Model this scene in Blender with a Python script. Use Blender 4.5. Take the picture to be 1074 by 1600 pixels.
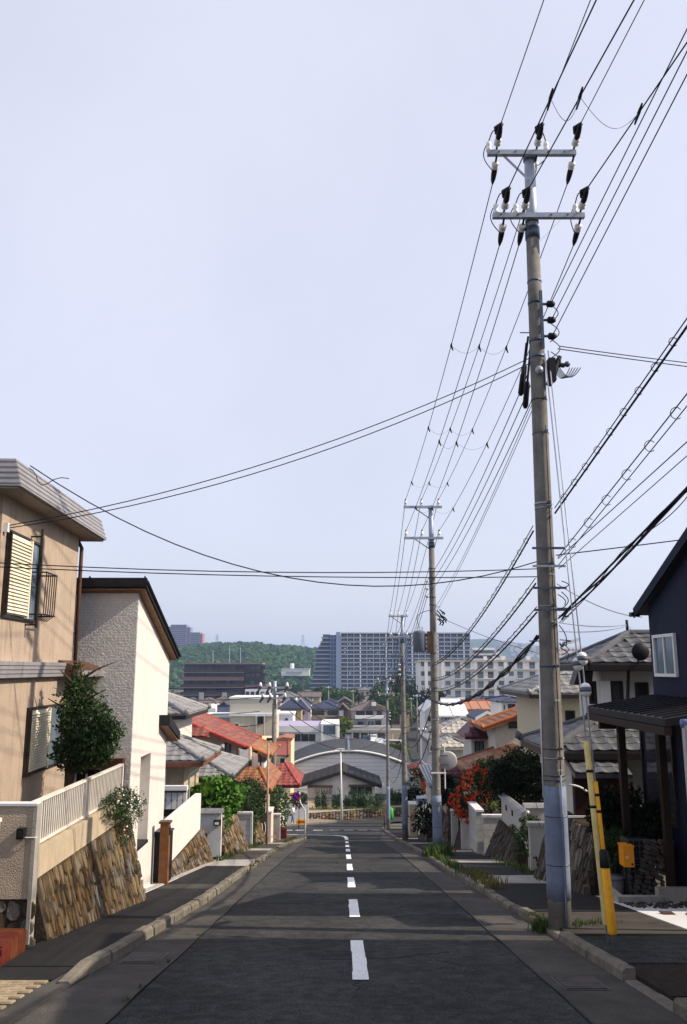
import bpy, math, random
import numpy as np
from mathutils import Vector, Matrix
for _o in list(bpy.data.objects):
    bpy.data.objects.remove(_o)
sc = bpy.context.scene
COL = sc.collection
rnd = random.Random(7)
R = math.radians
# ------------------------------------------------------------------ camera
F_PX, PITCH = 1280.0, R(10.83)          # focal length in photo pixels, upward tilt
cam_d = bpy.data.cameras.new('camera')
cam = bpy.data.objects.new('camera', cam_d); COL.objects.link(cam)
cam_d.sensor_fit = 'VERTICAL'; cam_d.sensor_height = 36.0
cam_d.lens = 36.0 * F_PX / 1600.0
cam_d.clip_start = 0.05; cam_d.clip_end = 20000
cam.location = (0, 0, 0); cam.rotation_euler = (R(90) + PITCH, 0, 0)
sc.camera = cam
# ------------------------------------------------------------------ sky and sun
SUN_EL, SUN_AZ = R(38.0), math.atan2(0.992, -0.125)      # azimuth measured from +Y towards +X
w = bpy.data.worlds.new('World'); sc.world = w; w.use_nodes = True
nt = w.node_tree; nt.nodes.clear()
sky = nt.nodes.new('ShaderNodeTexSky'); sky.sky_type = 'NISHITA'; sky.sun_disc = False
sky.sun_elevation = SUN_EL; sky.sun_rotation = SUN_AZ
sky.altitude = 60; sky.air_density = 1.1; sky.dust_density = 3.2; sky.ozone_density = 2.2
mixs = nt.nodes.new('ShaderNodeMixRGB'); mixs.blend_type = 'MIX'; mixs.inputs[0].default_value = 0.66
mixs.inputs[2].default_value = (6.62, 6.66, 7.75, 1)       # thin even cloud veil over the whole dome
_tc = nt.nodes.new('ShaderNodeTexCoord'); _nz = nt.nodes.new('ShaderNodeTexNoise'); _nz.inputs['Scale'].default_value = 2.2; _nz.inputs['Detail'].default_value = 5
_mr = nt.nodes.new('ShaderNodeMapRange'); _mr.inputs['From Min'].default_value = 0.3; _mr.inputs['From Max'].default_value = 0.7; _mr.inputs['To Min'].default_value = 0.60; _mr.inputs['To Max'].default_value = 0.74
nt.links.new(_tc.outputs['Generated'], _nz.inputs['Vector']); nt.links.new(_nz.outputs['Fac'], _mr.inputs['Value']); nt.links.new(_mr.outputs[0], mixs.inputs[0])
bg = nt.nodes.new('ShaderNodeBackground'); bg.inputs[1].default_value = 0.112
out = nt.nodes.new('ShaderNodeOutputWorld')
nt.links.new(sky.outputs[0], mixs.inputs[1]); nt.links.new(mixs.outputs[0], bg.inputs[0]); nt.links.new(bg.outputs[0], out.inputs[0])
sun_d = bpy.data.lights.new('sun', 'SUN'); sun_d.energy = 4.8; sun_d.angle = R(0.5); sun_d.color = (1.0, 0.86, 0.70)
sun = bpy.data.objects.new('sun', sun_d); COL.objects.link(sun)
TO_SUN = Vector((math.sin(SUN_AZ) * math.cos(SUN_EL), math.cos(SUN_AZ) * math.cos(SUN_EL), math.sin(SUN_EL)))
sun.rotation_euler = TO_SUN.to_track_quat('Z', 'Y').to_euler(); sun.location = (30, -5, 40)
sc.view_settings.view_transform = 'Standard'; sc.view_settings.look = 'None'
sc.view_settings.exposure = 0.42; sc.view_settings.gamma = 1.0; sc.view_settings.use_curve_mapping = False
sc.render.engine = 'CYCLES'
sc.cycles.use_denoising = True; sc.cycles.max_bounces = 5; sc.cycles.diffuse_bounces = 2; sc.cycles.glossy_bounces = 2
sc.cycles.transmission_bounces = 3; sc.cycles.volume_bounces = 0; sc.cycles.transparent_max_bounces = 6
# ------------------------------------------------------------------ measuring helpers
CP, SP = math.cos(PITCH), math.sin(PITCH)
def ray(x, y):
    u, v = (x - 537.0) / F_PX, (800.0 - y) / F_PX
    return Vector((u, CP - v * SP, SP + v * CP))
def atY(x, y, Y):
    r = ray(x, y); return r * (Y / r.y)
def atX(x, y, X):
    r = ray(x, y); return r * (X / r.x)
_GY = [-60, 0, 10, 20, 30, 43, 66, 81, 90, 97, 110, 160, 240, 600, 1000, 9000]
_GZ = [7.6, -1.6, -3.14, -4.69, -6.26, -8.42, -12.0, -14.35, -15.75, -16.35, -16.6, -16.6, -15.2, -15.5, -16, -16]
def gz(Y): return float(np.interp(Y, _GY, _GZ))
def gnd(x, y, dz=0.0):
    r = ray(x, y); lo, hi = 1.0, 400.0
    for _ in range(60):
        t = (lo + hi) / 2
        if (r * t).z > gz((r * t).y) + dz: lo = t
        else: hi = t
    return r * lo
def onwall(x, y, a, b):                  # pixel ray against the vertical plane through plan points a, b
    r = ray(x, y); d = Vector((b[0] - a[0], b[1] - a[1])); n = Vector((-d.y, d.x))
    t = (n.x * a[0] + n.y * a[1]) / (n.x * r.x + n.y * r.y)
    return r * t
# ------------------------------------------------------------------ materials
MATS = {}
def mat(name, col, rough=0.7, var=0.12, scale=6.0, bump=0.0, bscale=40.0, metal=0.0, col2=None, streak=0.0, rand=0.0, island=0.0, hue=0.012, spec=0.18, transl=0.0, dirt=0.0):
    if name in MATS: return MATS[name]
    m = bpy.data.materials.new(name); m.use_nodes = True; t = m.node_tree; N = t.nodes; L = t.links
    b = N['Principled BSDF']; b.inputs['Roughness'].default_value = rough; b.inputs['Metallic'].default_value = metal
    b.inputs['Specular IOR Level'].default_value = spec
    tc = N.new('ShaderNodeTexCoord'); geo = N.new('ShaderNodeNewGeometry')
    c4 = (*col, 1)
    d4 = (*(col2 if col2 else tuple(max(0, c * (1 - 2.2 * var)) for c in col)), 1)
    n1 = N.new('ShaderNodeTexNoise'); n1.inputs['Scale'].default_value = scale; n1.inputs['Detail'].default_value = 8; n1.inputs['Roughness'].default_value = 0.65
    L.new(tc.outputs['Object'], n1.inputs['Vector'])
    rp = N.new('ShaderNodeMapRange'); rp.inputs['From Min'].default_value = 0.38; rp.inputs['From Max'].default_value = 0.68
    L.new(n1.outputs['Fac'], rp.inputs['Value'])
    mx = N.new('ShaderNodeMixRGB'); mx.inputs[1].default_value = c4; mx.inputs[2].default_value = d4
    if col2 is None and var == 0: mx.inputs[0].default_value = 0
    else: L.new(rp.outputs[0], mx.inputs[0])
    last = mx.outputs[0]
    if streak > 0:                        # rain streaks: noise stretched along z
        mp = N.new('ShaderNodeMapping'); mp.inputs['Scale'].default_value = (5, 5, 0.35); L.new(tc.outputs['Object'], mp.inputs['Vector'])
        n2 = N.new('ShaderNodeTexNoise'); n2.inputs['Scale'].default_value = 2.2; n2.inputs['Detail'].default_value = 6; L.new(mp.outputs[0], n2.inputs['Vector'])
        r2 = N.new('ShaderNodeMapRange'); r2.inputs['From Min'].default_value = 0.5; r2.inputs['From Max'].default_value = 0.8; r2.inputs['To Max'].default_value = streak; L.new(n2.outputs['Fac'], r2.inputs['Value'])
        m2 = N.new('ShaderNodeMixRGB'); m2.blend_type = 'MULTIPLY'; m2.inputs[2].default_value = (0.45, 0.40, 0.36, 1); L.new(r2.outputs[0], m2.inputs[0]); L.new(last, m2.inputs[1]); last = m2.outputs[0]
    if dirt > 0:                          # large stains
        n3 = N.new('ShaderNodeTexNoise'); n3.inputs['Scale'].default_value = 0.7; n3.inputs['Detail'].default_value = 10; n3.inputs['Roughness'].default_value = 0.7; L.new(tc.outputs['Object'], n3.inputs['Vector'])
        r3 = N.new('ShaderNodeMapRange'); r3.inputs['From Min'].default_value = 0.48; r3.inputs['From Max'].default_value = 0.72; r3.inputs['To Max'].default_value = dirt; L.new(n3.outputs['Fac'], r3.inputs['Value'])
        m3 = N.new('ShaderNodeMixRGB'); m3.blend_type = 'MULTIPLY'; m3.inputs[2].default_value = (0.5, 0.46, 0.40, 1); L.new(r3.outputs[0], m3.inputs[0]); L.new(last, m3.inputs[1]); last = m3.outputs[0]
    for amt, src in ((rand, 'o'), (island, 'i')):
        if amt > 0:
            if src == 'o': oi = N.new('ShaderNodeObjectInfo'); so = oi.outputs['Random']
            else: so = geo.outputs['Random Per Island']
            r4 = N.new('ShaderNodeMapRange'); r4.inputs['To Min'].default_value = 1 - amt; r4.inputs['To Max'].default_value = 1 + amt * 0.8; L.new(so, r4.inputs['Value'])
            hs = N.new('ShaderNodeHueSaturation'); L.new(r4.outputs[0], hs.inputs['Value']); L.new(last, hs.inputs['Color'])
            r5 = N.new('ShaderNodeMath'); r5.operation = 'MULTIPLY_ADD'; r5.inputs[1].default_value = 7.31; r5.inputs[2].default_value = 0.0; L.new(so, r5.inputs[0])
            fr = N.new('ShaderNodeMath'); fr.operation = 'FRACT'; L.new(r5.outputs[0], fr.inputs[0])
            r6 = N.new('ShaderNodeMapRange'); r6.inputs['To Min'].default_value = 0.5 - hue; r6.inputs['To Max'].default_value = 0.5 + hue; L.new(fr.outputs[0], r6.inputs['Value']); L.new(r6.outputs[0], hs.inputs['Hue'])
            last = hs.outputs[0]
    L.new(last, b.inputs['Base Color'])
    if bump > 0:
        nb = N.new('ShaderNodeTexNoise'); nb.inputs['Scale'].default_value = bscale; nb.inputs['Detail'].default_value = 6; L.new(tc.outputs['Object'], nb.inputs['Vector'])
        bp = N.new('ShaderNodeBump'); bp.inputs['Strength'].default_value = bump; bp.inputs['Distance'].default_value = 0.02; L.new(nb.outputs['Fac'], bp.inputs['Height']); L.new(bp.outputs[0], b.inputs['Normal'])
    if transl > 0:
        tr = N.new('ShaderNodeBsdfTranslucent'); L.new(last, tr.inputs[0]); ms = N.new('ShaderNodeMixShader'); ms.inputs[0].default_value = transl
        L.new(b.outputs[0], ms.inputs[1]); L.new(tr.outputs[0], ms.inputs[2]); L.new(ms.outputs[0], N['Material Output'].inputs['Surface'])
    MATS[name] = m; return m
def glassy(name, col=(0.02, 0.025, 0.03), rough=0.08):
    if name in MATS: return MATS[name]
    m = mat(name, col, rough, var=0.1, scale=1.5, spec=0.6); return m
# ------------------------------------------------------------------ mesh builder and tagging
ORG = {}
class MB:
    def __init__(s): s.v = []; s.f = []; s.mi = []; s.k = 0
    def add(s, vs, fs):
        n = len(s.v); s.v += [tuple(p) for p in vs]; s.f += [tuple(n + i for i in f) for f in fs]; s.mi += [s.k] * len(fs); return s
    def hexa(s, p):                       # p: 4 bottom (ccw from above), 4 top
        return s.add(p, [(3, 2, 1, 0), (4, 5, 6, 7), (0, 1, 5, 4), (1, 2, 6, 5), (2, 3, 7, 6), (3, 0, 4, 7)])
    def box(s, x0, x1, y0, y1, z0, z1):
        x0, x1 = min(x0, x1), max(x0, x1); y0, y1 = min(y0, y1), max(y0, y1); z0, z1 = min(z0, z1), max(z0, z1)
        return s.hexa([(x0, y0, z0), (x1, y0, z0), (x1, y1, z0), (x0, y1, z0), (x0, y0, z1), (x1, y0, z1), (x1, y1, z1), (x0, y1, z1)])
    def bar(s, a, b, wv, hv):             # box from a to b with half vectors wv, hv
        a, b, wv, hv = map(Vector, (a, b, wv, hv))
        return s.hexa([a - wv - hv, a + wv - hv, b + wv - hv, b - wv - hv, a - wv + hv, a + wv + hv, b + wv + hv, b - wv + hv])
    def prism(s, poly, vec):
        poly = [Vector(p) for p in poly]; vec = Vector(vec); n = len(poly)
        nrm = Vector((0, 0, 0))
        for i in range(n): nrm += poly[i].cross(poly[(i + 1) % n])
        if nrm.dot(vec) > 0: poly = poly[::-1]
        fs = [tuple(range(n)), tuple(range(2 * n - 1, n - 1, -1))]
        for i in range(n):
            j = (i + 1) % n; fs.append((j, i, n + i, n + j))
        return s.add(poly + [p + vec for p in poly], fs)
    def quad(s, a, b, c, d): return s.add([a, b, c, d], [(0, 1, 2, 3)])
    def tube(s, pts, r, n=6, caps=True):
        pts = [Vector(p) for p in pts]; m = len(pts)
        rs = r if isinstance(r, (list, tuple)) else [r] * m
        vs = []; prev = None
        for i, p in enumerate(pts):
            d = (pts[min(i + 1, m - 1)] - pts[max(i - 1, 0)])
            if d.length < 1e-9: d = Vector((0, 0, 1))
            d.normalize()
            if prev is None:
                a = d.orthogonal().normalized()
            else:
                a = prev - d * prev.dot(d)
                a = a.normalized() if a.length > 1e-6 else d.orthogonal().normalized()
            prev = a; b = d.cross(a)
            for k in range(n):
                th = 2 * math.pi * k / n; vs.append(p + (a * math.cos(th) + b * math.sin(th)) * rs[i])
        fs = []
        for i in range(m - 1):
            for k in range(n):
                k2 = (k + 1) % n; fs.append((i * n + k, i * n + k2, (i + 1) * n + k2, (i + 1) * n + k))
        if caps: fs.append(tuple(range(n - 1, -1, -1))); fs.append(tuple(range((m - 1) * n, m * n)))
        return s.add(vs, fs)
    def cyl(s, a, b, r, n=12, r2=None): return s.tube([a, b], [r, r if r2 is None else r2], n)
    def ball(s, c, r, n=8, m=6, sz=1.0):
        c = Vector(c); pts = []; rs = []
        for i in range(m + 1):
            th = math.pi * i / m; pts.append(c + Vector((0, 0, -math.cos(th) * r * sz))); rs.append(max(1e-4, math.sin(th) * r))
        return s.tube(pts, rs, n)
    def build(s, name, material, parent=None, smooth=False, label=None, cat=None, group=None, kind=None, org=None):
        if parent is not None: org = ORG[parent.name]
        elif org is None:
            if kind in ('structure',): org = Vector((0, 0, 0))
            else:
                a = np.array(s.v); org = Vector((a[:, 0].mean(), a[:, 1].mean(), a[:, 2].min()))
        org = Vector(org)
        me = bpy.data.meshes.new(name); me.from_pydata([(p[0] - org.x, p[1] - org.y, p[2] - org.z) for p in s.v], [], s.f)
        mats = material if isinstance(material, (list, tuple)) else [material]
        for m_ in mats: me.materials.append(m_)
        if len(mats) > 1: me.polygons.foreach_set('material_index', s.mi)
        if smooth: me.polygons.foreach_set('use_smooth', [True] * len(me.polygons))
        me.update()
        o = bpy.data.objects.new(name, me); COL.objects.link(o)
        if parent is not None: o.parent = parent
        else: o.location = org
        ORG[o.name] = org; tag(o, label, cat, group, kind); return o
def tag(o, label=None, cat=None, group=None, kind=None):
    for k, v in (('label', label), ('category', cat), ('group', group), ('kind', kind)):
        if v: o[k] = v
    return o
def thing(name, label, cat, loc, group=None):
    o = bpy.data.objects.new(name, None); COL.objects.link(o); o.location = loc; o.empty_display_size = 0.2
    ORG[o.name] = Vector(loc); return tag(o, label, cat, group)
def struct(name, loc=(0, 0, 0)):
    o = bpy.data.objects.new(name, None); COL.objects.link(o); o.location = loc; ORG[o.name] = Vector(loc); return tag(o, kind='structure')
def piece(name, me, parent, loc, basis=None, scale=(1, 1, 1)):
    o = bpy.data.objects.new(name, me); COL.objects.link(o); o.parent = parent
    M = Matrix.Translation(Vector(loc) - ORG[parent.name])
    if basis is not None: M = M @ basis.to_4x4()
    M = M @ Matrix.Diagonal((*scale, 1)); o.matrix_local = M
    ORG[o.name] = Vector(loc); return o
def basis(x, y, z):
    return Matrix((Vector(x).normalized(), Vector(y).normalized(), Vector(z).normalized())).transposed()
def shared(mb, name, material, smooth=False):
    me = bpy.data.meshes.new(name); me.from_pydata([tuple(p) for p in mb.v], [], mb.f); me.materials.append(material)
    if smooth: me.polygons.foreach_set('use_smooth', [True] * len(me.polygons))
    return me
# ================================================================== palette
M_ASPH = mat('asphalt', (0.070, 0.072, 0.073), 0.9, var=0.2, scale=0.8, bump=0.9, bscale=90, dirt=0.45, spec=.06)
def speckle(m, s=160.0, amt=0.55):       # aggregate grains in asphalt and concrete
    t = m.node_tree; N = t.nodes; L = t.links; b = N['Principled BSDF']; src = b.inputs['Base Color'].links[0].from_socket
    tc = N.new('ShaderNodeTexCoord'); v = N.new('ShaderNodeTexNoise'); v.inputs['Scale'].default_value = s; v.inputs['Detail'].default_value = 2; L.new(tc.outputs['Object'], v.inputs['Vector'])
    r = N.new('ShaderNodeMapRange'); r.inputs['From Min'].default_value = 0.35; r.inputs['From Max'].default_value = 0.7; r.inputs['To Min'].default_value = 1 - amt; r.inputs['To Max'].default_value = 1 + amt; L.new(v.outputs['Fac'], r.inputs['Value'])
    h = N.new('ShaderNodeHueSaturation'); L.new(r.outputs[0], h.inputs['Value']); L.new(src, h.inputs['Color']); L.new(h.outputs[0], b.inputs['Base Color'])
speckle(M_ASPH); speckle(M_ASPH, 55, .38); speckle(M_ASPH, 7, .22)
M_GUTTER = mat('gutter_concrete', (0.080, 0.074, 0.067), 0.9, var=0.22, scale=1.8, bump=0.6, bscale=60, dirt=0.5); speckle(M_GUTTER, 120, 0.35)
M_WALKA = mat('walk_asphalt', (0.020, 0.019, 0.020), 0.9, var=0.15, scale=2.0, bump=0.6, bscale=90); speckle(M_WALKA, 140, 0.4)
M_WALKB = mat('walk_asphalt_old', (0.075, 0.066, 0.055), 0.9, var=0.2, scale=2.0, bump=0.6, bscale=90, dirt=0.4); speckle(M_WALKB, 140, 0.4)
M_CONC = mat('concrete', (0.36, 0.34, 0.31), 0.85, var=0.12, scale=3, bump=0.3, bscale=50, streak=0.45, dirt=0.5)
M_KERB = mat('kerb_concrete', (0.19, 0.172, 0.14), 0.9, var=0.2, scale=5, bump=0.5, bscale=60, dirt=0.6, rand=0.12); speckle(M_KERB, 150, 0.3)
M_PAINT = mat('road_paint', (0.80, 0.82, 0.84), 0.7, var=0.09, scale=22, bump=0.4, bscale=90, dirt=.25); speckle(M_PAINT, 60, .14)
M_WHITECONC = mat('pale_concrete', (0.62, 0.62, 0.62), 0.8, var=0.06, scale=3, bump=0.1)
M_TERR = mat('terrain_ground', (0.11, 0.11, 0.09), 0.95, col2=(0.05, 0.07, 0.035), scale=0.06)
M_DARKGAP = mat('dark_gap', (0.012, 0.012, 0.012), 0.9, var=0)
M_IRON = mat('cast_iron', (0.10, 0.09, 0.085), 0.7, var=0.2, metal=0.3, bump=0.2)
# ================================================================== ground and road
def strip(ys, xl, xr, dz, nx=2):
    m = MB(); vs = []; fs = []
    for y in ys:
        a, b = xl(y), xr(y)
        for i in range(nx): vs.append((a + (b - a) * i / (nx - 1), y, gz(y) + (dz(y) if callable(dz) else dz)))
    for j in range(len(ys) - 1):
        for i in range(nx - 1):
            k = j * nx + i; fs.append((k, k + 1, k + nx + 1, k + nx))
    return m.add(vs, fs)
def lin(*p):
    xs = [q[0] for q in p]; vs = [q[1] for q in p]
    return lambda y: float(np.interp(y, xs, vs))
ys = list(np.arange(-60, 100, 4.0)) + [100, 110, 130, 160, 200, 240, 320, 450, 600, 800, 1000, 1600, 2600, 4200]
M = strip(ys, lambda y: -60 - max(0, y) * 0.62, lambda y: 60 + max(0, y) * 0.62, lambda y: -0.22, 12)
M.build('ground', M_TERR, kind='structure')
rl = lin((0, -1.8), (47.8, -1.8), (50.5, -3.4), (51.5, -34), (66, -34), (70, -9), (71.6, -5.2), (91.5, -0.5), (97, 4.6), (99, 9), (100, 12))
rr = lin((0, 1.88), (46, 1.95), (58, 2.62), (76, 3.35), (88, 4.2), (91, 5.5), (92.5, 16), (100, 16))
yy = sorted(set(list(np.arange(-14, 100.5, 1.0)) + [50.5, 51.5, 71.6, 91.5, 92.5]))
road = strip(yy, rl, rr, 0.0, 6).build('road', M_ASPH, kind='structure')
ORG['road'] = Vector((0, 0, 0))
kxl = lin((8, -2.5), (10, -2.42), (15, -2.3), (35, -2.42), (41, -2.3), (46, -1.95))      # kerb faces
kxr = lin((-10, 2.62), (12, 2.62), (22, 2.5), (37, 2.66), (58, 2.72), (76, 3.4))
ORG['gutter'] = Vector((0, 0, 0))
g = strip(np.arange(-14, 46.1, 1.0), lambda y: kxl(y) - 0.02, lambda y: -1.82, 0.006).build('gutter', M_GUTTER, kind='structure')
g = strip(np.arange(-14, 62.1, 1.0), lambda y: rr(y) + 0.02, lambda y: kxr(y) + 0.02, 0.006).build('gutter', M_GUTTER, kind='structure')
# thin tar seam between carriageway and gutter
M_TAR = mat('tar', (0.015, 0.015, 0.016), 0.6, var=0.1)
sm = MB()
for fx, y1 in ((lambda y: -1.81, 46), (lambda y: rr(y) + 0.01, 60)):
    p = [(fx(y) + rnd.uniform(-0.012, 0.012), y, gz(y) + 0.004) for y in np.arange(-2, y1, 0.7)]
    sm.tube(p, 0.013, 4)
sm.build('tar_seam', M_TAR, road)
# painted markings, children of the road
def sheet(poly, dz=0.009):
    m = MB(); return m.add([(x, y, gz(y) + dz) for x, y in poly], [tuple(range(len(poly)))])
y0 = 8.46; per = 4.53
for i in range(-2, 8):
    a = y0 + per * i + (0.12 if i > 3 else 0); b = a + 2.35
    m = MB(); n = 6
    for j in range(n):
        c, d = a + (b - a) * j / n, a + (b - a) * (j + 1) / n
        e0, e1 = rnd.uniform(-.006, .006), rnd.uniform(-.006, .006)
        m.add([(0.088 + e0, c, gz(c) + .009), (0.24 + e1, c, gz(c) + .009), (0.24 + e1, d, gz(d) + .009), (0.088 + e0, d, gz(d) + .009)], [(0, 1, 2, 3)])
    m.build('lane_dash', M_PAINT, road)
ctr = [(0.165, 44.9), (0.165, 46.5), (0.12, 48.6), (-0.05, 50.3), (-0.5, 51.4), (-1.4, 52.0), (-2.6, 52.4), (-6, 53.0), (-9, 53.4), (-14, 54)]
m = MB(); prev = None
for i, (x, y) in enumerate(ctr):
    x2, y2 = ctr[min(i + 1, len(ctr) - 1)]; x1, y1 = ctr[max(i - 1, 0)]
    d = Vector((x2 - x1, y2 - y1)).normalized(); nn = Vector((-d.y, d.x)) * (0.09 + 0.16 * abs(d.x))
    L_, R_ = (x + nn.x, y + nn.y), (x - nn.x, y - nn.y)
    if prev: m.add([(px_, py_, gz(py_) + 0.009) for px_, py_ in (prev[0], prev[1], R_, L_)], [(3, 2, 1, 0)])
    prev = (L_, R_)
m.build('lane_line', M_PAINT, road)
for xp in (452, 471, 499, 525, 547, 568, 588):
    q = gnd(xp, 1297.3); s = 0.42
    m = MB(); m.add([(q.x - s, q.y - .3 + .02 * q.x, gz(q.y - .3) + .01), (q.x + s * .6, q.y - .3, gz(q.y - .3) + .01), (q.x + s * .6, q.y + .35, gz(q.y + .35) + .01), (q.x - s, q.y + .35, gz(q.y + .35) + .01)], [(0, 1, 2, 3)])
    m.build('crossing_dash', M_PAINT, road)
# repaired patches and hairline cracks in the carriageway
M_PATCH = mat('asphalt_patch', (0.050, 0.052, 0.054), 0.9, var=0.15, scale=2, bump=0.8, bscale=90, spec=.06); speckle(M_PATCH, 170, .45)
M_PATCHL = mat('asphalt_worn', (0.085, 0.079, 0.070), 0.9, var=0.2, scale=2, bump=0.8, bscale=90, spec=.06); speckle(M_PATCHL, 150, .5)
def patch(x0, x1, ya, yb, m_):
    n = max(2, int(yb - ya) + 1); yy_ = np.linspace(ya, yb, n); m = MB()
    for p, q in zip(yy_, yy_[1:]): m.add([(x0, p, gz(p) + .005), (x1, p, gz(p) + .005), (x1, q, gz(q) + .005), (x0, q, gz(q) + .005)], [(0, 1, 2, 3)])
    m.build('asphalt_patch', m_, road)
patch(-1.6, -.5, 14.8, 17.6, M_PATCH); patch(.7, 1.7, 19.5, 24.5, M_PATCH); patch(-1.5, -.2, 27, 29.5, M_PATCHL); patch(-1.78, 1.85, 40.2, 41.6, M_PATCH); patch(.5, 1.2, 31, 36, M_PATCHL)
ck = MB(); _g = random.Random(12)
for k in range(9):
    x, y = _g.uniform(-1.6, 1.6), _g.uniform(7, 26); p = []
    a = _g.choice((0, 1))
    for i in range(14): p.append((x, y, gz(y) + .002)); x += _g.gauss(.11 if a else .0, .05); y += _g.gauss(.03 if a else .16, .04)
    p = [q for q in p if -1.75 < q[0] < 1.8]
    if len(p) > 3: ck.tube(p, .0045, 4, False)
ck.build('crack', M_TAR, road)
for (x, y) in ():
    m = MB().tube([(x, y, gz(y) - .05), (x, y, gz(y) + .004)], .3, 24); m.build('manhole_cover', M_IRON, road)
# drain grates in the gutters
def grate(x0, x1, y0, y1):
    fr = MB(); z = lambda y: gz(y) + 0.012
    for a, b, c, d in ((x0, x1, y0, y0 + .03), (x0, x1, y1 - .03, y1), (x0, x0 + .03, y0 + .03, y1 - .03), (x1 - .03, x1, y0 + .03, y1 - .03)):
        fr.add([(a, c, z(c)), (b, c, z(c)), (b, d, z(d)), (a, d, z(d))], [(0, 1, 2, 3)])
    f = fr.build('drain_frame', M_IRON, road)
    pit = MB().add([(x0 + .02, y0 + .02, gz(y0) + .008), (x1 - .02, y0 + .02, gz(y0) + .008), (x1 - .02, y1 - .02, gz(y1) + .008), (x0 + .02, y1 - .02, gz(y1) + .008)], [(0, 1, 2, 3)])
    pit.build('drain_shade', M_DARKGAP, f)  # flat dark sheet; the shade below the bars is put into its colour
    n = 9
    for i in range(1, n):
        y = y0 + (y1 - y0) * i / n
        MB().bar((x0 + .03, y, gz(y) + .014), (x1 - .03, y, gz(y) + .014), (0, .016, 0), (0, 0, .005)).build('grate_bar', M_IRON, f)
grate(-2.36, -1.95, 9.3, 9.95); grate(1.98, 2.4, 8.0, 8.6); grate(1.97, 2.4, 12.2, 12.75)
# ---- kerbs, one stone each
def kerb(fx, ya, yb, side, h=0.12, wd=0.135, step=0.6, lower=()):
    k = struct('kerb'); y = ya
    while y < yb - 0.05:
        e = min(y + step, yb) - 0.012
        hh = h
        for a, b, l in lower:
            if a <= y < b: hh = l
        hh += rnd.uniform(-.008, .008); ox = rnd.uniform(-.012, .012)
        f0, f1 = fx(y) + ox, fx(e) + ox; s = side
        def sec(f, yy_, top): 
            z = gz(yy_); b_ = z - 0.1; ch = 0.03
            return [(f, yy_, b_), (f + s * 0.012, yy_, z + top - ch), (f + s * 0.04, yy_, z + top), (f + s * wd, yy_, z + top), (f + s * wd, yy_, b_)]
        t0 = hh * (0.35 if (y == ya and side < 0) else 1)
        A, B = sec(f0, y, t0), sec(f1, e, hh)
        fs = [(i, i + 1, 5 + i + 1, 5 + i) for i in range(4)] + [(4, 3, 2, 1, 0), (5, 6, 7, 8, 9)]
        if s < 0: fs = [tuple(reversed(f)) for f in fs]
        m = MB().add(A + B, fs)
        m.build('kerb_stone', M_KERB, k); y += step
    return k
kerb(kxl, 8.2, 46.2, -1, lower=((21.8, 24.4, .06), (30.4, 32.4, .06)))
kerb(kxr, 3.0, 62, 1, lower=((7.0, 8.1, .03), (10.4, 12.4, .07), (13, 15.4, .09)))
# left pavement
wl = lambda y: -3.46
def walk(name, ya, yb, xa, xb, m_, dz=0.115):
    n = max(2, int((yb - ya) / 1.0) + 1)
    ys_ = list(np.linspace(ya, yb, n)); m = strip(ys_, xa, xb, dz, 3); d_ = (lambda y: dz(y)) if callable(dz) else (lambda y: dz)
    for ye in (ya, yb): m.add([(xa(ye), ye, gz(ye) + d_(ye)), (xb(ye), ye, gz(ye) + d_(ye)), (xb(ye), ye, gz(ye) - .2), (xa(ye), ye, gz(ye) - .2)], [(0, 1, 2, 3)])
    for fx in (xa, xb):
        for p, q in zip(ys_, ys_[1:]): m.add([(fx(p), p, gz(p) + d_(p)), (fx(q), q, gz(q) + d_(q)), (fx(q), q, gz(q) - .2), (fx(p), p, gz(p) - .2)], [(0, 1, 2, 3)])
    return m.build(name, m_, kind='structure')
kin = lambda y: kxl(y) - 0.14
for a, b, m_ in ((9.0, 16.1, M_WALKA), (16.1, 17.0, M_WALKB), (17.0, 22.0, M_WALKA), (22.0, 24.6, M_CONC), (24.6, 29.6, M_WALKB), (29.6, 31.2, M_CONC), (31.2, 36, M_WALKB), (36, 37.5, M_CONC), (37.5, 48.4, M_WALKB)):
    walk('pavement', a, b - 0.006, wl, kin, m_, 0.115 if a > 9.5 else (lambda y: float(np.interp(y, [9.0, 10.4], [.035, .115]))))
walk('pavement', -12, 7.0, lambda y: -6.0, lambda y: kxl(y) - .01, M_WALKB, 0.02)
walk('pavement', 7.0, 8.98, lambda y: -2.72, lambda y: kxl(y) - .01, M_GUTTER, 0.02)
walk('pavement', 8.35, 8.98, lambda y: -6.0, lambda y: -2.73, M_WALKA, 0.03)
# strip of concrete along the wall foot
walk('pavement_edge', 10.2, 47.5, lambda y: -3.58, lambda y: -3.47, M_CONC, 0.135)
# small ribbed paving tiles at the left driveway
M_TILEP = mat('buff_paver', (0.33, 0.27, 0.17), 0.85, var=0.15, scale=9, bump=0.4, rand=0.22)
pv = struct('tiled_pavement')
walk('tile_bed', 6.6, 8.34, lambda y: -4.6, lambda y: -2.73, M_GUTTER, 0.012)
pm = shared(MB().hexa([(-.098, -.048, 0), (.098, -.048, 0), (.098, .048, 0), (-.098, .048, 0), (-.094, -.043, .014), (.094, -.043, .014), (.094, .043, .014), (-.094, .043, .014)]), 'paver', M_TILEP)
sl = math.atan2(gz(8.5) - gz(6.5), 2)
for j in range(17):
    y = 6.68 + j * 0.1
    for i in range(9):
        x = -2.85 - i * 0.2 - (0.1 if j % 2 else 0)
        piece('paver', pm, pv, (x, y, gz(y) + 0.016), Matrix.Rotation(sl, 3, 'X'))
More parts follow.
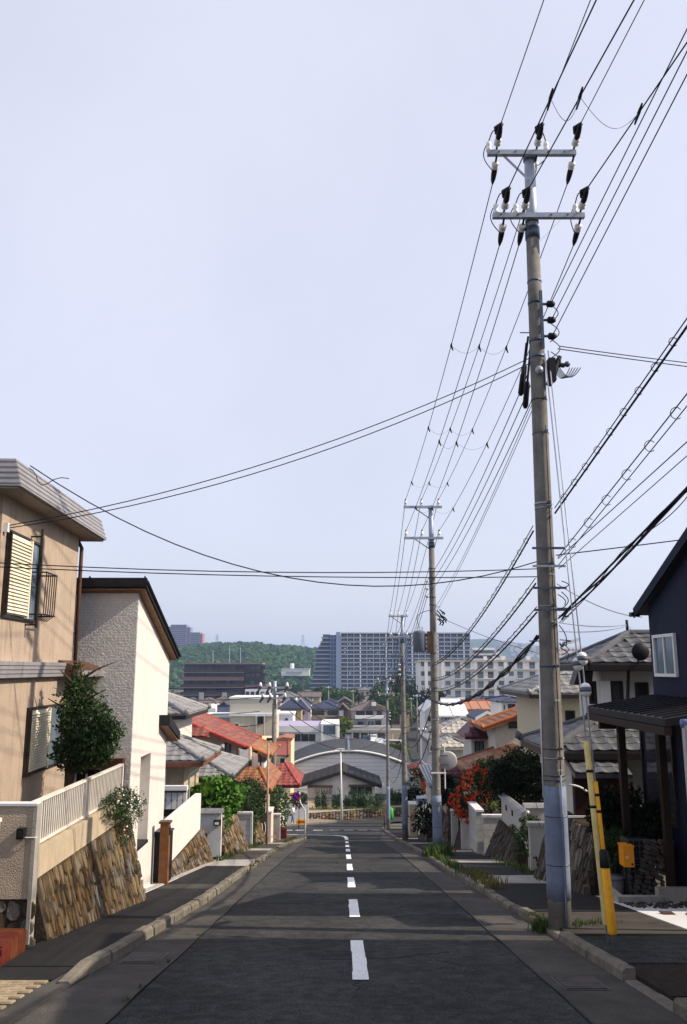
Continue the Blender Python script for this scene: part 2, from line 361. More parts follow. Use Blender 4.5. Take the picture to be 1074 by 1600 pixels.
# right pavement: dark panels with concrete crossings
wr = lambda y: 4.3
kir = lambda y: kxr(y) + 0.14
for a, b, m_, z in ((10.75, 12.9, M_WALKB, .09), (12.9, 17.2, M_WALKA, .10), (17.2, 19.0, M_CONC, .12), (19.0, 23.2, M_WALKA, .115), (23.2, 24.4, M_CONC, .125), (24.4, 28.5, M_WALKA, .115), (28.5, 29.6, M_CONC, .125), (29.6, 36.3, M_WALKA, .115), (36.3, 37.4, M_CONC, .12), (37.4, 43, M_WALKA, .115), (43, 44, M_CONC, .12), (44, 62, M_WALKA, .115)):
    walk('pavement', a, b - 0.006, kir, wr, m_, z)
walk('pavement', 8.95, 10.73, kir, lambda y: 9, M_ASPH, .07)
walk('pavement', -12, 7.5, kir, lambda y: 9, M_WALKB, .05)
walk('driveway', 10.75, 15.0, lambda y: 4.31, lambda y: 7.4, M_WHITECONC, lambda y: .10)
# dark planting bed at the lower right
M_SOIL = mat('soil', (0.035, 0.028, 0.022), 0.95, var=0.3, scale=20, bump=1.0, bscale=60)
walk('soil_bed', 7.52, 8.93, kir, lambda y: 9, M_SOIL, .06)
# ================================================================== utility poles
M_POLE = mat('pole_concrete', (0.215, 0.205, 0.19), 0.85, var=0.18, scale=4, bump=0.3, bscale=60, streak=0.5, dirt=0.3)
M_STEEL = mat('galvanised_steel', (0.38, 0.42, 0.50), 0.5, var=0.12, scale=8, metal=0.35, bump=0.05)
M_BAND = mat('band_steel', (0.10, 0.13, 0.18), 0.45, var=0.2, metal=0.6)
M_WRAP = mat('pole_wrap', (0.20, 0.245, 0.34), 0.6, var=0.12, scale=4, bump=0.3, bscale=160, streak=.35, dirt=.35)
M_RUST = mat('rusty_band', (0.14, 0.10, 0.08), 0.8, var=0.3)
M_BLACK = mat('black_rubber', (0.012, 0.012, 0.016), 0.5, var=0.1)
M_PORC = mat('porcelain', (0.75, 0.74, 0.74), 0.25, var=0.05, spec=0.5)
M_PORCB = mat('brown_porcelain', (0.10, 0.06, 0.04), 0.3, var=0.1, spec=0.5)
M_WIRE = mat('wire_black', (0.010, 0.012, 0.022), 0.55, var=0.1)
M_WIREG = mat('wire_grey', (0.16, 0.18, 0.22), 0.5, var=0.1)
M_TRAFO = mat('transformer_grey', (0.12, 0.14, 0.19), 0.5, var=0.1, scale=5)
M_PLATE = mat('number_plate', (0.72, 0.72, 0.70), 0.5, var=0.05)
def arc_pts(a, b, up, n=8):
    a, b, up = Vector(a), Vector(b), Vector(up)
    return [a.lerp(b, i / n) + up * math.sin(math.pi * i / n) for i in range(n + 1)]
def wire_pts(a, b, sag, n=18):
    a, b = Vector(a), Vector(b)
    return [a.lerp(b, i / n) - Vector((0, 0, sag * 4 * (i / n) * (1 - i / n))) for i in range(n + 1)]
def wire(a, b, sag, r, label, group, m_=None, n=18, name='overhead_wire'):
    return MB().tube(wire_pts(a, b, sag, n), r, 5, False).build(name, m_ or M_WIRE, None, True, label, 'wire', group)
HT, HL, HR = 11.02, 9.97, (8.54, 8.29, 8.04)
def utility_pole(X, Y, label, top, low, armt, arml, near=False, lean=0.0, H=11.1, strain=False, rack=1, wrap=(0.35, 1.75)):
    z0 = gz(Y) + 0.08; p = thing('utility_pole', label, 'utility pole', (X, Y, z0 - 0.3), 'utility poles along the right pavement')
    ns = 20 if near else 10
    cx = lambda z: X + lean * z / 11.0
    def rad(z): return 0.15 - 0.055 * z / 10.0
    zs = [-0.3, 1, 3, 5, 7, 8.5, 9.75]
    MB().tube([(cx(z), Y, z0 + z) for z in zs], [rad(z) for z in zs], ns).build('pole_shaft', M_POLE, p, True)
    MB().tube([(cx(z), Y, z0 + z) for z in (9.75, 10.2, H - .02, H)], [0.088, 0.088, 0.078, 0.04], ns).build('steel_top', M_STEEL, p, True)
    MB().tube([(cx(z), Y, z0 + z) for z in (9.66, 9.84)], [rad(9.6) + .012] * 2, ns).build('top_collar', M_BAND, p, True)
    if wrap:
        wb, wt = wrap
        wob = MB().tube([(cx(z), Y, z0 + z) for z in np.linspace(wb, wt, 7)], [rad(z) + 0.008 for z in np.linspace(wb, wt, 7)], ns).build('wrap_sheet', M_WRAP, p, True)
        for z in ((wb + .42, wb + 1.02, wt + .08, wt + .14) if near else (wb + .5, wt - .3, wt - .2)):
            MB().tube([(cx(z), Y, z0 + z - .006), (cx(z), Y, z0 + z + .006)], [rad(z) + .012] * 2, ns).build('tie_band', M_BAND, p, True)
    def band(z, h=0.03, m_=M_BAND): MB().tube([(cx(z), Y, z0 + z), (cx(z), Y, z0 + z + h)], [rad(z) + .006] * 2, ns).build('clamp_band', m_, p, True)
    for z, span in ((HT, armt), (HL, arml)):
        a = MB().box(cx(z) + span[0], cx(z) + span[1], Y - 0.165, Y - 0.09, z0 + z - .038, z0 + z + .038)
        a = a.build('crossarm', M_STEEL, p)
        s = -1 if z == HT else 1
        if strain:
            br = MB().bar((cx(z) + s * .42, Y - .12, z0 + z - .04), (cx(z) + s * .06, Y - .10, z0 + z - .42), (0, .006, 0), (.012, 0, .012))
            br.build('arm_brace', M_BAND if s > 0 else M_STEEL, p)
            for bx in (-.5, -.25, .25, .5):
                MB().cyl((cx(z) + bx, Y - .175, z0 + z), (cx(z) + bx, Y - .162, z0 + z), .014, 6).build('bolt', M_BAND, a)
        else:
            MB().bar((cx(z) - .55, Y - .12, z0 + z - .04), (cx(z) - .06, Y - .10, z0 + z - .38), (0, .006, 0), (.01, 0, .01)).build('arm_brace', M_BAND, p)
        band(z - .05, .1)
    att = {'top': [], 'low': [], 'rack': []}
    for key, z, xs in (('top', HT, top), ('low', HL, low)):
        for dx in xs:
            x, zz = cx(z) + dx, z0 + z
            if not strain:
                ins = MB().cyl((x, Y - .12, zz + .04), (x, Y - .12, zz + .12), .02, 6).tube([(x, Y - .12, zz + q) for q in (.10, .12, .17, .19, .25, .27)], [.03, .055, .05, .03, .045, .02], 8)
                ins.build('pin_insulator', M_PORC, p, True); att[key].append((Vector((x, Y, zz + .25)), Vector((x, Y, zz + .25))))
                MB().tube(arc_pts((x, Y - .25, zz + .22), (x, Y + .1, zz + .24), (0, 0, .05), 4), .022, 5).build('wire_cover', M_BLACK, p, True)
            else:
                ends = []
                for s, dz in ((1, -.42), (-1, .30)):           # towards the valley, towards the camera
                    d = Vector((0.02 * s, s, dz)).normalized(); o = Vector((x, Y - .12, zz + (-.05 if s > 0 else .05)))
                    MB().cyl(o, o + d * .12, .016, 6).build('shackle', M_BLACK, p)
                    MB().tube([o + d * q for q in (.09, .11, .13, .15, .17, .20, .22)], [.025, .055, .060, .04, .056, .05, .025], 12).build('strain_insulator', M_PORC, p, True)
                    MB().tube([o + d * q for q in (.19, .24, .32, .40, .48)], [.03, .046, .044, .036, .014], 8).build('clamp_cover', M_BLACK, p, True)
                    if s < 0: MB().tube([o + d * .26 + Vector((-.03, 0, .03)), o + d * .33 + Vector((-.045, 0, .06)), o + d * .42 + Vector((.03, 0, .05))], [.03, .045, .03], 7).build('clamp_cover', M_BLACK, p, True)
                    ends.append(o + d * .47)
                sx = -.11 if dx < .3 else -.06
                if not (key == 'top' and dx > .3):
                    if key == 'top' and dx > 0: sx = .16
                    b0 = Vector((x + sx, Y - .10, zz + .04))
                    MB().tube([b0 + Vector((0, 0, q)) for q in (0, .02, .05, .07, .10, .13, .16, .17)], [.03, .045, .045, .03, .042, .042, .035, .015], 10).build('post_insulator', M_PORC, p, True)
                    MB().tube(arc_pts(b0 + Vector((0, 0, .17)), Vector((x, Y - .3, zz + .24)), (0, 0, .1)), .009, 5).build('jumper', M_BLACK, p, True)
                    MB().tube(arc_pts(b0 + Vector((-.01, 0, .16)), Vector((x - .03, Y + .12, zz - .12)), (sx * .9, 0, 0)), .008, 5).build('jumper', M_BLACK, p, True)
                att[key].append((ends[0], ends[1]))
    # low-voltage rack on the street-away side, insulators stacked
    side = 1 if rack > 0 else -1
    rx = cx(8.3) + side * .05
    MB().box(rx - .02, rx + .02, Y - .17, Y - .13, z0 + 7.85, z0 + 8.75).build('rack_bar', M_BAND, p)
    for z in HR:
        MB().cyl((rx + side * .02, Y - .15, z0 + z), (rx + side * .12, Y - .15, z0 + z), .02, 6).build('rack_arm', M_BAND, p)
        MB().tube([(rx + side * q, Y - .15, z0 + z) for q in (.08, .10, .14, .16, .20)], [.03, .055, .05, .055, .03], 8).build('rack_insulator', M_BLACK if near else M_PORC, p, True)
        att['rack'].append(Vector((rx + side * .14, Y - .15, z0 + z)))
    for z in (7.75, 8.0, 8.6, 8.95): band(z, .05 if z < 8.9 else .03)
    # steps, plates, bands
    k = 0
    for z in np.arange(2.3, 8.9, 0.45 if near else 0.9):
        s = -1 if k % 2 else 1; k += 1
        if near and rnd.random() < .35: continue
        x = cx(z) + s * rad(z)
        MB().cyl((x, Y - .02, z0 + z), (x + s * .14, Y - .02, z0 + z), .009, 5).build('step_bolt', M_BAND, p)
    for z in (2.1, 2.22, 3.3, 4.12, 4.7, 5.5, 5.56, 6.6, 7.1) if near else (3.2, 4.1, 5.1, 6.2):
        band(z, rnd.choice((.008, .012, .025)), rnd.choice((M_BAND, M_STEEL, M_RUST)))
        MB().box(cx(z) + rad(z) * .2, cx(z) + rad(z) * .2 + .05, Y - rad(z) - .04, Y - rad(z) - .005, z0 + z, z0 + z + .03).build('band_lug', M_BAND, p)
    for z in (1.95, 2.85, 3.9, 4.55) if near else (2.0, 4.4):
        a = cx(z) + .02
        MB().box(a, a + .06, Y - rad(z) - .014, Y - rad(z) - .004, z0 + z, z0 + z + .025).build('number_plate', M_PLATE, p)
    ORG[p.name + 'att'] = att
    if near:      # earth wire conduits, upper cable box, street lamp arm
        MB().tube([(cx(z) + .045, Y - rad(z) - .02, z0 + z) for z in (-.05, .4, 1.2, 1.9)], .014, 6).build('conduit', M_WRAP, p, True)
        MB().tube([(cx(z) + .05, Y - rad(z) - .01, z0 + z) for z in np.arange(1.9, 7.0, .6)], .007, 5).build('earth_wire', M_WIRE, p, True)
        MB().tube([(cx(z) - rad(z) - .012, Y, z0 + z) for z in (1.6, 2.6, 3.4)], .013, 6).build('conduit', M_PORC, p, True)
        bx = cx(7.6)
        q = MB().box(bx + .12, bx + .22, Y - .18, Y - .05, z0 + 7.36, z0 + 7.70); q.tube([(bx + .12, Y - .12, z0 + 7.3), (bx + .19, Y - .12, z0 + 7.5), (bx + .30, Y - .12, z0 + 7.74)], [.045, .06, .03], 8).tube([(bx + .2, Y - .12, z0 + 7.62), (bx + .36, Y - .12, z0 + 7.60)], .035, 7)
        q.build('cable_closure', M_BLACK, p)
        for i in range(5):
            a = Vector((bx + .22, Y - .12, z0 + 7.5 + .05 * i)); b = a + Vector((.2 + .04 * i, -.05, .05 - .05 * i))
            MB().tube(arc_pts(a, b, (0, 0, -.13 - .02 * i)), .007, 5).build('cable_loop', M_WIRE, p, True)
        MB().ball((bx + .40, Y - .12, z0 + 7.62), .045, 8, 5).build('insulator_knob', M_BAND, p, True)
        MB().ball((bx - .02, Y - .16, z0 + 7.52), .06, 8, 5).build('insulator_knob', M_STEEL, p, True)
        for i, z in enumerate((8.45, 8.15, 7.9, 7.7)):
            a = Vector((bx + .16, Y - .15, z0 + z + .1)); b = Vector((bx + .16, Y - .15, z0 + z - .2))
            MB().tube(arc_pts(a, b, (.14, 0, 0)), .007, 5).build('cable_loop', M_WIRE, p, True)
        for i, (dx, za, zb) in enumerate(((-.10, 8.1, 7.35), (-.13, 8.0, 7.2), (-.07, 7.95, 7.0))):       # sleeves on the valley side
            a, b = Vector((bx + dx - .02, Y, z0 + za)), Vector((bx + dx - .06, Y + .35, z0 + zb + .1))
            MB().tube([a, a.lerp(b, .55), a.lerp(b, .6), a.lerp(b, .95), b], [.016, .018, .04, .045, .02], 7).build('wire_sleeve', M_BLACK, p, True)
        for i in range(7):
            z = 3.55 + i * .14 + rnd.uniform(-.05, .05); a = Vector((cx(z) + .13, Y - .08, z0 + z)); b = a + Vector((rnd.uniform(.02, .08), -.04, rnd.uniform(-.3, .3)))
            MB().tube(arc_pts(a, b, (rnd.uniform(.04, .13), 0, 0)), .007, 5).build('cable_loop', M_WIRE, p, True)
        for z in (4.05, 4.35, 4.65, 4.9):
            MB().box(cx(z) - rad(z) - .1, cx(z) + rad(z) + .1, Y - .2, Y - .17, z0 + z, z0 + z + .03).build('cable_bracket', M_BAND if z != 4.65 else M_STEEL, p)
    return p
P1 = utility_pole(2.80, 11.4, 'tall near concrete utility pole with grey steel top and blue-grey wrap at its foot', (-.53, .08, .65), (-.45, -.15, .70), (-.67, .68), (-.62, .76), near=True, lean=.07, strain=True)
P2 = utility_pole(2.93, 27.0, 'second utility pole down the street with round mirror and dark transformer can', (-.85, -.32, .25), (-.85, -.32, .25), (-.92, .36), (-.92, .38), rack=-1, wrap=(.35, 1.8))
P3 = utility_pole(3.06, 43.0, 'third utility pole down the street with grey wrap, between the mirror pole and the farthest', (-.62, -.2, .22), (-.62, -.2, .22), (-.72, .28), (-.7, .3), rack=-1, wrap=(.5, 2.6))
P4 = utility_pole(3.43, 66.0, 'farthest utility pole of the row, at the kerb bend by the junction', (-.6, .1, .5), (-.6, .1, .5), (-.72, .65), (-.7, .66), strain=True, wrap=(.4, 3.0))
ATT = [ORG[p.name + 'att'] for p in (P1, P2, P3, P4)]
# transformer can on the second pole
z2 = gz(27.0) + .08
tr = MB().tube([(2.47, 26.95, z2 + q) for q in (6.25, 6.28, 6.85, 6.9, 6.93)], [.17, .2, .2, .19, .08], 16).build('transformer_can', M_TRAFO, P2, True)
for i in range(3): MB().cyl((2.4 + i * .08, 26.93, z2 + 6.9), (2.4 + i * .08, 26.93, z2 + 7.05), .02, 6).build('bushing', M_PORC, tr)
MB().box(2.6, 2.9, 26.93, 26.97, z2 + 6.3, z2 + 6.36).build('hanger_bracket', M_BAND, P2); MB().box(2.6, 2.9, 26.93, 26.97, z2 + 6.75, z2 + 6.81).build('hanger_bracket', M_BAND, P2)
MB().box(2.72, 2.86, 26.8, 26.95, z2 + 6.2, z2 + 6.9).build('cutout_box', mat('rusty_steel', (0.16, 0.09, 0.06), 0.8, var=0.3), P2)
MB().tube(arc_pts((2.47, 26.9, z2 + 7.05), (2.9, 26.9, z2 + 7.6), (-.25, 0, .1)), .01, 5).build('cable_loop', M_WIRE, P2, True)
for i in range(9):
    a = Vector((3.0 + rnd.uniform(0, .2), 26.85, z2 + 7.55 + rnd.uniform(-.25, .1))); b = a + Vector((rnd.uniform(.02, .2), 0, -rnd.uniform(.1, .35)))
    MB().tube(arc_pts(a, b, (rnd.uniform(.02, .1), 0, 0)), .022, 5).build('cable_loop', M_BLACK, P2, True)
# traffic mirror seen from behind, clamped to the second pole
MB().tube([(3.20, 26.95, z2 + 2.0), (3.20, 26.95, z2 + 3.4)], .02, 8).build('mirror_post', M_PORC, P2)
mr = MB().tube([(3.30, 26.93 + q, z2 + 2.85) for q in (0, .02, .08, .1)], [.25, .30, .26, .05], 24).build('mirror', mat('mirror_back', (0.36, 0.35, 0.36), 0.5, var=.08, metal=.2), P2, True)
for z in (2.72, 3.0): MB().box(3.06, 3.3, 26.88, 26.91, z2 + z, z2 + z + .02).build('mirror_clamp', M_BAND, P2)
MB().box(2.74, 3.22, 26.74, 26.79, z2 + 2.48, z2 + 2.52).build('mirror_clamp', M_PORC, P2)
# ---- spans between the poles
NAMES = ['near pole to mirror pole', 'mirror pole to third pole', 'third pole to farthest pole']
for i in range(3):
    A, B = ATT[i], ATT[i + 1]; rr_ = (.0080, .010, .013)[i]; sag = (.28, .25, .4)[i]
    for k in range(3):
        for key, txt in (('top', 'upper'), ('low', 'lower')):
            wire(A[key][k][0], B[key][k][1], sag + .03 * k, rr_, 'black power line, %s crossarms, %s from left, %s' % (txt, ('first', 'second', 'third')[k], NAMES[i]), 'power lines along the street')
        wire(A['rack'][k] - (Vector((.28, -.3, .9)) if i == 0 else Vector()), B['rack'][k], sag * .9, rr_, 'thin low-voltage line, %s from top, %s' % (('first', 'second', 'third')[k], NAMES[i]), 'power lines along the street')
# looped spacers hanging between the power lines of the first span
def on_span(a, b, sag, t): return Vector(a).lerp(Vector(b), t) - Vector((0, 0, sag * 4 * t * (1 - t)))
for key, ts in (('top', (.30, .57, .86)), ('low', (.46, .80))):
    for t in ts:
        pts = [on_span(ATT[0][key][k][0], ATT[1][key][k][1], .28 + .03 * k, t) for k in range(3)]
        m = MB()
        for k in range(2): m.tube(arc_pts(pts[k], pts[k + 1], (0, 0, -.16), 10), .0035, 4, False)
        o = m.build('spacer_cord', M_WIREG, None, True, 'thin grey cord looping between the %s three power lines, %s' % ('upper' if key == 'top' else 'lower', {.30: 'nearest the near pole', .57: 'about mid span', .86: 'nearest the mirror pole', .46: 'about mid span', .80: 'nearest the mirror pole'}[t]), 'cord', 'cords between power lines')
        for q in pts:
            MB().tube([q + Vector((0, -.09, .02)), q, q + Vector((.05, .06, -.09))], [.012, .026, .012], 5).build('clip', M_BLACK, o, True)
# ---- lines running back over the camera to the pole behind it
def back_wire(a, x, y, r, label, drift=1.2, sag=.0, m_=None, group='power lines passing overhead to the right'):
    a = Vector(a); rv = ray(x, y); kx = drift / 16.4
    # X = a.x + kx (a.y - Y) and X = rv.x / rv.y * Y
    Y = (a.x + kx * a.y) / (rv.x / rv.y + kx); e = rv * (Y / rv.y)
    b = a + (e - a) * ((a.y + 5.0) / (a.y - Y))
    wire(a, b, sag, r, label, group, m_, 14); return a, b
tp, lw, rk = ATT[0]['top'], ATT[0]['low'], ATT[0]['rack']
L9 = []
for a, x, y, txt in ((tp[0][1], 850, 0, 'leftmost overhead power line rising off the near pole upper crossarm'), (tp[1][1], 923, 0, 'overhead power line from the middle of the near pole upper crossarm'), (tp[2][1], 1007, 0, 'overhead power line from the right end of the near pole upper crossarm'),
                     (lw[0][1], 932, 0, 'thicker overhead line from the left end of the near pole lower crossarm'), (lw[1][1], 991, 0, 'thicker overhead line from the middle of the near pole lower crossarm'), (lw[2][1], 1074, 66, 'thicker overhead line from the right end of the near pole lower crossarm'),
                     (rk[0], 1074, 45, 'topmost of the three low-voltage lines leaving the near pole rack'), (rk[1], 1074, 80, 'middle of the three low-voltage lines leaving the near pole rack'), (rk[2], 1074, 116, 'lowest of the three low-voltage lines leaving the near pole rack')):
    L9.append(back_wire(a, x, y, .0095 if 'thicker' in txt else .0072, txt))
m = MB(); pts = [L9[3][0].lerp(L9[3][1], .12), L9[4][0].lerp(L9[4][1], .13), L9[5][0].lerp(L9[5][1], .11)]
for k in range(2): m.tube(arc_pts(pts[k], pts[k + 1], (0, 0, -.32), 12), .004, 4, False)
o = m.build('spacer_cord', M_WIREG, None, True, 'thin grey cord looping between the thick overhead lines above the near pole', 'cord', 'cords between power lines')
for q in pts: MB().tube([q + Vector((0, .16, -.05)), q, q + Vector((0, -.12, .04))], [.012, .024, .012], 5).build('clip', M_BLACK, o, True)
# ---- telephone cables with hanger rings
z1 = gz(11.4) + .08
def comm(a, b, sag, rings, label, ring_r=.045, step=.42, drop=.075, r1=.007, r2=.013):
    c = MB().tube(wire_pts(a, b, sag, 16), r1, 5, False).build('messenger_wire', M_WIRE, None, True, label, 'cable', 'telephone cables along the street')
    MB().tube([p - Vector((0, 0, drop)) for p in wire_pts(a, b, sag, 16)], r2, 5, False).build('hung_cable', M_WIRE, c, True)
    if rings:
        n = int((Vector(b) - Vector(a)).length / step)
        for i in range(1, n):
            q = on_span(a, b, sag, i / n) - Vector((0, 0, drop * .5)); th = [math.radians(40 + 30 * k) for k in range(10)]
            MB().tube([q + Vector((math.cos(t_) * ring_r, 0, math.sin(t_) * ring_r)) for t_ in th], .005, 4, False).build('hanger_ring', M_WIRE, c, True)
def back_pt(a, x, y, drift=1.2):
    a = Vector(a); rv = ray(x, y); kx = drift / 16.4; Y = (a.x + kx * a.y) / (rv.x / rv.y + kx); e = rv * (Y / rv.y)
    return a + (e - a) * ((a.y - 1.0) / (a.y - Y))
a = Vector((2.97, 11.3, 2.22)); comm(a, back_pt(a, 1074, 497), 0, True, 'ringed telephone cable climbing right from the near pole, uppermost and steepest')
a = Vector((2.98, 11.3, 1.52)); comm(a, back_pt(a, 1074, 615), 0, True, 'loosely ringed telephone cable climbing right from the near pole, below the uppermost', .06, .62, .11, .007, .006)
a = Vector((2.98, 11.3, 1.5)); b = back_pt(a, 1074, 690)
wire(a, b, 0, .006, 'thin telephone wire climbing right from the near pole, upper of a fine pair', 'fine telephone wires'); a = Vector((2.98, 11.3, 1.36)); wire(a, back_pt(a, 1074, 712), 0, .005, 'thin telephone wire climbing right from the near pole, lower of a fine pair', 'fine telephone wires')
# thick twisted bundle
a = Vector((2.97, 11.3, .70)); b = back_pt(a, 1074, 762)
c = MB().tube(wire_pts(a, b, 0, 16), .014, 6, False).build('messenger_wire', M_WIRE, None, True, 'thick twisted bundle of black cables climbing right from the near pole', 'cable', 'telephone cables along the street')
for k in range(4):
    pts = []
    for i in range(81):
        t = i / 80; th = t * 21 + k * 1.7 + math.sin(t * 9 + k) * 1.2; pts.append(a.lerp(b, t) + Vector((math.cos(th) * (.02 + .008 * k), 0, math.sin(th) * (.024 + .007 * k) - .035)))
    MB().tube(pts, .011 if k < 2 else .005, 5, False).build('twisted_cable', M_WIRE, c, True)
for k, (za, zb, lab) in enumerate(((2.0, .15, 'uppermost'), (1.25, -.30, 'second from top'), (.85, -.62, 'third from top'))):
    comm((2.70, 11.5, za), (2.86, 26.9, zb), .35, True, 'ringed telephone cable sloping from near pole to mirror pole, ' + lab, .04, .5)
a, b = Vector((2.72, 11.5, .45)), Vector((2.86, 26.9, -1.0))
c = MB().tube(wire_pts(a, b, .45, 20), .02, 6, False).build('messenger_wire', M_WIRE, None, True, 'thick twisted cable bundle sloping from near pole to mirror pole', 'cable', 'telephone cables along the street')
for k in range(2):
    pts = [on_span(a, b, .45, i / 90) + Vector((math.cos(i * .35 + k * 3) * .035, 0, math.sin(i * .35 + k * 3) * .035)) for i in range(91)]
    MB().tube(pts, .013, 5, False).build('twisted_cable', M_WIRE, c, True)
for i, (pa, pb, Ya, Yb) in enumerate(((2.9, 3.02, 27.1, 42.9), (3.03, 3.4, 43.1, 65.9))):
    for k, h in enumerate((5.5, 4.8, 4.2)):
        wire((pa, Ya, gz(Ya) + h), (pb, Yb, gz(Yb) + h), .5 + .3 * k, .016, 'black telephone cable %s, %s' % (('mirror pole to third pole', 'third pole to farthest pole')[i], ('highest', 'middle', 'lowest')[k]), 'telephone cables further down the street')
# ---- service drops
S = 'service wires to houses'
wire((2.72, 11.3, 4.45), (-4.50, 10.72, 1.86), .30, .007, 'service wire falling left from the near pole to the beige house, upper of a pair', S)
wire((2.74, 11.3, 4.38), (-4.50, 10.78, 1.84), .34, .007, 'service wire falling left from the near pole to the beige house, lower of a pair', S)
q0 = atY(45, 731, 10.45)
wire(q0 + Vector((.02, 0, .03)), (2.68, 11.3, 1.46), .85, .008, 'service wire dipping from the beige house roof corner to the near pole', S)
MB().tube([q0, q0 + Vector((.05, .02, -.03)), q0 + Vector((.10, .02, -.10)), q0 + Vector((.13, .02, -.19)), q0 + Vector((.18, .02, -.23)), q0 + Vector((.25, .02, -.21)), q0 + Vector((.33, .03, -.15)), q0 + Vector((.42, .05, -.12)), q0 + Vector((.52, .06, -.13))], .006, 5).build('wire_tail', M_WIRE, None, True, 'short curled wire tail at the beige house roof corner', 'wire', S)
wire((-10.5, 8.9, 1.78), (2.68, 11.3, 1.36), .30, .007, 'nearly level service wire crossing the beige house front, upper of a pair', S)
wire((-10.5, 8.95, 1.60), (2.68, 11.3, 1.25), .20, .007, 'nearly level service wire crossing the beige house front, lower of a pair', S)
wire((3.15, 11.28, 4.62), (12.5, 14.2, 5.0), .12, .008, 'service wire leaving the near pole to the right high up, upper of a pair', S)
wire((3.12, 11.28, 4.58), (12.5, 14.3, 4.86), .10, .008, 'service wire leaving the near pole to the right high up, lower of a pair', S)
wire((2.95, 11.3, 1.55), (11, 10.4, 2.6), .05, .008, 'service wire rising gently right from the near pole above the cable bundle', S)
wire((2.95, 11.3, 1.15), (5.6, 15.45, .95), .10, .006, 'thin wire from the near pole to the dark blue house', S, M_WIREG)
qa = atY(980, 976, 17.6)
for k in range(2): wire((2.95, 11.3, .62 - .12 * k), qa + Vector((0, 0, -.03 * k)), .05, .006, 'thin grey wire from the near pole to the white tiled-roof house, %s' % ('upper', 'lower')[k], S, M_WIREG)
MB().tube([qa + Vector((0, 0, -.12)), qa + Vector((0, 0, .1))], .03, 8).build('wire_clamp', M_BLACK, None, True, 'small black clamp on the wires above the white tiled-roof house', 'clamp', S)
wire(qa, (6.6, 18.6, .75), .02, .006, 'short wire from the black clamp into the white tiled-roof house', S, M_WIREG)
wire((3.0, 26.9, 1.72), (6.2, 23.5, .25), .12, .008, 'service wire from the mirror pole down to the right-hand houses', S)
wire((2.78, 11.5, 3.85), (2.85, 26.8, 1.75), .22, .006, 'fine grey wire from high on the near pole to the mirror pole, left', 'fine grey wires', M_WIREG)
wire((2.80, 11.5, 3.80), (2.95, 26.8, 1.70), .15, .006, 'fine grey wire from high on the near pole to the mirror pole, right', 'fine grey wires', M_WIREG)
# ---- guy wires with yellow guards
M_YEL = mat('yellow_guard', (0.80, 0.38, 0.02), 0.5, var=0.12, scale=6, streak=.35, dirt=.3, bump=.05)
M_YELP = mat('faded_yellow_guard', (0.62, 0.50, 0.20), 0.55, var=0.12, scale=6, streak=.4, dirt=.3, bump=.05)
anc = Vector((3.07, 10.05, gz(10.05)))
def guy(top, foot, segs, label, balls, m_y, zr):
    top, foot = Vector(top), Vector(foot); g = thing('guy_wire', label, 'guy wire', foot, 'guy wires of the near pole')
    MB().tube([top, foot + Vector((0, 0, -.1))], .009, 6).build('stay_strand', M_STEEL, g, True)
    for a, b, r in segs:
        MB().tube([foot.lerp(top, a), foot.lerp(top, a + .002), foot.lerp(top, b)], [r * .9, r, r], 14).build('guard_tube', m_y, g, True)
        for t in (a + (b - a) * .62, a + (b - a) * .82):
            if b - a > .1: MB().tube([foot.lerp(top, t), foot.lerp(top, t + .004)], [r + .003] * 2, 14).build('guard_strap', M_BLACK, g, True)
    for t in balls:
        c = foot.lerp(top, t); d = (top - foot).normalized()
        b = MB().tube([c + d * q for q in (-.085, -.07, -.03, .03, .07, .085)], [.02, .05, .07, .07, .05, .02], 14).build('ball_insulator', M_PORC, g, True)
        for s_ in (-1, 0, 1): MB().tube([c + d * q for q in (-.03, .03)], [.0715] * 2, 14).build('insulator_groove', M_TRAFO, b, True) if s_ == 0 else None
    return g
g1 = guy((2.98, 11.28, 4.55), anc, ((.022, .115, .052), (.115, .235, .024)), 'guy wire with thick bright orange-yellow guard tube, right of the faded one', (.425, .375), M_YEL, 0)
MB().tube([anc.lerp(Vector((2.98, 11.28, 4.55)), t) for t in (.11, .113, .135, .138)], [.045, .06, .05, .026], 12).build('guard_cap', M_BLACK, g1, True)
g2 = guy((2.93, 11.28, 4.5), anc + Vector((-.045, .06, .02)), ((.03, .295, .040),), 'guy wire with pale faded yellow guard tube, left of the bright one', (.418,), M_YELP, 0)
# small street lamp on the near pole
l = thing('street_lamp', 'small flat street lamp on a short arm behind the near pole', 'street lamp', (2.95, 11.6, .3))
q = atY(905, 999, 11.9); q1 = atY(878, 1006, 11.6)
MB().bar(q1 + Vector((.03, 0, 0)), q, (0, .09, 0), (0, 0, .022)).build('lamp_head', M_STEEL, l)
MB().tube([q1 + Vector((-.05, -.1, 0)), q1 + Vector((0, 0, -.04)), q1 + Vector((.04, 0, 0))], .014, 6).build('lamp_arm', M_BAND, l, True)
MB().tube(arc_pts(q1, q1 + Vector((0, 0, -.15)), (.09, 0, 0)), .006, 5).build('cable_loop', M_WIRE, l, True)
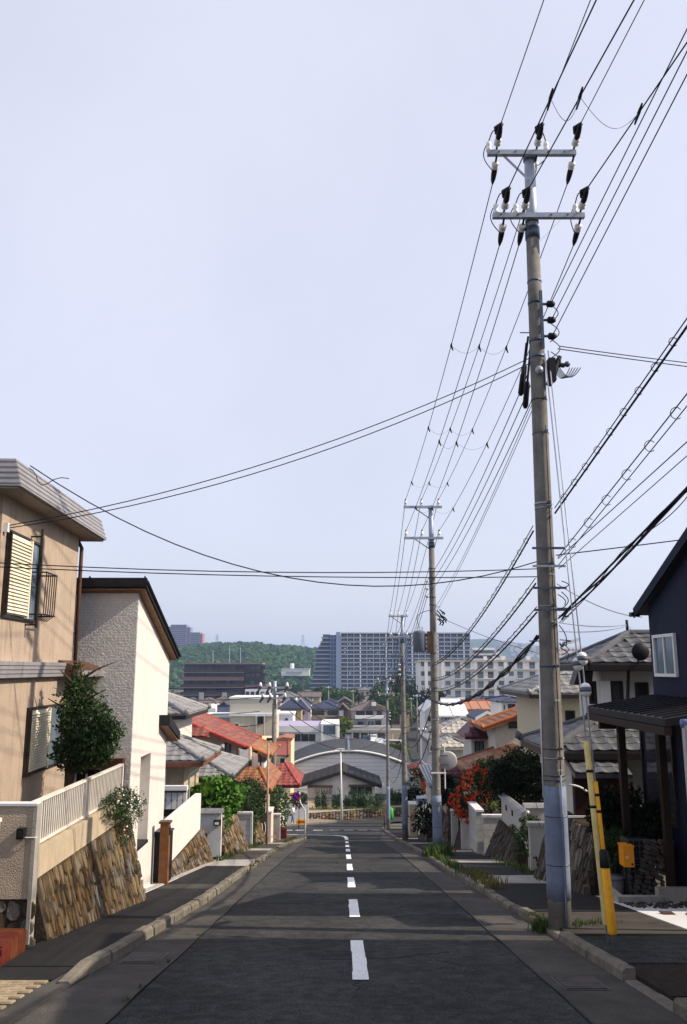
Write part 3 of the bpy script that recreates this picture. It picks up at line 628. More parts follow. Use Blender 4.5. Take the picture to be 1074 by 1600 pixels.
# ================================================================== builders for houses, roofs, walls, plants
M_KAWARA = mat('grey_roof_tile', (0.25, 0.245, 0.24), 0.45, var=0.2, scale=5, rand=0.2, spec=0.35, bump=0.1)
M_KAWARAJ = mat('grey_roof_tile_joined', (0.25, 0.245, 0.24), 0.45, var=0.2, scale=5, island=0.2, spec=0.35)
M_KAWD = mat('dark_grey_roof_tile', (0.115, 0.118, 0.125), 0.4, var=0.2, scale=5, rand=0.25, spec=0.4, bump=0.1); M_KAWDJ = mat('dark_grey_roof_tile_joined', (0.115, 0.118, 0.125), 0.4, var=0.2, scale=5, island=0.25, spec=0.4)  # grey tiles again for shade-side roofs on the right, shade put into the colour
M_RIDGED = mat('dark_ridge_tile', (0.09, 0.092, 0.10), 0.45, var=0.15, scale=6, rand=0.12)
M_RIDGE = mat('grey_ridge_tile', (0.20, 0.20, 0.20), 0.45, var=0.15, scale=6, rand=0.12, spec=0.5)
def roofmat(name, col, **k):
    return mat(name, col, 0.5, var=0.12, scale=4, rand=0.16, spec=0.2, dirt=.35, **k), mat(name + '_joined', col, 0.5, var=0.12, scale=4, island=0.16, spec=0.2, dirt=.35)
MR_RED = roofmat('red_roof_tile', (0.25, 0.088, 0.066)); MR_ORANGE = roofmat('orange_roof_tile', (0.31, 0.14, 0.068)); MR_SCARLET = roofmat('scarlet_roof_tile', (0.26, 0.07, 0.055))
MR_GREY = (M_KAWARA, M_KAWARAJ); MR_GREYD = (M_KAWD, M_KAWDJ); MR_PALE = roofmat('pale_roof_tile', (0.46, 0.43, 0.38)); MR_MAROON = roofmat('maroon_roof_tile', (0.10, 0.025, 0.035)); MR_BROWN = roofmat('brown_roof_tile', (0.24, 0.11, 0.05))
MR_DARK = roofmat('dark_roof_tile', (0.055, 0.058, 0.065)); MR_BLUE = roofmat('blue_roof_tile', (0.05, 0.065, 0.11))
_tm = {}
def tile_unit():
    m = MB(); prof = [(0, .20), (.10, .26), (.22, .16), (.42, .03), (.62, .02), (.82, .10), (1.0, .20)]
    vs = []
    for (x, h) in prof: vs.append((x - .5, -.5, h + .16))
    for (x, h) in prof: vs.append((x - .5, .62, h * .9 + .0))
    for (x, h) in prof: vs.append((x - .5, -.5, h + .02))
    n = len(prof); fs = []
    for i in range(n - 1): fs.append((i, i + 1, n + i + 1, n + i)); fs.append((2 * n + i, 2 * n + i + 1, i + 1, i))
    return m.add(vs, fs)
TU = tile_unit()
def tile_slope(roof, A, B, C, D, mats, w=0.29, l=0.27, maxn=300, hgt=0.26, near_first=True):
    """tiles on the slope A (eave left) B (eave right) C (upper right) D (upper left), seen from outside"""
    A, B, C, D = map(Vector, (A, B, C, D)); u = (B - A).normalized(); nrm = u.cross((D + C) / 2 - (A + B) / 2).normalized(); up = nrm.cross(u).normalized()
    key = mats[0].name
    if key not in _tm: _tm[key] = shared(TU, 'tile', mats[0], True)
    H = max((D - A).dot(up), (C - A).dot(up)); W = (B - A).length; du, cu = (D - A).dot(u), (C - A).dot(u)
    bas = basis(u, up, nrm); lst = []
    nr = max(1, int(round(H / l))); l = H / nr
    for j in range(nr):
        v = (j + .5) * l; f = v / H; xl, xr = du * f, W + (cu - W) * f
        i0, i1 = math.floor(xl / w), math.ceil(xr / w)
        for i in range(i0, i1):
            x = (i + .5) * w
            if x < xl + .1 * w or x > xr - .1 * w: continue
            lst.append(A + u * x + up * v + nrm * 0.005)
    lst.sort(key=lambda p: p.length)
    for p in lst[:maxn]: piece('tile', _tm[key], roof, p + nrm * rnd.uniform(-.004, .006), bas @ Matrix.Rotation(rnd.uniform(-.02, .02), 3, 'Z'), (w, l, hgt * w * 1.6))
    if len(lst) > maxn:
        m = MB()
        for p in lst[maxn:]:
            M_ = Matrix.Translation(p) @ bas.to_4x4() @ Matrix.Diagonal((w, l, hgt * w * 1.6, 1))
            m.add([M_ @ Vector(q) for q in TU.v], TU.f)
        m.build('tile_field', mats[1], roof, True, kind='stuff')
def ridge(roof, a, b, m_, r=0.09, step=0.42, lift=.03, end=True):
    r *= .85
    a, b = Vector(a), Vector(b); n = max(1, int((b - a).length / step)); d = (b - a) / n
    for i in range(n):
        p, q = a + d * i + Vector((0, 0, lift)), a + d * (i + 1.04) + Vector((0, 0, lift))
        MB().tube([p, q], [r, r * .97], 8).build('ridge_tile', m_, roof, False)
    if end:
        MB().tube([a + Vector((0, 0, lift)), a - d.normalized() * .08 + Vector((0, 0, lift + .06)), a - d.normalized() * .12 + Vector((0, 0, lift + .17))], [r * 1.2, r * 1.3, r * .5], 8).build('end_tile', m_, roof, True)
def slab(parent, poly, th, m_, name='roof'):
    poly = [Vector(p) for p in poly]; n = (poly[1] - poly[0]).cross(poly[2] - poly[0]).normalized()
    if n.z < 0: n = -n
    return MB().prism(poly, -n * th).build(name, m_, parent)
def hip_roof(parent, x0, x1, y0, y1, ze, pitch, mats, vis='SE', w=.29, l=.27, maxn=150, soffit=None, fascia=None, rmat=None, rr_=.09, tiles=True):
    """hip roof over a rectangle; tiles laid on the slopes in vis"""
    rmat = rmat or M_RIDGE; Wx, Wy = x1 - x0, y1 - y0; rn = min(Wx, Wy) / 2; zr = ze + rn * pitch
    if Wx >= Wy: r0, r1 = Vector((x0 + rn, (y0 + y1) / 2, zr)), Vector((x1 - rn, (y0 + y1) / 2, zr))
    else: r0, r1 = Vector(((x0 + x1) / 2, y0 + rn, zr)), Vector(((x0 + x1) / 2, y1 - rn, zr))
    c = [Vector((x0, y0, ze)), Vector((x1, y0, ze)), Vector((x1, y1, ze)), Vector((x0, y1, ze))]
    if Wx >= Wy: sl = {'S': (c[0], c[1], r1, r0), 'E': (c[1], c[2], r1, r1), 'N': (c[2], c[3], r0, r1), 'W': (c[3], c[0], r0, r0)}
    else: sl = {'S': (c[0], c[1], r0, r0), 'E': (c[1], c[2], r1, r0), 'N': (c[2], c[3], r1, r1), 'W': (c[3], c[0], r0, r1)}
    m = MB(); bz = Vector((0, 0, -.12)); m.add([p + bz for p in c], [(3, 2, 1, 0)])
    for k, q in sl.items():
        pts = [q[0], q[1], q[2]] + ([q[3]] if (q[3] - q[2]).length > 1e-6 else []); m.add(pts, [tuple(range(len(pts)))])
        m.add([q[0] + bz, q[1] + bz, q[1], q[0]], [(0, 1, 2, 3)])
    rf = m.build('roof', mats[1], parent)
    if soffit: MB().box(x0 + .03, x1 - .03, y0 + .03, y1 - .03, ze - .17, ze - .125).build('soffit', soffit, rf)
    if fascia:
        for a, b in ((0, 1), (1, 2), (3, 0)):
            p, q = c[a] + Vector((0, 0, -.1)), c[b] + Vector((0, 0, -.1)); d = (q - p).normalized(); o = Vector((d.y, -d.x, 0)) * .015
            MB().bar(p + o, q + o, o.normalized() * .012, (0, 0, .06)).build('fascia', fascia, rf)
    for k in vis:
        q = sl[k]
        if tiles: tile_slope(rf, q[0], q[1], q[2], q[3], mats, w, l, maxn)
    ks = set(vis)
    if 'S' in ks or 'E' in ks: ridge(rf, c[1], r1 if Wx >= Wy else r0, rmat, rr_)
    if 'S' in ks or 'W' in ks: ridge(rf, c[0], r0, rmat, rr_)
    if 'E' in ks: ridge(rf, c[2], r1, rmat, rr_)
    if 'W' in ks: ridge(rf, c[3], r0 if Wx >= Wy else r1, rmat, rr_)
    if (r1 - r0).length > .2: ridge(rf, r0, r1, rmat, rr_, end=False)
    return rf
M_GLASS = glassy('window_glass', (0.03, 0.035, 0.045)); M_GLASSB = glassy('blue_glass', (0.10, 0.14, 0.18), 0.12)
M_ALU = mat('aluminium_frame', (0.55, 0.56, 0.58), 0.4, var=0.05, metal=0.5); M_BRONZE = mat('bronze_frame', (0.035, 0.028, 0.025), 0.45, var=0.1, metal=0.3)
M_WFRAME = mat('white_frame', (0.72, 0.72, 0.71), 0.45, var=0.04)
def window(parent, O, u, n, s0, s1, z0, z1, panes=2, fm=None, gm=None, fw=.05, out=.05, name='window'):
    """O plan origin, u along the wall, n outward; s, z in metres"""
    fm, gm = fm or M_ALU, gm or M_GLASS; u, n, O = Vector(u), Vector(n), Vector(O); up = Vector((0, 0, 1))
    P = lambda s, z, d: Vector((O.x, O.y, 0)) + u * s + up * z + n * d
    m = MB()
    def b(sa, sb, za, zb, d0, d1): m.hexa([P(sa, za, d0), P(sb, za, d0), P(sb, za, d1), P(sa, za, d1), P(sa, zb, d0), P(sb, zb, d0), P(sb, zb, d1), P(sa, zb, d1)])
    b(s0, s1, z0, z0 + fw, 0, out); b(s0, s1, z1 - fw, z1, 0, out); b(s0, s0 + fw, z0 + fw, z1 - fw, 0, out); b(s1 - fw, s1, z0 + fw, z1 - fw, 0, out)
    for i in range(1, panes): s = s0 + (s1 - s0) * i / panes; b(s - fw * .4, s + fw * .4, z0 + fw, z1 - fw, 0, out * .8)
    f = m.build(name, fm, parent)
    for i in range(panes):
        a, c = s0 + fw + (s1 - s0 - 2 * fw) * i / panes, s0 + fw + (s1 - s0 - 2 * fw) * (i + 1) / panes
        m = MB(); dd = out * (.25 if i % 2 else .42); b(a + .004, c - .004, z0 + fw, z1 - fw, .003, dd); m.build('pane', gm, f)
    return f
UX, UY, NX, NY = Vector((1, 0, 0)), Vector((0, 1, 0)), Vector((-1, 0, 0)), Vector((0, -1, 0))
def swin(parent, xa, ya, xb, yb, Y, **k):          # window on a wall facing the camera at depth Y, from photo pixels
    p, q = atY(xa, yb, Y), atY(xb, ya, Y)
    return window(parent, (0, Y, 0), UX, NY, p.x, q.x, p.z, q.z, **k)
# ---- stone walls
_sv = []
for k in range(7):
    r2 = random.Random(k + 40); n = 8; m = MB(); out_, top_ = [], []
    for i in range(n):
        th = 2 * math.pi * i / n + math.pi / 8; sq = 1 / max(abs(math.cos(th)), abs(math.sin(th))); rr_ = .5 * (sq * .85 + .15) * r2.uniform(.80, 1.0)
        out_.append((math.cos(th) * rr_, math.sin(th) * rr_, 0)); top_.append((math.cos(th) * rr_ * .86, math.sin(th) * rr_ * .88, r2.uniform(.45, 1.0)))
    fs = [tuple(range(n, 2 * n))]
    for i in range(n): j = (i + 1) % n; fs.append((i, j, n + j, n + i))
    _sv.append(m.add(out_ + top_, fs))
_stm = {}
def stone_face(parent, O, u, up, nrm, W, hfun, cw, ch, mats, lean=0.12, th=.05, zmin=0.0, maxn=300, jit=.012):
    """irregular stones over a face: O lower-left, hfun(s) -> (low, high) along up"""
    for mm in mats:
        if mm.name not in _stm: _stm[mm.name] = [shared(v, 'stone', mm, False) for v in _sv]
    O, u, up, nrm = map(Vector, (O, u, up, nrm)); s = 0.0; items = []
    while s < W:
        cwid = cw * rnd.uniform(.7, 1.35); sc_ = s + cwid / 2; lo, hi = hfun(min(sc_, W)); q = hi
        while q > lo:
            hgt = min(ch * rnd.uniform(.6, 1.4), q - lo + .02)
            if hgt < ch * .25: hgt = ch * .3
            c = O + u * (sc_ + lean * (q - hgt / 2 - lo) + rnd.uniform(-jit, jit)) + up * (q - hgt / 2) + nrm * rnd.uniform(-.01, .01)
            items.append((c, cwid, hgt)); q -= hgt
        s += cwid
    for c, a, b in items[:maxn]:
        ang = rnd.uniform(-.12, .12) - lean * .7
        me = rnd.choice(_stm[rnd.choice(mats).name])
        piece('stone', me, parent, c, basis(u, up, nrm) @ Matrix.Rotation(ang, 3, 'Z'), (a * (1.10 if cw < .2 else 1.05), b * 1.10, th * rnd.uniform(.6, 1.3)))
M_ST = [mat('stone_tan', (0.30, 0.225, 0.13), 0.9, var=0.3, scale=14, bump=0.9, bscale=45, rand=0.4, dirt=.6), mat('stone_brown', (0.15, 0.105, 0.06), 0.9, var=0.3, scale=14, bump=0.9, bscale=45, rand=0.4, dirt=.6), mat('stone_grey', (0.25, 0.225, 0.19), 0.9, var=0.3, scale=14, bump=0.9, bscale=45, rand=0.4, dirt=.6), mat('stone_rust', (0.22, 0.135, 0.06), 0.9, var=0.3, scale=14, bump=0.9, bscale=45, rand=0.35, dirt=.6)]
M_MORTAR = mat('mortar_dark', (0.055, 0.042, 0.03), 0.95, var=0.3, scale=12, bump=0.8)
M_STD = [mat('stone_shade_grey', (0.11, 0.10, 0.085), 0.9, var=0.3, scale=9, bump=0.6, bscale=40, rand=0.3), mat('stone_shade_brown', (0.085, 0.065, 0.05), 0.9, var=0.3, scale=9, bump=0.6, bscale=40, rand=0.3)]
# ---- foliage
def leafmat(name, col, rand_=.45): return mat(name, col, 0.55, var=0.15, scale=3, island=rand_, hue=.03, spec=0.2, transl=0.25)
M_LEAFD = leafmat('leaf_dark', (0.030, 0.060, 0.018)); M_LEAF = leafmat('leaf_mid', (0.055, 0.115, 0.025)); M_LEAFB = leafmat('leaf_bright', (0.085, 0.20, 0.025)); M_LEAFY = leafmat('leaf_yellow', (0.16, 0.21, 0.04)); M_LEAFO = leafmat('leaf_olive', (0.075, 0.085, 0.03))
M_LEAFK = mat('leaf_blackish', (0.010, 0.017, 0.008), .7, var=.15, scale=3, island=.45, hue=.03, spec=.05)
M_BARK = mat('bark', (0.10, 0.07, 0.05), 0.9, var=0.3, scale=14, bump=0.8); M_BARKD = mat('bark_dark', (0.05, 0.038, 0.03), 0.9, var=0.3, scale=14, bump=0.8)
def leaf_mesh(blobs, size, seed, shell=.55, droop=0.0, asp=.5):
    """blobs: (centre, radii, count); each leaf is a folded diamond of two triangles"""
    g = np.random.default_rng(seed); V = []; Fc = []
    for c, rad, n in blobs:
        n = int(n)
        d = g.normal(size=(n, 3)); d /= np.linalg.norm(d, axis=1)[:, None]
        r_ = (shell + (1 - shell) * g.random(n) ** .6)
        lump = 1 + .22 * np.sin(d[:, 0] * 5 + seed) * np.sin(d[:, 1] * 4 + 1.3 * seed) + .14 * np.sin(d[:, 2] * 9 + seed * 2) + .08 * g.normal(size=n)
        p = np.array(c) + d * np.array(rad) * (r_ * lump)[:, None]
        ax = d * .6 + g.normal(size=(n, 3)) * .8; ax[:, 2] -= droop; ax /= np.linalg.norm(ax, axis=1)[:, None]
        b = np.cross(ax, g.normal(size=(n, 3))); b /= np.linalg.norm(b, axis=1)[:, None]; nn = np.cross(ax, b)
        s = (size * (.6 + .8 * g.random(n)))[:, None]
        k = sum(len(a) for a in V)
        q = np.stack([p - ax * s * .5, p + b * s * asp * .5 + nn * s * .08, p + ax * s * .5, p - b * s * asp * .5 + nn * s * .08], 1).reshape(-1, 3)
        V.append(q); i = k + 4 * np.arange(n)[:, None]; Fc.append(np.concatenate([i, i + 1, i + 2, i, i + 2, i + 3], 1).reshape(-1, 3))
    return np.concatenate(V), np.concatenate(Fc)
def leaves(name, blobs, size, m_, parent=None, seed=1, label=None, cat=None, group=None, kind=None, org=None, **k):
    V, Fc = leaf_mesh(blobs, size, seed, **k); org = Vector(org) if org is not None else (ORG[parent.name] if parent is not None else Vector(blobs[0][0]))
    V = V - np.array(org)
    me = bpy.data.meshes.new(name); me.vertices.add(len(V)); me.vertices.foreach_set('co', V.astype(np.float32).ravel())
    me.loops.add(len(Fc) * 3); me.polygons.add(len(Fc)); me.loops.foreach_set('vertex_index', Fc.astype(np.int32).ravel())
    me.polygons.foreach_set('loop_start', np.arange(0, len(Fc) * 3, 3, dtype=np.int32)); me.update(calc_edges=True); me.materials.append(m_)
    o = bpy.data.objects.new(name, me); COL.objects.link(o)
    if parent is not None: o.parent = parent
    else: o.location = org
    ORG[o.name] = org; return tag(o, label, cat, group, kind)
def bush(name, label, cat, base, blobs, size, m_, seed=1, group=None, stem=True, **k):
    t = thing(name, label, cat, base, group); b = Vector(base)
    if stem:
        m = MB()
        for c, r_, n in blobs:
            m.tube([b + Vector((rnd.uniform(-.03, .03), 0, -.1)), b.lerp(Vector(c), .5) + Vector((.03, .02, 0)), Vector(c)], [.03, .022, .008], 5)
        m.build('stems', M_BARKD, t, True)
    leaves('foliage', blobs, size, m_, t, seed, **k); return t
# ================================================================== left side of the street
M_BEIGE = mat('beige_stucco', (0.395, 0.315, 0.245), 0.88, var=0.08, scale=2.5, bump=0.35, bscale=70, streak=0.55, dirt=0.2)
M_MANS = mat('grey_metal_fascia', (0.33, 0.32, 0.33), 0.45, var=0.1, scale=3, metal=0.35)
M_MANSJ = mat('fascia_seam', (0.24, 0.235, 0.24), 0.5, var=0.1)
M_BRWN = mat('brown_trim', (0.10, 0.055, 0.035), 0.55, var=0.15, scale=8)
M_CREAM = mat('cream_shutter', (0.76, 0.70, 0.53), 0.5, var=0.06)
M_SOFF = mat('soffit_board', (0.30, 0.24, 0.20), 0.8, var=0.1, scale=6)
# ---- beige house
A, B = (-4.50, 10.62), (-4.67, 14.30)
uw = (Vector((B[0] - A[0], B[1] - A[1], 0))).normalized(); nw = Vector((uw.y, -uw.x, 0))
h = thing('beige_house', 'two-storey beige stucco house with grey metal roof edge, left foreground', 'house', (-7, 12.5, -3.2))
lf = -nw * 7.5; a3, b3 = Vector((*A, 0)), Vector((*B, 0))
zb, zt = -3.4, 2.30
MB().hexa([q + Vector((0, 0, z)) for z in (zb, zt) for q in (a3, b3, b3 + lf, a3 + lf)][0:4] + [q + Vector((0, 0, zt)) for q in (a3, b3, b3 + lf, a3 + lf)]).build('wall', M_BEIGE, h)
e = [Vector((-4.12, 10.22, 2.30)), Vector((-4.32, 14.78, 2.30)), Vector((-12.6, 14.4, 2.30)), Vector((-12.4, 9.85, 2.30))]
cen = sum(e, Vector()) / 4
tp_ = [p + (cen - p).normalized() * .13 + Vector((0, 0, .37)) for p in e]
rf = MB().hexa(e + tp_).build('roof', M_MANS, h)
for i in range(5):                       # pressed seams of the fascia
    f = (i + .5) / 5
    for k in (0, 3):
        j = (k + 1) % 4; p, q = e[k].lerp(tp_[k], f), e[j].lerp(tp_[j], f); d = (q - p).normalized(); o = Vector((d.y, -d.x, 0)) * .004
        MB().bar(p + o, q + o, o.normalized() * .006, (0, 0, .008)).build('fascia_seam', M_MANSJ, rf)
for i in range(1, 3):
    p, q = e[0].lerp(e[1], i / 3), tp_[0].lerp(tp_[1], i / 3)
    continue
    p, q = e[0].lerp(e[1], i / 12), tp_[0].lerp(tp_[1], i / 12)
    MB().bar(p + Vector((.003, 0, 0)), q + Vector((.003, 0, 0)), (0, .004, 0), (.004, 0, 0)).build('fascia_joint', M_MANSJ, rf)
MB().hexa([p + (cen - p).normalized() * .06 + Vector((0, 0, -.03)) for p in e] + [p + (cen - p).normalized() * .06 for p in e]).build('soffit', M_SOFF, h)
wpt = lambda s, z, d=0: a3 + uw * s + Vector((0, 0, z)) + nw * d
# storey band with its returned corner roof
for i in range(4):
    z0 = -.12 + i * .055
    MB().hexa([wpt(-.1, z0, 0), wpt(-.1, z0, .10 + .012 * i), wpt(3.72, z0, .10 + .012 * i), wpt(3.72, z0, 0), wpt(-.1, z0 + .05, 0), wpt(-.1, z0 + .05, .10 + .012 * i), wpt(3.72, z0 + .05, .10 + .012 * i), wpt(3.72, z0 + .05, 0)]).build('band_strip', M_MANS, h)
pr = MB().prism([wpt(2.9, -.13, .01), wpt(2.9, -.13, .34), wpt(2.9, .02, .34), wpt(2.9, .14, .01)], uw * 1.5).build('porch_roof', M_BRWN, h)
MB().hexa([wpt(2.85, -.13, .34), wpt(2.85, -.13, .40), wpt(4.45, -.13, .40), wpt(4.45, -.13, .34), wpt(2.85, -.03, .34), wpt(2.85, -.03, .41), wpt(4.45, -.03, .41), wpt(4.45, -.03, .34)]).build('gutter_trough', M_MANS, pr)
def sw(x, y):
    q = onwall(x, y, A, B); return (q - a3).dot(uw), q.z
def shutter_window(xl, xs, xr, yt, yb, guard):
    s0, z1 = sw(xl, yt); _, z0 = sw(xl, yb); s1, _ = sw(xr, yb); sm_, _ = sw(xs, yb)
    f = window(h, a3, uw, nw, s0, s1, z0, z1, 2, M_BRONZE, M_GLASSB, .035, .035)
    m = MB()
    def hx(m, sa, sb, za, zb_, d0, d1): return m.hexa([wpt(sa, za, d0), wpt(sa, za, d1), wpt(sb, za, d1), wpt(sb, za, d0), wpt(sa, zb_, d0), wpt(sa, zb_, d1), wpt(sb, zb_, d1), wpt(sb, zb_, d0)])
    hx(m, s0 + .05, sm_, z0 + .05, z1 - .05, .036, .045); sh = m.build('shutter', M_CREAM, h)
    for e_ in ((s0 + .012, s0 + .04), (sm_ - .03, sm_ + .01)):
        m = MB(); hx(m, e_[0], e_[1], z0 + .03, z1 - .03, .036, .075); m.build('shutter_stile', M_CREAM if e_[0] > s0 + .1 else M_BRONZE, sh)
    n = 22
    for i in range(n):
        z = z0 + .07 + (z1 - z0 - .14) * i / n; dz = (z1 - z0 - .14) / n
        MB().hexa([wpt(s0 + .042, z, .045), wpt(s0 + .042, z, .072), wpt(sm_ - .03, z, .072), wpt(sm_ - .03, z, .045), wpt(s0 + .042, z + dz * .75, .045), wpt(s0 + .042, z + dz * .6, .055), wpt(sm_ - .03, z + dz * .6, .055), wpt(sm_ - .03, z + dz * .75, .045)]).build('slat', M_CREAM, sh)
    if guard:
        g0, g1 = sm_ + .10, s1 + .10; gt = z0 + (z1 - z0) * .60
        for zz in (z0 + .10, gt):
            g = MB().tube([wpt(g0, zz, .02), wpt(g0, zz, .26), wpt(g1, zz, .26), wpt(g1, zz, .02)], .012, 6).build('guard_rail', M_BRONZE, h)
        for i in range(6):
            s = g0 + (g1 - g0) * i / 5; MB().tube([wpt(s, z0 + .02, .14), wpt(s, z0 + .10, .25), wpt(s, gt, .26)], .008, 5).build('guard_bar', M_BRONZE, g)
        MB().tube([wpt(sm_ + .10, z0 - .09, .16), wpt(sm_ + .10, z1 + .16, .16)], .022, 8).build('guard_post', M_BRONZE, h)
        for zz in (z0 - .05, z1 + .05): MB().tube([wpt(sm_ + .10, zz, .0), wpt(sm_ + .10, zz, .16)], .012, 6).build('post_bracket', M_BRONZE, h)
shutter_window(11, 36, 54, 826, 966, True); shutter_window(42, 66, 91, 1106, 1212, False)
MB().tube([wpt(3.76, 2.25, -.05), wpt(3.78, 2.1, .03), wpt(3.79, -.1, .03)], .035, 8).build('downpipe', M_BRWN, h, True)
for z in (1.5, .6): MB().box(-4.78, -4.62, 14.36, 14.40, z, z + .02).build('pipe_clip', M_BRONZE, h)
MB().box(-4.56, -4.44, 10.68, 10.74, 1.78, 1.9).build('wire_anchor', M_PORC, h)
# ---- front wall: rough pillar, coping, battered stone face, white bar fence
M_ROUGH = mat('rough_grey_render', (0.46, 0.375, 0.285), 0.95, var=0.12, scale=4, bump=1.0, bscale=55)
g = thing('garden_wall', 'battered brown stone garden wall with concrete coping and rough grey pillar, left foreground', 'wall', (-3.6, 12, -3.3))
MB().prism([(-4.9, 10.0, -2.36), (-3.95, 10.0, -2.58), (-3.60, 10.0, -2.58), (-3.60, 10.0, -1.57), (-4.9, 10.0, -1.57)], (0, .13, 0)).build('pillar', M_ROUGH, g)
MB().box(-3.598, -3.555, 9.99, 10.14, -3.06, -1.55).build('pillar_edge', M_CONC, g); MB().box(-4.9, -3.56, 9.985, 10.15, -1.568, -1.54).build('pillar_cap', M_WHITECONC, g)
ft = MB().box(-4.9, -3.6, 10.03, 10.12, -3.3, -2.34).build('pillar_footing', M_MORTAR, g)
stone_face(ft, (-4.9, 10.03, -3.1), (1, 0, 0), (0, 0, 1), (0, -1, 0), 1.28, lambda s: (0, .5), .2, .2, [M_ST[2], M_ST[1]], 0, .03)
bt = .31; xt = -3.60
def base_pts(y): zg = gz(y) + .05; return xt + bt * (-2.41 - zg), zg
prof = lambda y: [(-4.3, y, base_pts(y)[1]), (base_pts(y)[0], y, base_pts(y)[1]), (xt, y, -2.41), (-4.3, y, -2.41)]
pa, pb = prof(10.16), prof(14.2)
core = MB().hexa([pa[0], pa[1], pb[1], pb[0], pa[3], pa[2], pb[2], pb[3]]).build('stone_core', M_MORTAR, g)
up_ = Vector((-bt, 0, 1)).normalized(); nr_ = Vector((1, 0, bt)).normalized(); sq = math.sqrt(1 + bt * bt)
Obase = Vector((xt + bt * 2.0, 10.16, -4.41))
stone_face(core, Obase, (0, 1, 0), up_, nr_, 3.98, lambda s: (max(0, (2.0 - (-2.41 - gz(10.16 + s) - .05)) * sq), 2.0 * sq), .085, .27, M_ST + [M_ST[1]], lean=.2, th=.035)
for i in range(9):                       # pale quoin stones on the sloping end
    f = i / 9; z = -2.45 - f * 1.2; MB().box(xt + bt * (-2.41 - z) - .12, xt + bt * (-2.41 - z) + .03, 14.17, 14.27, z - .125, z).build('end_stone', M_ST[rnd.choice((0, 2))], g)
MB().box(-3.76, -3.585, 10.15, 14.12, -2.41, -2.085).build('coping_wall', mat('tan_concrete', (.46, .38, .27), .85, var=.1, scale=3, bump=.2, streak=.4), g)
yd = MB().box(-4.62, -3.765, 10.15, 14.2, -3, -2.22).build('yard', M_SOIL, kind='structure')
M_FENCE = mat('white_bar_fence', (0.66, 0.62, 0.55), 0.5, var=0.08, scale=5)
f = thing('bar_fence', 'low white metal bar fence on the coping before the beige house', 'fence', (-3.67, 12, -2.08))
MB().box(-3.695, -3.64, 10.16, 14.1, -1.575, -1.54).build('top_rail', M_FENCE, f); MB().box(-3.695, -3.645, 10.16, 14.1, -2.06, -2.03).build('bottom_rail', M_FENCE, f)
for i in range(52):
    y = 10.22 + i * .0755
    MB().box(-3.678, -3.657, y - .011, y + .011, -2.03, -1.575).build('bar', M_FENCE, f)
MB().box(-3.70, -3.635, 12.1, 12.15, -2.08, -1.54).build('post', M_FENCE, f); MB().box(-3.70, -3.635, 14.06, 14.11, -2.08, -1.54).build('post', M_FENCE, f)
m = thing('meter_box', 'small black box with a thin pipe on the rough grey pillar', 'meter box', (-3.83, 9.95, -1.95))
p, q = atY(25, 1312, 9.9), atY(37, 1295, 9.9)
MB().box(p.x, q.x, 9.9, 9.995, p.z, q.z).build('box', M_BLACK, m); MB().box(p.x + .02, q.x - .02, 9.885, 9.898, p.z + .03, q.z - .03).build('lid', M_BRONZE, m)
MB().tube([(q.x, 9.97, p.z + .01), (-3.56, 9.97, p.z + .01), (-3.56, 10.05, p.z)], .008, 5).build('pipe', M_PORC, m)
t = MB().box(-3.95, -3.70, 9.12, 9.3, -3.1, -1.62).box(-3.97, -3.69, 9.10, 9.32, -1.62, -1.58).build('gate_post', M_FENCE, None, False, 'cream gate post at the extreme left edge of the picture', 'post')
M_REDT = mat('red_clay_tile', (0.12, 0.03, 0.017), 0.6, var=0.2, scale=7, rand=0.2)
st = thing('entrance_steps', 'red clay tiled entrance steps at the left edge', 'steps', (-4.2, 9.6, -3.1))
bs = MB().box(-5.2, -3.60, 9.33, 9.99, -3.2, -2.905).box(-5.2, -3.60, 9.05, 9.32, -3.2, -2.965).build('step_core', M_MORTAR, st)
for j in range(4):
    for i in range(8):
        x = -3.7 - i * .2; y0_ = 9.36 + j * .155
        MB().box(x - .095, x + .095, y0_, y0_ + .147, -2.904, -2.88).build('step_tile', M_REDT, bs)
for i in range(8):
    x = -3.7 - i * .2
    MB().box(x - .095, x + .095, 9.08, 9.31, -2.964, -2.94).build('step_tile', M_REDT, bs); MB().box(x - .095, x + .095, 9.325, 9.332, -2.94, -2.885).build('riser_tile', M_REDT, bs)
for j in range(4): MB().box(-3.599, -3.585, 9.08 + j * .23, 9.30 + j * .23, -3.15, -2.90 - (.06 if j == 0 else 0)).build('riser_tile', M_REDT, bs)
# ---- tree before the beige house
t = thing('small_tree', 'small dense dark green tree growing beside the beige house', 'tree', (-4.05, 12.7, -2.25))
MB().tube([(-4.05, 12.7, -2.35), (-4.07, 12.68, -1.7), (-4.02, 12.72, -1.2), (-3.95, 12.7, -.5), (-4.0, 12.7, .1)], [.085, .07, .055, .035, .012], 9).build('trunk', M_BARK, t, True)
mm = MB()
for k in range(9):
    a = k * 2.4; z = -1.3 + k * .14; mm.tube([(-4.02, 12.71, z), (-4.0 + .25 * math.cos(a), 12.7 + .22 * math.sin(a), z + .18), (-3.95 + .5 * math.cos(a), 12.7 + .42 * math.sin(a), z + .30)], [.025, .016, .006], 5)
mm.build('limbs', M_BARK, t, True)
leaves('crown', [((-3.92, 12.7, -.80), (.40, .36, .36), 2300), ((-3.80, 12.65, -1.10), (.40, .36, .32), 2500), ((-4.02, 12.7, -.40), (.24, .24, .30), 1000), ((-4.05, 12.65, -1.22), (.30, .32, .26), 1300), ((-3.56, 12.6, -.92), (.26, .24, .22), 800), ((-4.06, 12.7, -.08), (.12, .10, .2), 160), ((-3.62, 12.6, -1.28), (.2, .2, .14), 350)], .062, M_LEAFD, t, 5, shell=.5)
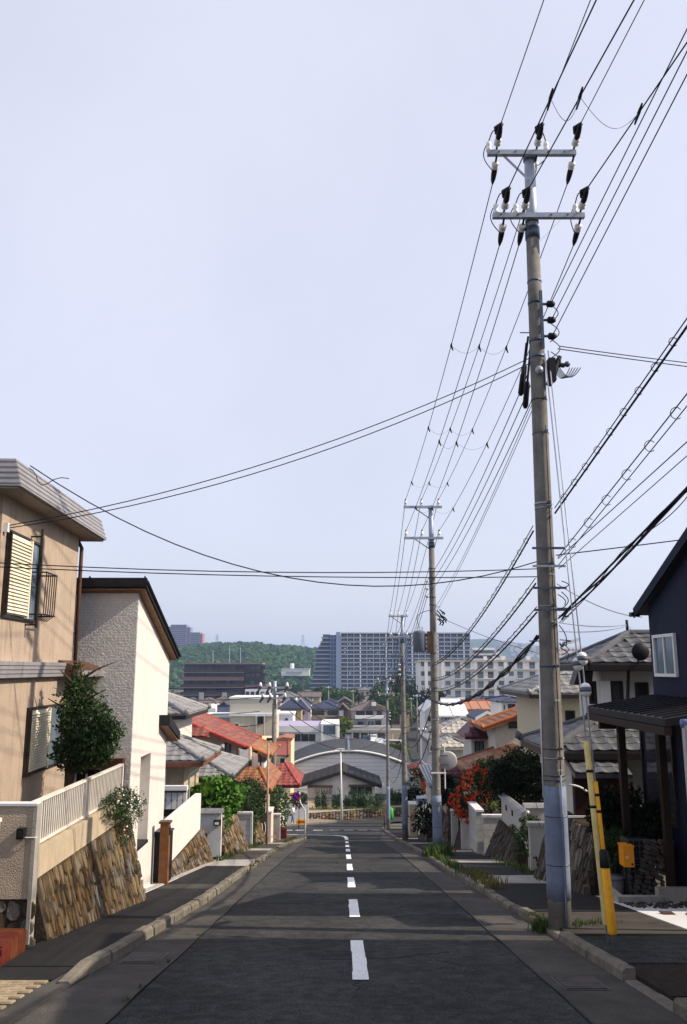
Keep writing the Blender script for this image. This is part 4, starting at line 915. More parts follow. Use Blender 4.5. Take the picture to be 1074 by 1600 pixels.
leaves('young_leaves', [((-3.62, 12.6, -1.0), (.36, .30, .30), 420), ((-3.92, 12.6, -.5), (.34, .28, .38), 380)], .058, M_LEAF, t, 6, shell=.9)
# ---- flowering shrub spilling over the coping
t = thing('flowering_shrub', 'shrub with small white flowers hanging over the stone garden wall', 'shrub', (-3.62, 13.45, -2.1))
MB().tube([(-3.66, 13.45, -2.15), (-3.60, 13.4, -2.0), (-3.45, 13.4, -2.2)], [.03, .025, .01], 6).build('stem', M_BARKD, t)
bl = [((-3.52, 13.45, -2.10), (.30, .50, .24), 1500), ((-3.40, 13.75, -2.18), (.20, .3, .26), 800), ((-3.42, 13.55, -2.5), (.13, .16, .22), 350), ((-3.50, 13.0, -2.05), (.2, .3, .17), 600)]
leaves('foliage', bl, .045, M_LEAFD, t, 9, asp=.3); leaves('young_leaves', [(c, r_, n * .3) for c, r_, n in bl], .045, M_LEAF, t, 10, shell=.9, asp=.3)
M_WFLOW = mat('white_petal', (0.80, 0.80, 0.78), 0.6, var=0.04)
fm_ = shared(MB().add([(0, 0, .004)] + [(math.cos(k * math.pi / 5) * (.5 if k % 2 == 0 else .28), math.sin(k * math.pi / 5) * (.5 if k % 2 == 0 else .28), 0) for k in range(10)], [(0, k + 1, (k + 1) % 10 + 1) for k in range(10)]), 'flower', M_WFLOW)
gg = random.Random(3)
for i in range(95):
    c, r_, n = bl[gg.choice((0, 0, 1, 1, 1, 2))]; d = Vector((abs(gg.gauss(0, 1)) * .8 + .2, gg.gauss(0, 1) - .3, gg.gauss(0, 1))).normalized()
    p = Vector(c) + Vector((d.x * r_[0], d.y * r_[1], d.z * r_[2])) * 1.02
    piece('flower', fm_, t, p, basis(d.orthogonal(), d.cross(d.orthogonal()), d), (.032, .032, .03))
for k, (x, y, z) in enumerate(((-3.72, 10.75, -1.9), (-3.72, 10.55, -1.85))):
    bush('flower_stalk', 'thin wild flower stalk behind the white bar fence, %s' % ('taller pinkish one' if k else 'yellow-green leafy one'), 'plant', (x, y, -2.2), [((x, y, z), (.05, .05, .14), 40)], .05, M_LEAFY if k == 0 else M_LEAF, 20 + k)
# ---- white house with the sloping dark roof
M_WHITEW = mat('white_render', (0.64, 0.60, 0.56), 0.8, var=0.04, scale=2, bump=0.12, bscale=80, streak=0.10)
M_TEXW = mat('textured_siding', (0.66, 0.65, 0.64), 0.8, var=0.05, scale=5)
def brick_bump(m, sx=9.0, st=.8, dist=.03):
    t_ = m.node_tree; N = t_.nodes; L = t_.links; b = N['Principled BSDF']; tc = N.new('ShaderNodeTexCoord'); mp = N.new('ShaderNodeMapping'); mp.inputs['Rotation'].default_value = (math.pi / 2, 0, 0); L.new(tc.outputs['Object'], mp.inputs['Vector'])
    br = N.new('ShaderNodeTexBrick'); br.inputs['Scale'].default_value = sx; br.inputs['Mortar Size'].default_value = .03; br.inputs['Mortar Smooth'].default_value = .6; br.inputs['Color1'].default_value = (1, 1, 1, 1); br.inputs['Color2'].default_value = (.55, .55, .55, 1); br.inputs['Mortar'].default_value = (0, 0, 0, 1); br.inputs['Bias'].default_value = 0
    L.new(mp.outputs[0], br.inputs['Vector']); nz = N.new('ShaderNodeTexNoise'); nz.inputs['Scale'].default_value = 25; nz.inputs['Detail'].default_value = 4; L.new(tc.outputs['Object'], nz.inputs['Vector'])
    ad = N.new('ShaderNodeMixRGB'); ad.blend_type = 'ADD'; ad.inputs[0].default_value = .7; L.new(br.outputs['Color'], ad.inputs[1]); L.new(nz.outputs['Fac'], ad.inputs[2])
    bp = N.new('ShaderNodeBump'); bp.inputs['Strength'].default_value = st; bp.inputs['Distance'].default_value = dist; L.new(ad.outputs[0], bp.inputs['Height']); L.new(bp.outputs[0], b.inputs['Normal'])
brick_bump(M_TEXW)
M_DROOF = mat('dark_metal_roof', (0.022, 0.022, 0.028), 0.55, var=0.15, metal=0.0, spec=.12)
M_WOODS = mat('wood_soffit', (0.24, 0.13, 0.075), 0.6, var=0.15, scale=9)
h = thing('white_house', 'white house with textured side wall and dark roof sloping away, behind the beige house', 'house', (-7, 17, -4))
X2, Y2, Y2b = -3.74, 15.0, 17.9
tz = lambda y: 1.36 - .39 * (y - Y2)
MB().hexa([(-12, Y2, -4.2), (X2 - .26, Y2, -4.2), (X2 - .26, Y2b, -4.8), (-12, Y2b, -4.8), (-12, Y2, tz(Y2)), (X2 - .26, Y2, tz(Y2)), (X2 - .26, Y2b, tz(Y2b)), (-12, Y2b, tz(Y2b))]).build('wall', M_TEXW, h)
def ewall(ya, yb, za, zb_=None, name='front_wall', m_=None, x0=X2 - .255, x1=X2):
    ta, tb = (tz(ya), tz(yb)) if zb_ is None else (zb_, zb_)
    return MB().hexa([(x0, ya, za), (x1, ya, za), (x1, yb, za), (x0, yb, za), (x0, ya, ta), (x1, ya, ta), (x1, yb, tb), (x0, yb, tb)]).build(name, m_ or M_WHITEW, h)
ewall(Y2, 15.7, -4.2); ewall(16.5, Y2b, -4.8)
q = ewall(15.703, 16.497, -1.6); ewall(15.703, 16.497, -4.5, -3.25, 'niche_base')
ewall(15.7, 16.5, -3.24, -3.19, 'niche_sill', M_DROOF, X2 - .25, X2 + .02)
MB().box(X2 - .30, X2 - .262, 15.7, 16.5, -3.25, -1.6).build('niche_panel', M_TEXW, h)
MB().box(-12, X2 - .004, Y2 - .025, Y2 - .003, -4.2, tz(Y2)).build('side_cladding', M_TEXW, h)
rp_ = [(-12.3, 14.8, 1.46), (-3.56, 14.8, 1.46), (-3.56, 18.02, .20), (-12.3, 18.02, .20)]
rf = MB().prism(rp_, (0, 0, .16)).build('roof', M_DROOF, h)
for i in range(9): x = -3.6 - i * 1.0; MB().bar((x, 14.8, 1.63), (x, 18.02, .37), (.012, 0, 0), (0, 0, .02)).build('roof_seam', M_DROOF, rf)
MB().prism([(-12.2, 14.85, 1.40), (-3.60, 14.85, 1.40), (-3.60, 17.98, .175), (-12.2, 17.98, .175)], (0, 0, .03)).build('soffit', M_WOODS, h)
MB().tube([(-3.545, 14.8, 1.54), (-3.545, 18.05, .27)], .03, 6).build('verge_trim', M_DROOF, rf)
pr = MB().hexa([(X2 + .002, 17.1, -1.12), (-3.52, 17.1, -1.12), (-3.52, 18.25, -1.5), (X2 - .6, 18.25, -1.5), (X2 + .002, 17.1, -.92), (-3.52, 17.1, -.92), (-3.52, 18.25, -1.33), (X2 - .6, 18.25, -1.33)]).build('porch_roof', M_DROOF, h)
MB().hexa([(X2 + .01, 17.14, -1.15), (-3.55, 17.14, -1.15), (-3.55, 18.2, -1.53), (X2 - .5, 18.2, -1.53), (X2 + .01, 17.14, -1.122), (-3.55, 17.14, -1.122), (-3.55, 18.2, -1.502), (X2 - .5, 18.2, -1.502)]).build('porch_soffit', M_WOODS, pr)
M_DKBRN = mat('dark_brown_frame', (0.075, 0.028, 0.016), 0.5, var=0.15)
d = MB().box(-4.04, -3.84, 14.80, 14.975, -3.6, -1.72).box(-5.0, -3.84, 14.80, 14.975, -1.72, -1.54).build('entry_frame', M_DKBRN, h)
MB().box(-5.0, -4.042, 14.94, 14.976, -3.6, -1.722).build('entry_door', M_DARKGAP, d)
for k in range(4): MB().box(-4.9 + k * .2, -4.87 + k * .2, 14.90, 14.938, -3.6, -1.8).build('screen_bar', M_WFRAME, d)
walk('driveway', 14.32, 18.3, lambda y: -6.5, lambda y: -3.46, M_WHITECONC, .12)
t = thing('gate_post', 'brown wooden gate post with flat cap at the white house driveway', 'post', (-3.5, 17.0, gz(17) + .1))
MB().box(-3.585, -3.415, 16.9, 17.06, gz(17) - .1, -2.98).build('shaft', mat('wood_brown', (0.20, 0.085, 0.035), 0.6, var=0.2, scale=7, bump=.2), t); MB().box(-3.61, -3.39, 16.87, 17.09, -2.978, -2.94).build('cap', M_BRWN, t)
MB().box(-3.413, -3.40, 16.93, 17.02, -3.2, -3.05).build('intercom', M_BLACK, t)
t = thing('parcel_box', 'black metal parcel box behind the brown gate post', 'parcel box', (-3.75, 17.3, gz(17.3) + .1))
MB().box(-3.98, -3.45, 17.12, 17.5, gz(17.3) + .15, -3.20).build('cabinet', M_BLACK, t); MB().box(-4.0, -3.43, 17.10, 17.52, -3.198, -3.17).build('lid', M_BRONZE, t)
# ---- white parapet wall on stone, next lot
def lot_wall(name, label, ya, yb, zt_, zm, m_, xw=-3.9, batter=.42, cw=.10, ch=.28, mats=None, thick=.16, side=-1, stones=True, maxn=300, edge=0.0):
    g = thing(name, label, 'wall', (xw, (ya + yb) / 2, gz((ya + yb) / 2)))
    if zt_ is not None: MB().box(xw - (thick if side < 0 else 0), xw + (0 if side < 0 else thick), ya, yb, zm + .002, zt_).build('parapet', m_, g)
    s = -side
    def pr_(y): zg = gz(y) - .05; return [(xw - s * .5, y, zg), (xw + s * (batter * (zm - zg) + edge), y, zg), (xw + s * .02, y, zm), (xw - s * .5, y, zm)]
    p, q = pr_(ya), pr_(yb)
    if s > 0: core = MB().hexa([p[0], p[1], q[1], q[0], p[3], p[2], q[2], q[3]])
    else: core = MB().hexa([p[1], p[0], q[0], q[1], p[2], p[3], q[3], q[2]])
    core = core.build('stone_core', M_MORTAR, g)
    if stones:
        Hh = zm - gz(yb) + .05; sq_ = math.sqrt(1 + batter ** 2)
        u_ = Vector((0, 1, 0)) if s > 0 else Vector((0, -1, 0)); y_o = ya if s > 0 else yb
        O_ = Vector((xw + s * (batter * Hh + .02), y_o, zm - Hh)); up_ = Vector((-s * batter, 0, 1)).normalized(); n_ = Vector((s, 0, batter)).normalized()
        yof = (lambda t_: ya + t_) if s > 0 else (lambda t_: yb - t_)
        stone_face(core, O_, u_, up_, n_, yb - ya, lambda t_: (max(0, (Hh - (zm - gz(yof(t_)) + .02)) * sq_), Hh * sq_), cw, ch, mats or M_ST, lean=.16 if s > 0 else -.16, th=.05, maxn=maxn)
        # front end of the battered wedge
        we = batter * (zm - gz(ya)); m_h = zm - gz(ya)
        k = max(2, int(m_h / .22))
        for i in range(k):
            f = (i + .5) / k; z = gz(ya) + m_h * f; wdt = we * (1 - f) + .1
            MB().box(xw + s * (wdt - .14), xw + s * (wdt - .02), ya - .05, ya + .02, z - m_h / k * .47, z + m_h / k * .47).build('end_stone', rnd.choice(mats or M_ST), g)
    return g
lot_wall('parapet_wall', 'plain white parapet wall on a brown stone base past the white house driveway', 18.7, 23.5, -3.35, -4.29, M_WHITEW)
lot_wall('stone_wall', 'short brown stone retaining wall between white tile-capped wall and grey block wall', 26.2, 30.0, -4.35, -4.75, M_WHITEW, cw=.16, ch=.4, maxn=120)
lot_wall('stone_wall', 'low brown stone retaining wall beside the concentric-arc iron gate', 34.4, 37.2, None, -6.2, M_WHITEW, cw=.2, ch=.4, maxn=60, xw=-3.8)
lot_wall('stone_wall', 'farthest low brown stone wall before the two pale gate walls', 38.6, 40.6, None, -7.1, M_WHITEW, cw=.2, ch=.4, maxn=40, xw=-3.5)
# white wall across, capped with grey tiles
t = thing('tile_capped_wall', 'pale grey wall capped with grey tiles facing up the street', 'wall', (-4.1, 25.5, gz(25.5)))
MB().box(-5.4, -3.60, 25.42, 25.58, gz(25.5) + .15, -4.18).build('wall_panel', mat('pale_grey_render', (0.60, 0.60, 0.60), 0.85, var=0.06, scale=3, streak=.2), t); MB().box(-5.4, -3.62, 25.44, 25.6, gz(25.5) - .1, gz(25.5) + .148).build('plinth', M_MORTAR, t)
for i in range(7):
    x = -3.55 - i * .27; MB().prism([(x, 25.34, -4.18), (x, 25.66, -4.18), (x, 25.60, -4.10), (x, 25.5, -4.06), (x, 25.40, -4.10)], (-.26, 0, 0)).build('cap_tile', M_RIDGE, t)
t = thing('post_box', 'small black rounded post box on the pale tile-capped wall', 'post box', (-4.0, 25.4, -4.9))
MB().tube([(-4.28, 25.33, -4.82), (-4.26, 25.33, -4.82), (-4.02, 25.33, -4.82), (-4.0, 25.33, -4.82)], [.07, .10, .10, .07], 12).build('body', M_BLACK, t, True); MB().box(-4.2, -4.08, 25.22, 25.235, -4.83, -4.81).build('slot', M_ALU, t)
t = thing('wall_lamp', 'small black wall lamp at the end of the tile-capped wall', 'lamp', (-3.66, 25.3, -4.45)); MB().box(-3.80, -3.60, 25.2, 25.41, -4.50, -4.36).build('lamp_body', M_BLACK, t); MB().box(-3.76, -3.64, 25.185, 25.199, -4.47, -4.40).build('lens', M_PORC, t)
# grey block wall across
M_BLOCK = mat('grey_block', (0.50, 0.52, 0.56), 0.85, var=0.08, scale=5, bump=.2, rand=.06, streak=.3)
t = thing('block_wall', 'pale grey concrete block wall facing up the street, left side', 'wall', (-4.1, 33.9, gz(33.9)))
MB().box(-4.75, -3.66, 33.9, 34.02, gz(34), -5.6).build('mortar_core', M_CONC, t)
for j in range(7):
    zt_ = -5.62 - j * .205
    for i in range(3):
        x = -3.62 - i * .40 - (.2 if j % 2 else 0); MB().box(max(x - .392, -4.8), x if i or not j % 2 else -3.62, 33.86, 33.94, zt_ - .197, zt_).build('block', M_BLOCK, t)
MB().box(-4.8, -3.58, 33.82, 34.06, -5.618, -5.54).build('coping', M_WHITECONC, t); MB().box(-3.655, -3.575, 33.84, 34.04, gz(34), -5.62).build('end_post', M_BLOCK, t)
# gate walls further down
M_PINKW = mat('pinkish_render', (0.62, 0.52, 0.48), 0.85, var=0.06, scale=3, streak=.2)
def gate_wall(label, xa, xb, yt, yb, Y, m_, th=.25):
    p, q = atY(xa, yb, Y), atY(xb, yt, Y); t = thing('gate_wall', label, 'wall', (p.x, Y, p.z))
    MB().box(p.x, q.x, Y, Y + th, p.z - .3, q.z).build('wall_panel', m_, t); MB().box(p.x - .03, q.x + .03, Y - .03, Y + th + .03, q.z + .001, q.z + .06).build('cap', M_WHITECONC, t); return t
gate_wall('pinkish gate pillar wall with white cap, left of the grey one', 415, 424, 1270, 1318, 37.3, M_PINKW, 1.2); gate_wall('plain grey gate wall with white edge beside the pinkish one', 426, 438, 1274, 1308, 40.8, mat('grey_render', (0.45, 0.43, 0.41), .85, var=.05))
gt = thing('iron_gate', 'small iron gate with concentric arc bars behind the thin rusty pole', 'gate', (-3.6, 37.2, gz(37)))
for k in range(4):
    r_ = .35 + k * .13; MB().tube([(-4.1 + r_ * math.cos(R(a)), 37.2, -6.75 + r_ * math.sin(R(a))) for a in range(-80, 30, 10)], .015, 5).build('arc_bar', M_WFRAME, gt)
MB().box(-4.15, -4.1, 37.18, 37.22, -7.6, -6.3).build('gate_stile', M_BRONZE, gt)
t = thing('planter', 'red planter box at the end of the left pavement', 'planter', (-3.1, 44, gz(44)))
MB().box(-3.5, -2.9, 43.6, 44.4, gz(44) + .1, gz(44) + .55).build('box', M_REDT, t); MB().box(-3.52, -2.88, 43.58, 44.42, gz(44) + .551, gz(44) + .6).build('rim', M_REDT, t); leaves('foliage', [((-3.2, 44, gz(44) + .8), (.3, .4, .3), 250)], .1, M_LEAF, t, 77)
t = thing('pipe_pole', 'thin rusty pipe pole standing on the left pavement', 'pole', (-3.12, 35.2, gz(35.2)))
MB().tube([(-3.12, 35.2, gz(35.2)), (-3.12, 35.2, gz(35.2) + 4.25)], .045, 8).build('shaft', mat('pipe_paint', (0.42, 0.33, 0.24), .7, var=.25, scale=3), t, True); MB().box(-3.2, -2.95, 35.15, 35.25, gz(35.2) + 4.2, gz(35.2) + 4.3).build('top_fitting', M_BRONZE, t)
# ---- grey-tiled house
M_OCHRE = mat('ochre_plaster', (0.45, 0.38, 0.27), .85, var=.06, scale=3, streak=.3); M_REDBRN = mat('red_brown_fascia', (0.20, 0.075, 0.045), .6, var=.15)
h = thing('grey_tiled_house', 'old house with grey clay tile roofs behind the white house, left side', 'house', (-7, 27.5, gz(27)))
MB().box(-10, -4.85, 26.0, 28.6, gz(27) - .6, -2.8).build('wall', M_OCHRE, h); MB().box(-10, -5.65, 28.05, 31.5, -4, -1.55).build('upper_wall', M_WHITEW, h); MB().box(-10, -4.7, 32.6, 37.2, gz(36) - .8, -4.1).build('wing_wall', M_OCHRE, h)
hip_roof(h, -10.4, -4.2, 25.35, 29.0, -2.70, .42, MR_GREY, 'SE', maxn=150, soffit=M_REDBRN, fascia=M_REDBRN); hip_roof(h, -10.4, -5.15, 27.45, 31.9, -1.46, .42, MR_GREY, 'SE', maxn=130, soffit=M_REDBRN, fascia=M_BRONZE); hip_roof(h, -10.4, -4.2, 32.1, 37.6, -4.0, .40, MR_GREY, 'SE', w=.32, l=.3, maxn=110, soffit=M_REDBRN, fascia=M_BRONZE)
window(h, (0, 26.0, 0), UX, NY, -6.4, -5.45, -5.2, -3.0, 2, M_BRONZE, M_DARKGAP); window(h, (0, 28.05, 0), UX, NY, -6.35, -5.8, -2.6, -1.75, 2, M_WFRAME, M_GLASS)
MB().box(-5.43, -5.33, 25.6, 25.7, -5.3, -2.85).build('porch_post', M_WFRAME, h)
MB().tube([(-4.28, 25.45, -2.85), (-4.5, 25.6, -3.05), (-4.65, 25.75, -3.15), (-4.65, 25.75, -5)], .035, 6).build('downpipe', M_WFRAME, h, True)
b = thing('balcony_rail', 'black iron railing before a white balcony panel on the tiled house', 'railing', (-5, 24.4, -3.9))
MB().box(-6.6, -4.48, 24.45, 24.5, -3.92, -3.40).build('panel', mat('white_panel', (.72, .73, .76), .6, var=.04), b); MB().box(-6.6, -4.45, 24.36, 24.56, -3.40, -3.28).build('cap', M_WFRAME, b); MB().box(-6.6, -4.45, 24.30, 24.33, -3.45, -3.41).build('rail', M_BLACK, b); MB().box(-6.6, -4.45, 24.3, 24.33, -3.94, -3.90).build('rail', M_BLACK, b); MB().box(-6.6, -4.5, 24.36, 24.6, -4.1, -3.94).build('floor_slab', M_BRONZE, b)
for i in range(10):
    x = -4.55 - i * .16; MB().tube([(x, 24.315, -3.9), (x, 24.315, -3.72), (x, 24.315, -3.66), (x, 24.315, -3.6), (x, 24.315, -3.43)], [.008, .008, .02, .008, .008], 5).build('baluster', M_BLACK, b)
# green plants along the left
bush('broadleaf_shrub', 'bright green broad-leaved shrub above the pale tile-capped wall', 'shrub', (-4.0, 27.3, -4.75), [((-4.0, 27.2, -3.85), (.85, .7, .42), 1300), ((-3.65, 27.0, -4.15), (.45, .5, .36), 600), ((-4.55, 27.2, -4.0), (.4, .4, .35), 450)], .17, M_LEAFB, 31, shell=.5, asp=.7)
leaves('climber', [((-3.55, 26.3, -4.45), (.14, .2, .42), 140)], .11, M_LEAFB, None, 33, label='climbing green plant hanging over the short stone wall end', cat='plant')
bush('hedge_shrub', 'dark green hedge shrub behind the grey block wall', 'shrub', (-3.95, 35, -6.6), [((-4.05, 33.2, -4.75), (.7, .8, .5), 1000), ((-3.75, 35.0, -5.3), (.42, .9, .9), 1300), ((-3.7, 36.2, -5.5), (.4, .8, .8), 900)], .13, M_LEAFD, 35)
bush('ivy', 'green ivy growing down beside the grey block wall end', 'plant', (-3.5, 34.5, -6.9), [((-3.62, 34.5, -6.3), (.15, .4, .55), 420)], .1, M_LEAF, 37)
for k, (x, y, yy_, rx, rz, c) in enumerate(((398, 1258, 41, .55, .5, 'olive'), (412, 1248, 41, .5, .55, 'dark'), (428, 1250, 44, .85, .75, 'mid'), (440, 1262, 45, .55, .8, 'mid'))):
    q = atY(x, y, yy_); bush('garden_shrub', '%s shrub above the pale gate walls, %s' % (('reddish-olive', 'small dark green', 'yellow-dotted green', 'tall green')[k], ('lowest at left', 'left of the yellow-dotted one', 'widest', 'rightmost beside the sign')[k]), 'shrub', (q.x, yy_, gz(yy_) + .2), [((q.x, yy_, q.z), (rx, .6, rz), 900 * rx)], .15, {'olive': M_LEAFO, 'dark': M_LEAFD, 'mid': M_LEAF}[c], 40 + k, group='shrubs above the gate walls')
q = atY(467, 1249, 63); bush('round_bush', 'dark round bush at the corner behind the no-parking sign', 'shrub', (q.x, 63, gz(63)), [((q.x, 63, q.z), (.62, .6, .55), 700)], .18, M_LEAFD, 46)
# ---- red-roofed house
h = thing('red_roofed_house', 'pinkish house with long red and orange tiled roof, left side', 'house', (-7, 42, gz(42)))
MB().box(-9, -4.0, 39.6, 44.4, gz(44) - 1, -3.75).build('wall', M_PINKW, h); MB().prism([(-9, 39.62, -3.75), (-4.0, 39.62, -3.75), (-4.6, 39.62, -3.6), (-8.0, 39.62, -2.35), (-9, 39.62, -2.7)], (0, 4.7, 0)).build('gable_wall', M_PINKW, h)
def zE(x): return -4.02 + (-3.38 - x) * .41
def eslope(xa, xb, ya, yb, mats, maxn, nm='roof', w=.3, l=.32):
    A_, B_, C_, D_ = (xa, ya, zE(xa)), (xa, yb, zE(xa)), (xb, yb, zE(xb)), (xb, ya, zE(xb))
    rf = slab(h, (A_, B_, C_, D_), .12, mats[1], nm); tile_slope(rf, A_, B_, C_, D_, mats, w, l, maxn); return rf
r1_ = eslope(-4.42, -8.1, 39.0, 44.9, MR_RED, 220); r2_ = eslope(-3.38, -4.40, 39.6, 44.3, MR_ORANGE, 70)
M_RR = mat('red_ridge_tile', (0.40, 0.06, 0.04), .5, var=.12, rand=.1); M_RO = mat('orange_ridge_tile', (0.45, 0.15, 0.05), .5, var=.12, rand=.1)
ridge(r1_, (-4.45, 39.05, zE(-4.45)), (-8.1, 39.05, zE(-8.1)), M_RR, .08, .35); ridge(r1_, (-4.45, 44.85, zE(-4.45)), (-8.1, 44.85, zE(-8.1)), M_RR, .08, .35); ridge(r2_, (-3.42, 39.65, zE(-3.42)), (-4.4, 39.65, zE(-4.4)), M_RO, .08, .3)
ridge(r2_, (-3.42, 44.25, zE(-3.42)), (-4.4, 44.25, zE(-4.4)), M_RO, .08, .3)
rf = slab(h, [(-9.4, 38.1, -3.02), (-6.0, 38.1, -3.02), (-6.5, 39.2, -2.62), (-9.4, 39.2, -2.62)], .1, MR_RED[1]); tile_slope(rf, (-9.4, 38.1, -3.0), (-6.0, 38.1, -3.0), (-6.5, 39.2, -2.6), (-9.4, 39.2, -2.6), MR_RED, .33, .33, 60)
swin(h, 351, 1160, 361, 1181, 39.6, panes=1, fm=M_BRONZE, gm=M_GLASSB); swin(h, 385, 1181, 394, 1196, 39.6, panes=1, fm=M_BRONZE)
p = atY(374, 1186, 39.3); MB().box(p.x, p.x + .55, 39.0, 39.58, p.z, p.z + .52).build('air_conditioner', mat('ac_cream', (.62, .55, .42), .6, var=.05), h); MB().box(p.x + .06, p.x + .4, 38.985, 38.999, p.z + .06, p.z + .45).build('fan_grille', M_WFRAME, h)
MB().tube([atY(408, 1178, 39.5), atY(408, 1181, 39.5), atY(407, 1212, 39.5)], .04, 6).build('downpipe', M_BRONZE, h, True); MB().tube([atY(396, 1168, 39.5), atY(372, 1174, 39.5), atY(372, 1182, 39.5)], .035, 6).build('downpipe', M_BRONZE, h, True)
rf = slab(h, [(-5.0, 37.0, -5.22), (-3.15, 37.0, -5.22), (-3.6, 39.5, -4.5), (-5.0, 39.5, -4.5)], .1, MR_ORANGE[1]); tile_slope(rf, (-5.0, 37.0, -5.2), (-3.15, 37.0, -5.2), (-3.9, 39.5, -4.5), (-5.0, 39.5, -4.5), MR_ORANGE, .32, .33, 60); ridge(rf, (-3.15, 37.0, -5.2), (-3.9, 39.5, -4.5), M_RO, .09, .3)
rf = slab(h, [(-3.13, 37.02, -5.22), (-3.13, 43, -5.22), (-3.9, 43, -4.5), (-3.9, 39.52, -4.5)], .1, MR_ORANGE[1]); tile_slope(rf, (-3.12, 37.02, -5.2), (-3.12, 43, -5.2), (-3.89, 43, -4.48), (-3.89, 39.52, -4.48), MR_ORANGE, .32, .3, 70); rf = slab(h, [(-6.6, 36.6, -5.05), (-5.02, 36.6, -5.05), (-5.02, 38.5, -4.5), (-6.6, 38.5, -4.5)], .1, MR_RED[1]); tile_slope(rf, (-6.6, 36.6, -5.03), (-5.02, 36.6, -5.03), (-5.02, 38.5, -4.5), (-6.6, 38.5, -4.5), MR_RED, .32, .33, 40)
MB().box(-5.0, -3.4, 37.6, 39.55, gz(38), -5.24).build('porch_wall', M_OCHRE, h)
MB().box(-3.98, -3.7, 39.62, 42.5, -6.4, -4.3).build('bay_window', M_WFRAME, h)
# ---- cream house with scarlet roof
h = thing('cream_house', 'cream house with scarlet tiled roofs behind the thin pipe pole', 'house', (-6, 90, gz(90)))
h2 = thing('scarlet_roofed_house', 'low house with scarlet ribbed tile roof by the side street corner', 'house', (-5, 48, gz(48)))
p, q = atY(429, 1220, 88), atY(455, 1157, 88); MB().box(p.x - 2, q.x, 88, 94, gz(88), q.z).build('wall', mat('cream_render', (.66, .54, .36), .85, var=.06), h); MB().prism([(p.x + .1, 87.9, q.z), (q.x + .12, 87.9, q.z), (q.x + .12, 87.9, q.z + .25), (q.x - .8, 87.9, q.z + .35), (p.x + .1, 87.9, q.z + .12)], (0, 5, 0)).build('parapet', MR_ORANGE[1], h)
c = atY(448.5, 1179, 87.9); MB().tube([c + Vector((0, .12, 0)), c], .25, 14).build('round_vent', M_DARKGAP, h)
a_, b_ = atY(428, 1180, 85), atY(446, 1180, 85); rf = slab(h, [a_, b_ + Vector((.3, 0, 0)), (b_.x + .1, 87.9, a_.z + 1.1), (a_.x, 87.9, a_.z + 1.1)], .12, MR_RED[1]); ridge(rf, b_ + Vector((.3, 0, 0)), (b_.x + .1, 87.9, a_.z + 1.1), M_RR, .1)
for zy in (1196, 1203): p_, q_ = atY(434, zy, 87.2), atY(451, zy, 87.2); MB().box(p_.x, q_.x, 86.6, 87.98, p_.z, p_.z + .16).build('balcony', M_BRONZE, h)
swin(h, 437, 1184, 446, 1195, 88, panes=1, fm=M_WFRAME)
a_, b_ = atY(417, 1228, 46), atY(468, 1228, 46); rf = slab(h2, [a_, b_, (b_.x - .95, 49, a_.z + .8), (a_.x, 49, a_.z + .8)], .12, MR_SCARLET[1])
tile_slope(rf, a_ + Vector((0, 0, .02)), b_ + Vector((0, 0, .02)), (b_.x - .95, 49, a_.z + .82), (a_.x, 49, a_.z + .82), MR_SCARLET, .30, .38, 90); ridge(rf, b_, (b_.x - .95, 49, a_.z + .82), mat('scarlet_ridge', (.5, .06, .05), .5, var=.1), .09)
rf = slab(h2, [b_ + Vector((.02, .02, 0)), (b_.x + .02, 50.4, b_.z), (b_.x - .9, 50.4, a_.z + .8), (b_.x - .93, 49, a_.z + .8)], .1, MR_SCARLET[1]); tile_slope(rf, b_ + Vector((.03, .02, .02)), (b_.x + .03, 50.4, b_.z + .02), (b_.x - .89, 50.4, a_.z + .82), (b_.x - .92, 49, a_.z + .82), MR_SCARLET, .3, .3, 70); MB().box(a_.x + .3, atY(436, 1228, 46).x, 46.5, 50.3, gz(50), a_.z - .05).build('ground_floor_wall', M_WHITEW, h2); swin(h2, 426, 1232, 433, 1244, 46.5, panes=1, fm=M_BRONZE)
p = atY(438, 1212, 47.6); MB().box(p.x, p.x + .35, 47.4, 47.8, p.z - .45, p.z + .15).build('chimney', MR_ORANGE[1], h2)
# small side-street pole
def small_pole(label, X, Y, ytop, arms=((.35, .9), (.9, .75)), r=.12):
    zt_ = atY(537, ytop, Y).z; zb_ = gz(Y); t = thing('utility_pole', label, 'utility pole', (X, Y, zb_))
    MB().tube([(X, Y, zb_), (X, Y, zt_ - 1.2)], [r * 1.25, r], 10).build('pole_shaft', M_POLE, t, True); MB().tube([(X, Y, zt_ - 1.2), (X, Y, zt_)], [r * .75, r * .7], 10).build('steel_top', M_STEEL, t, True)
    for dz, half in arms:
        MB().box(X - half, X + half, Y - .2, Y - .1, zt_ - dz - .05, zt_ - dz + .05).build('crossarm', M_STEEL, t)
        for s in (-.85, -.3, .75): MB().tube([(X + half * s, Y - .15, zt_ - dz + q) for q in (.05, .08, .2, .28)], [.05, .09, .07, .03], 8).build('insulator', M_PORC, t, True); MB().tube([(X + half * s, Y - .2, zt_ - dz), (X + half * s - .1, Y - .55, zt_ - dz - .2)], [.08, .05], 6).build('clamp_cover', M_BLACK, t)
    return t
SP1 = small_pole('short grey utility pole among the red roofs, left side', -3.72, 45.4, 1064)
for k, dz in enumerate((.3, .85, 1.6, 2.3)):
    z = atY(537, 1064, 45.4).z - dz
    wire((-4.5, 45.2, z), (-16, 44, z + 1.2), .6, .02, 'black wire running left from the short pole by the red roofs, %s' % ('highest', 'second', 'third', 'lowest')[k], 'wires at the short pole')
    wire((-2.9, 45.3, z), (3.3, 65.8, gz(66) + 9.2 - dz), 1.2, .02, 'black wire running right from the short pole to the farthest pole, %s' % ('highest', 'second', 'third', 'lowest')[k], 'wires at the short pole')
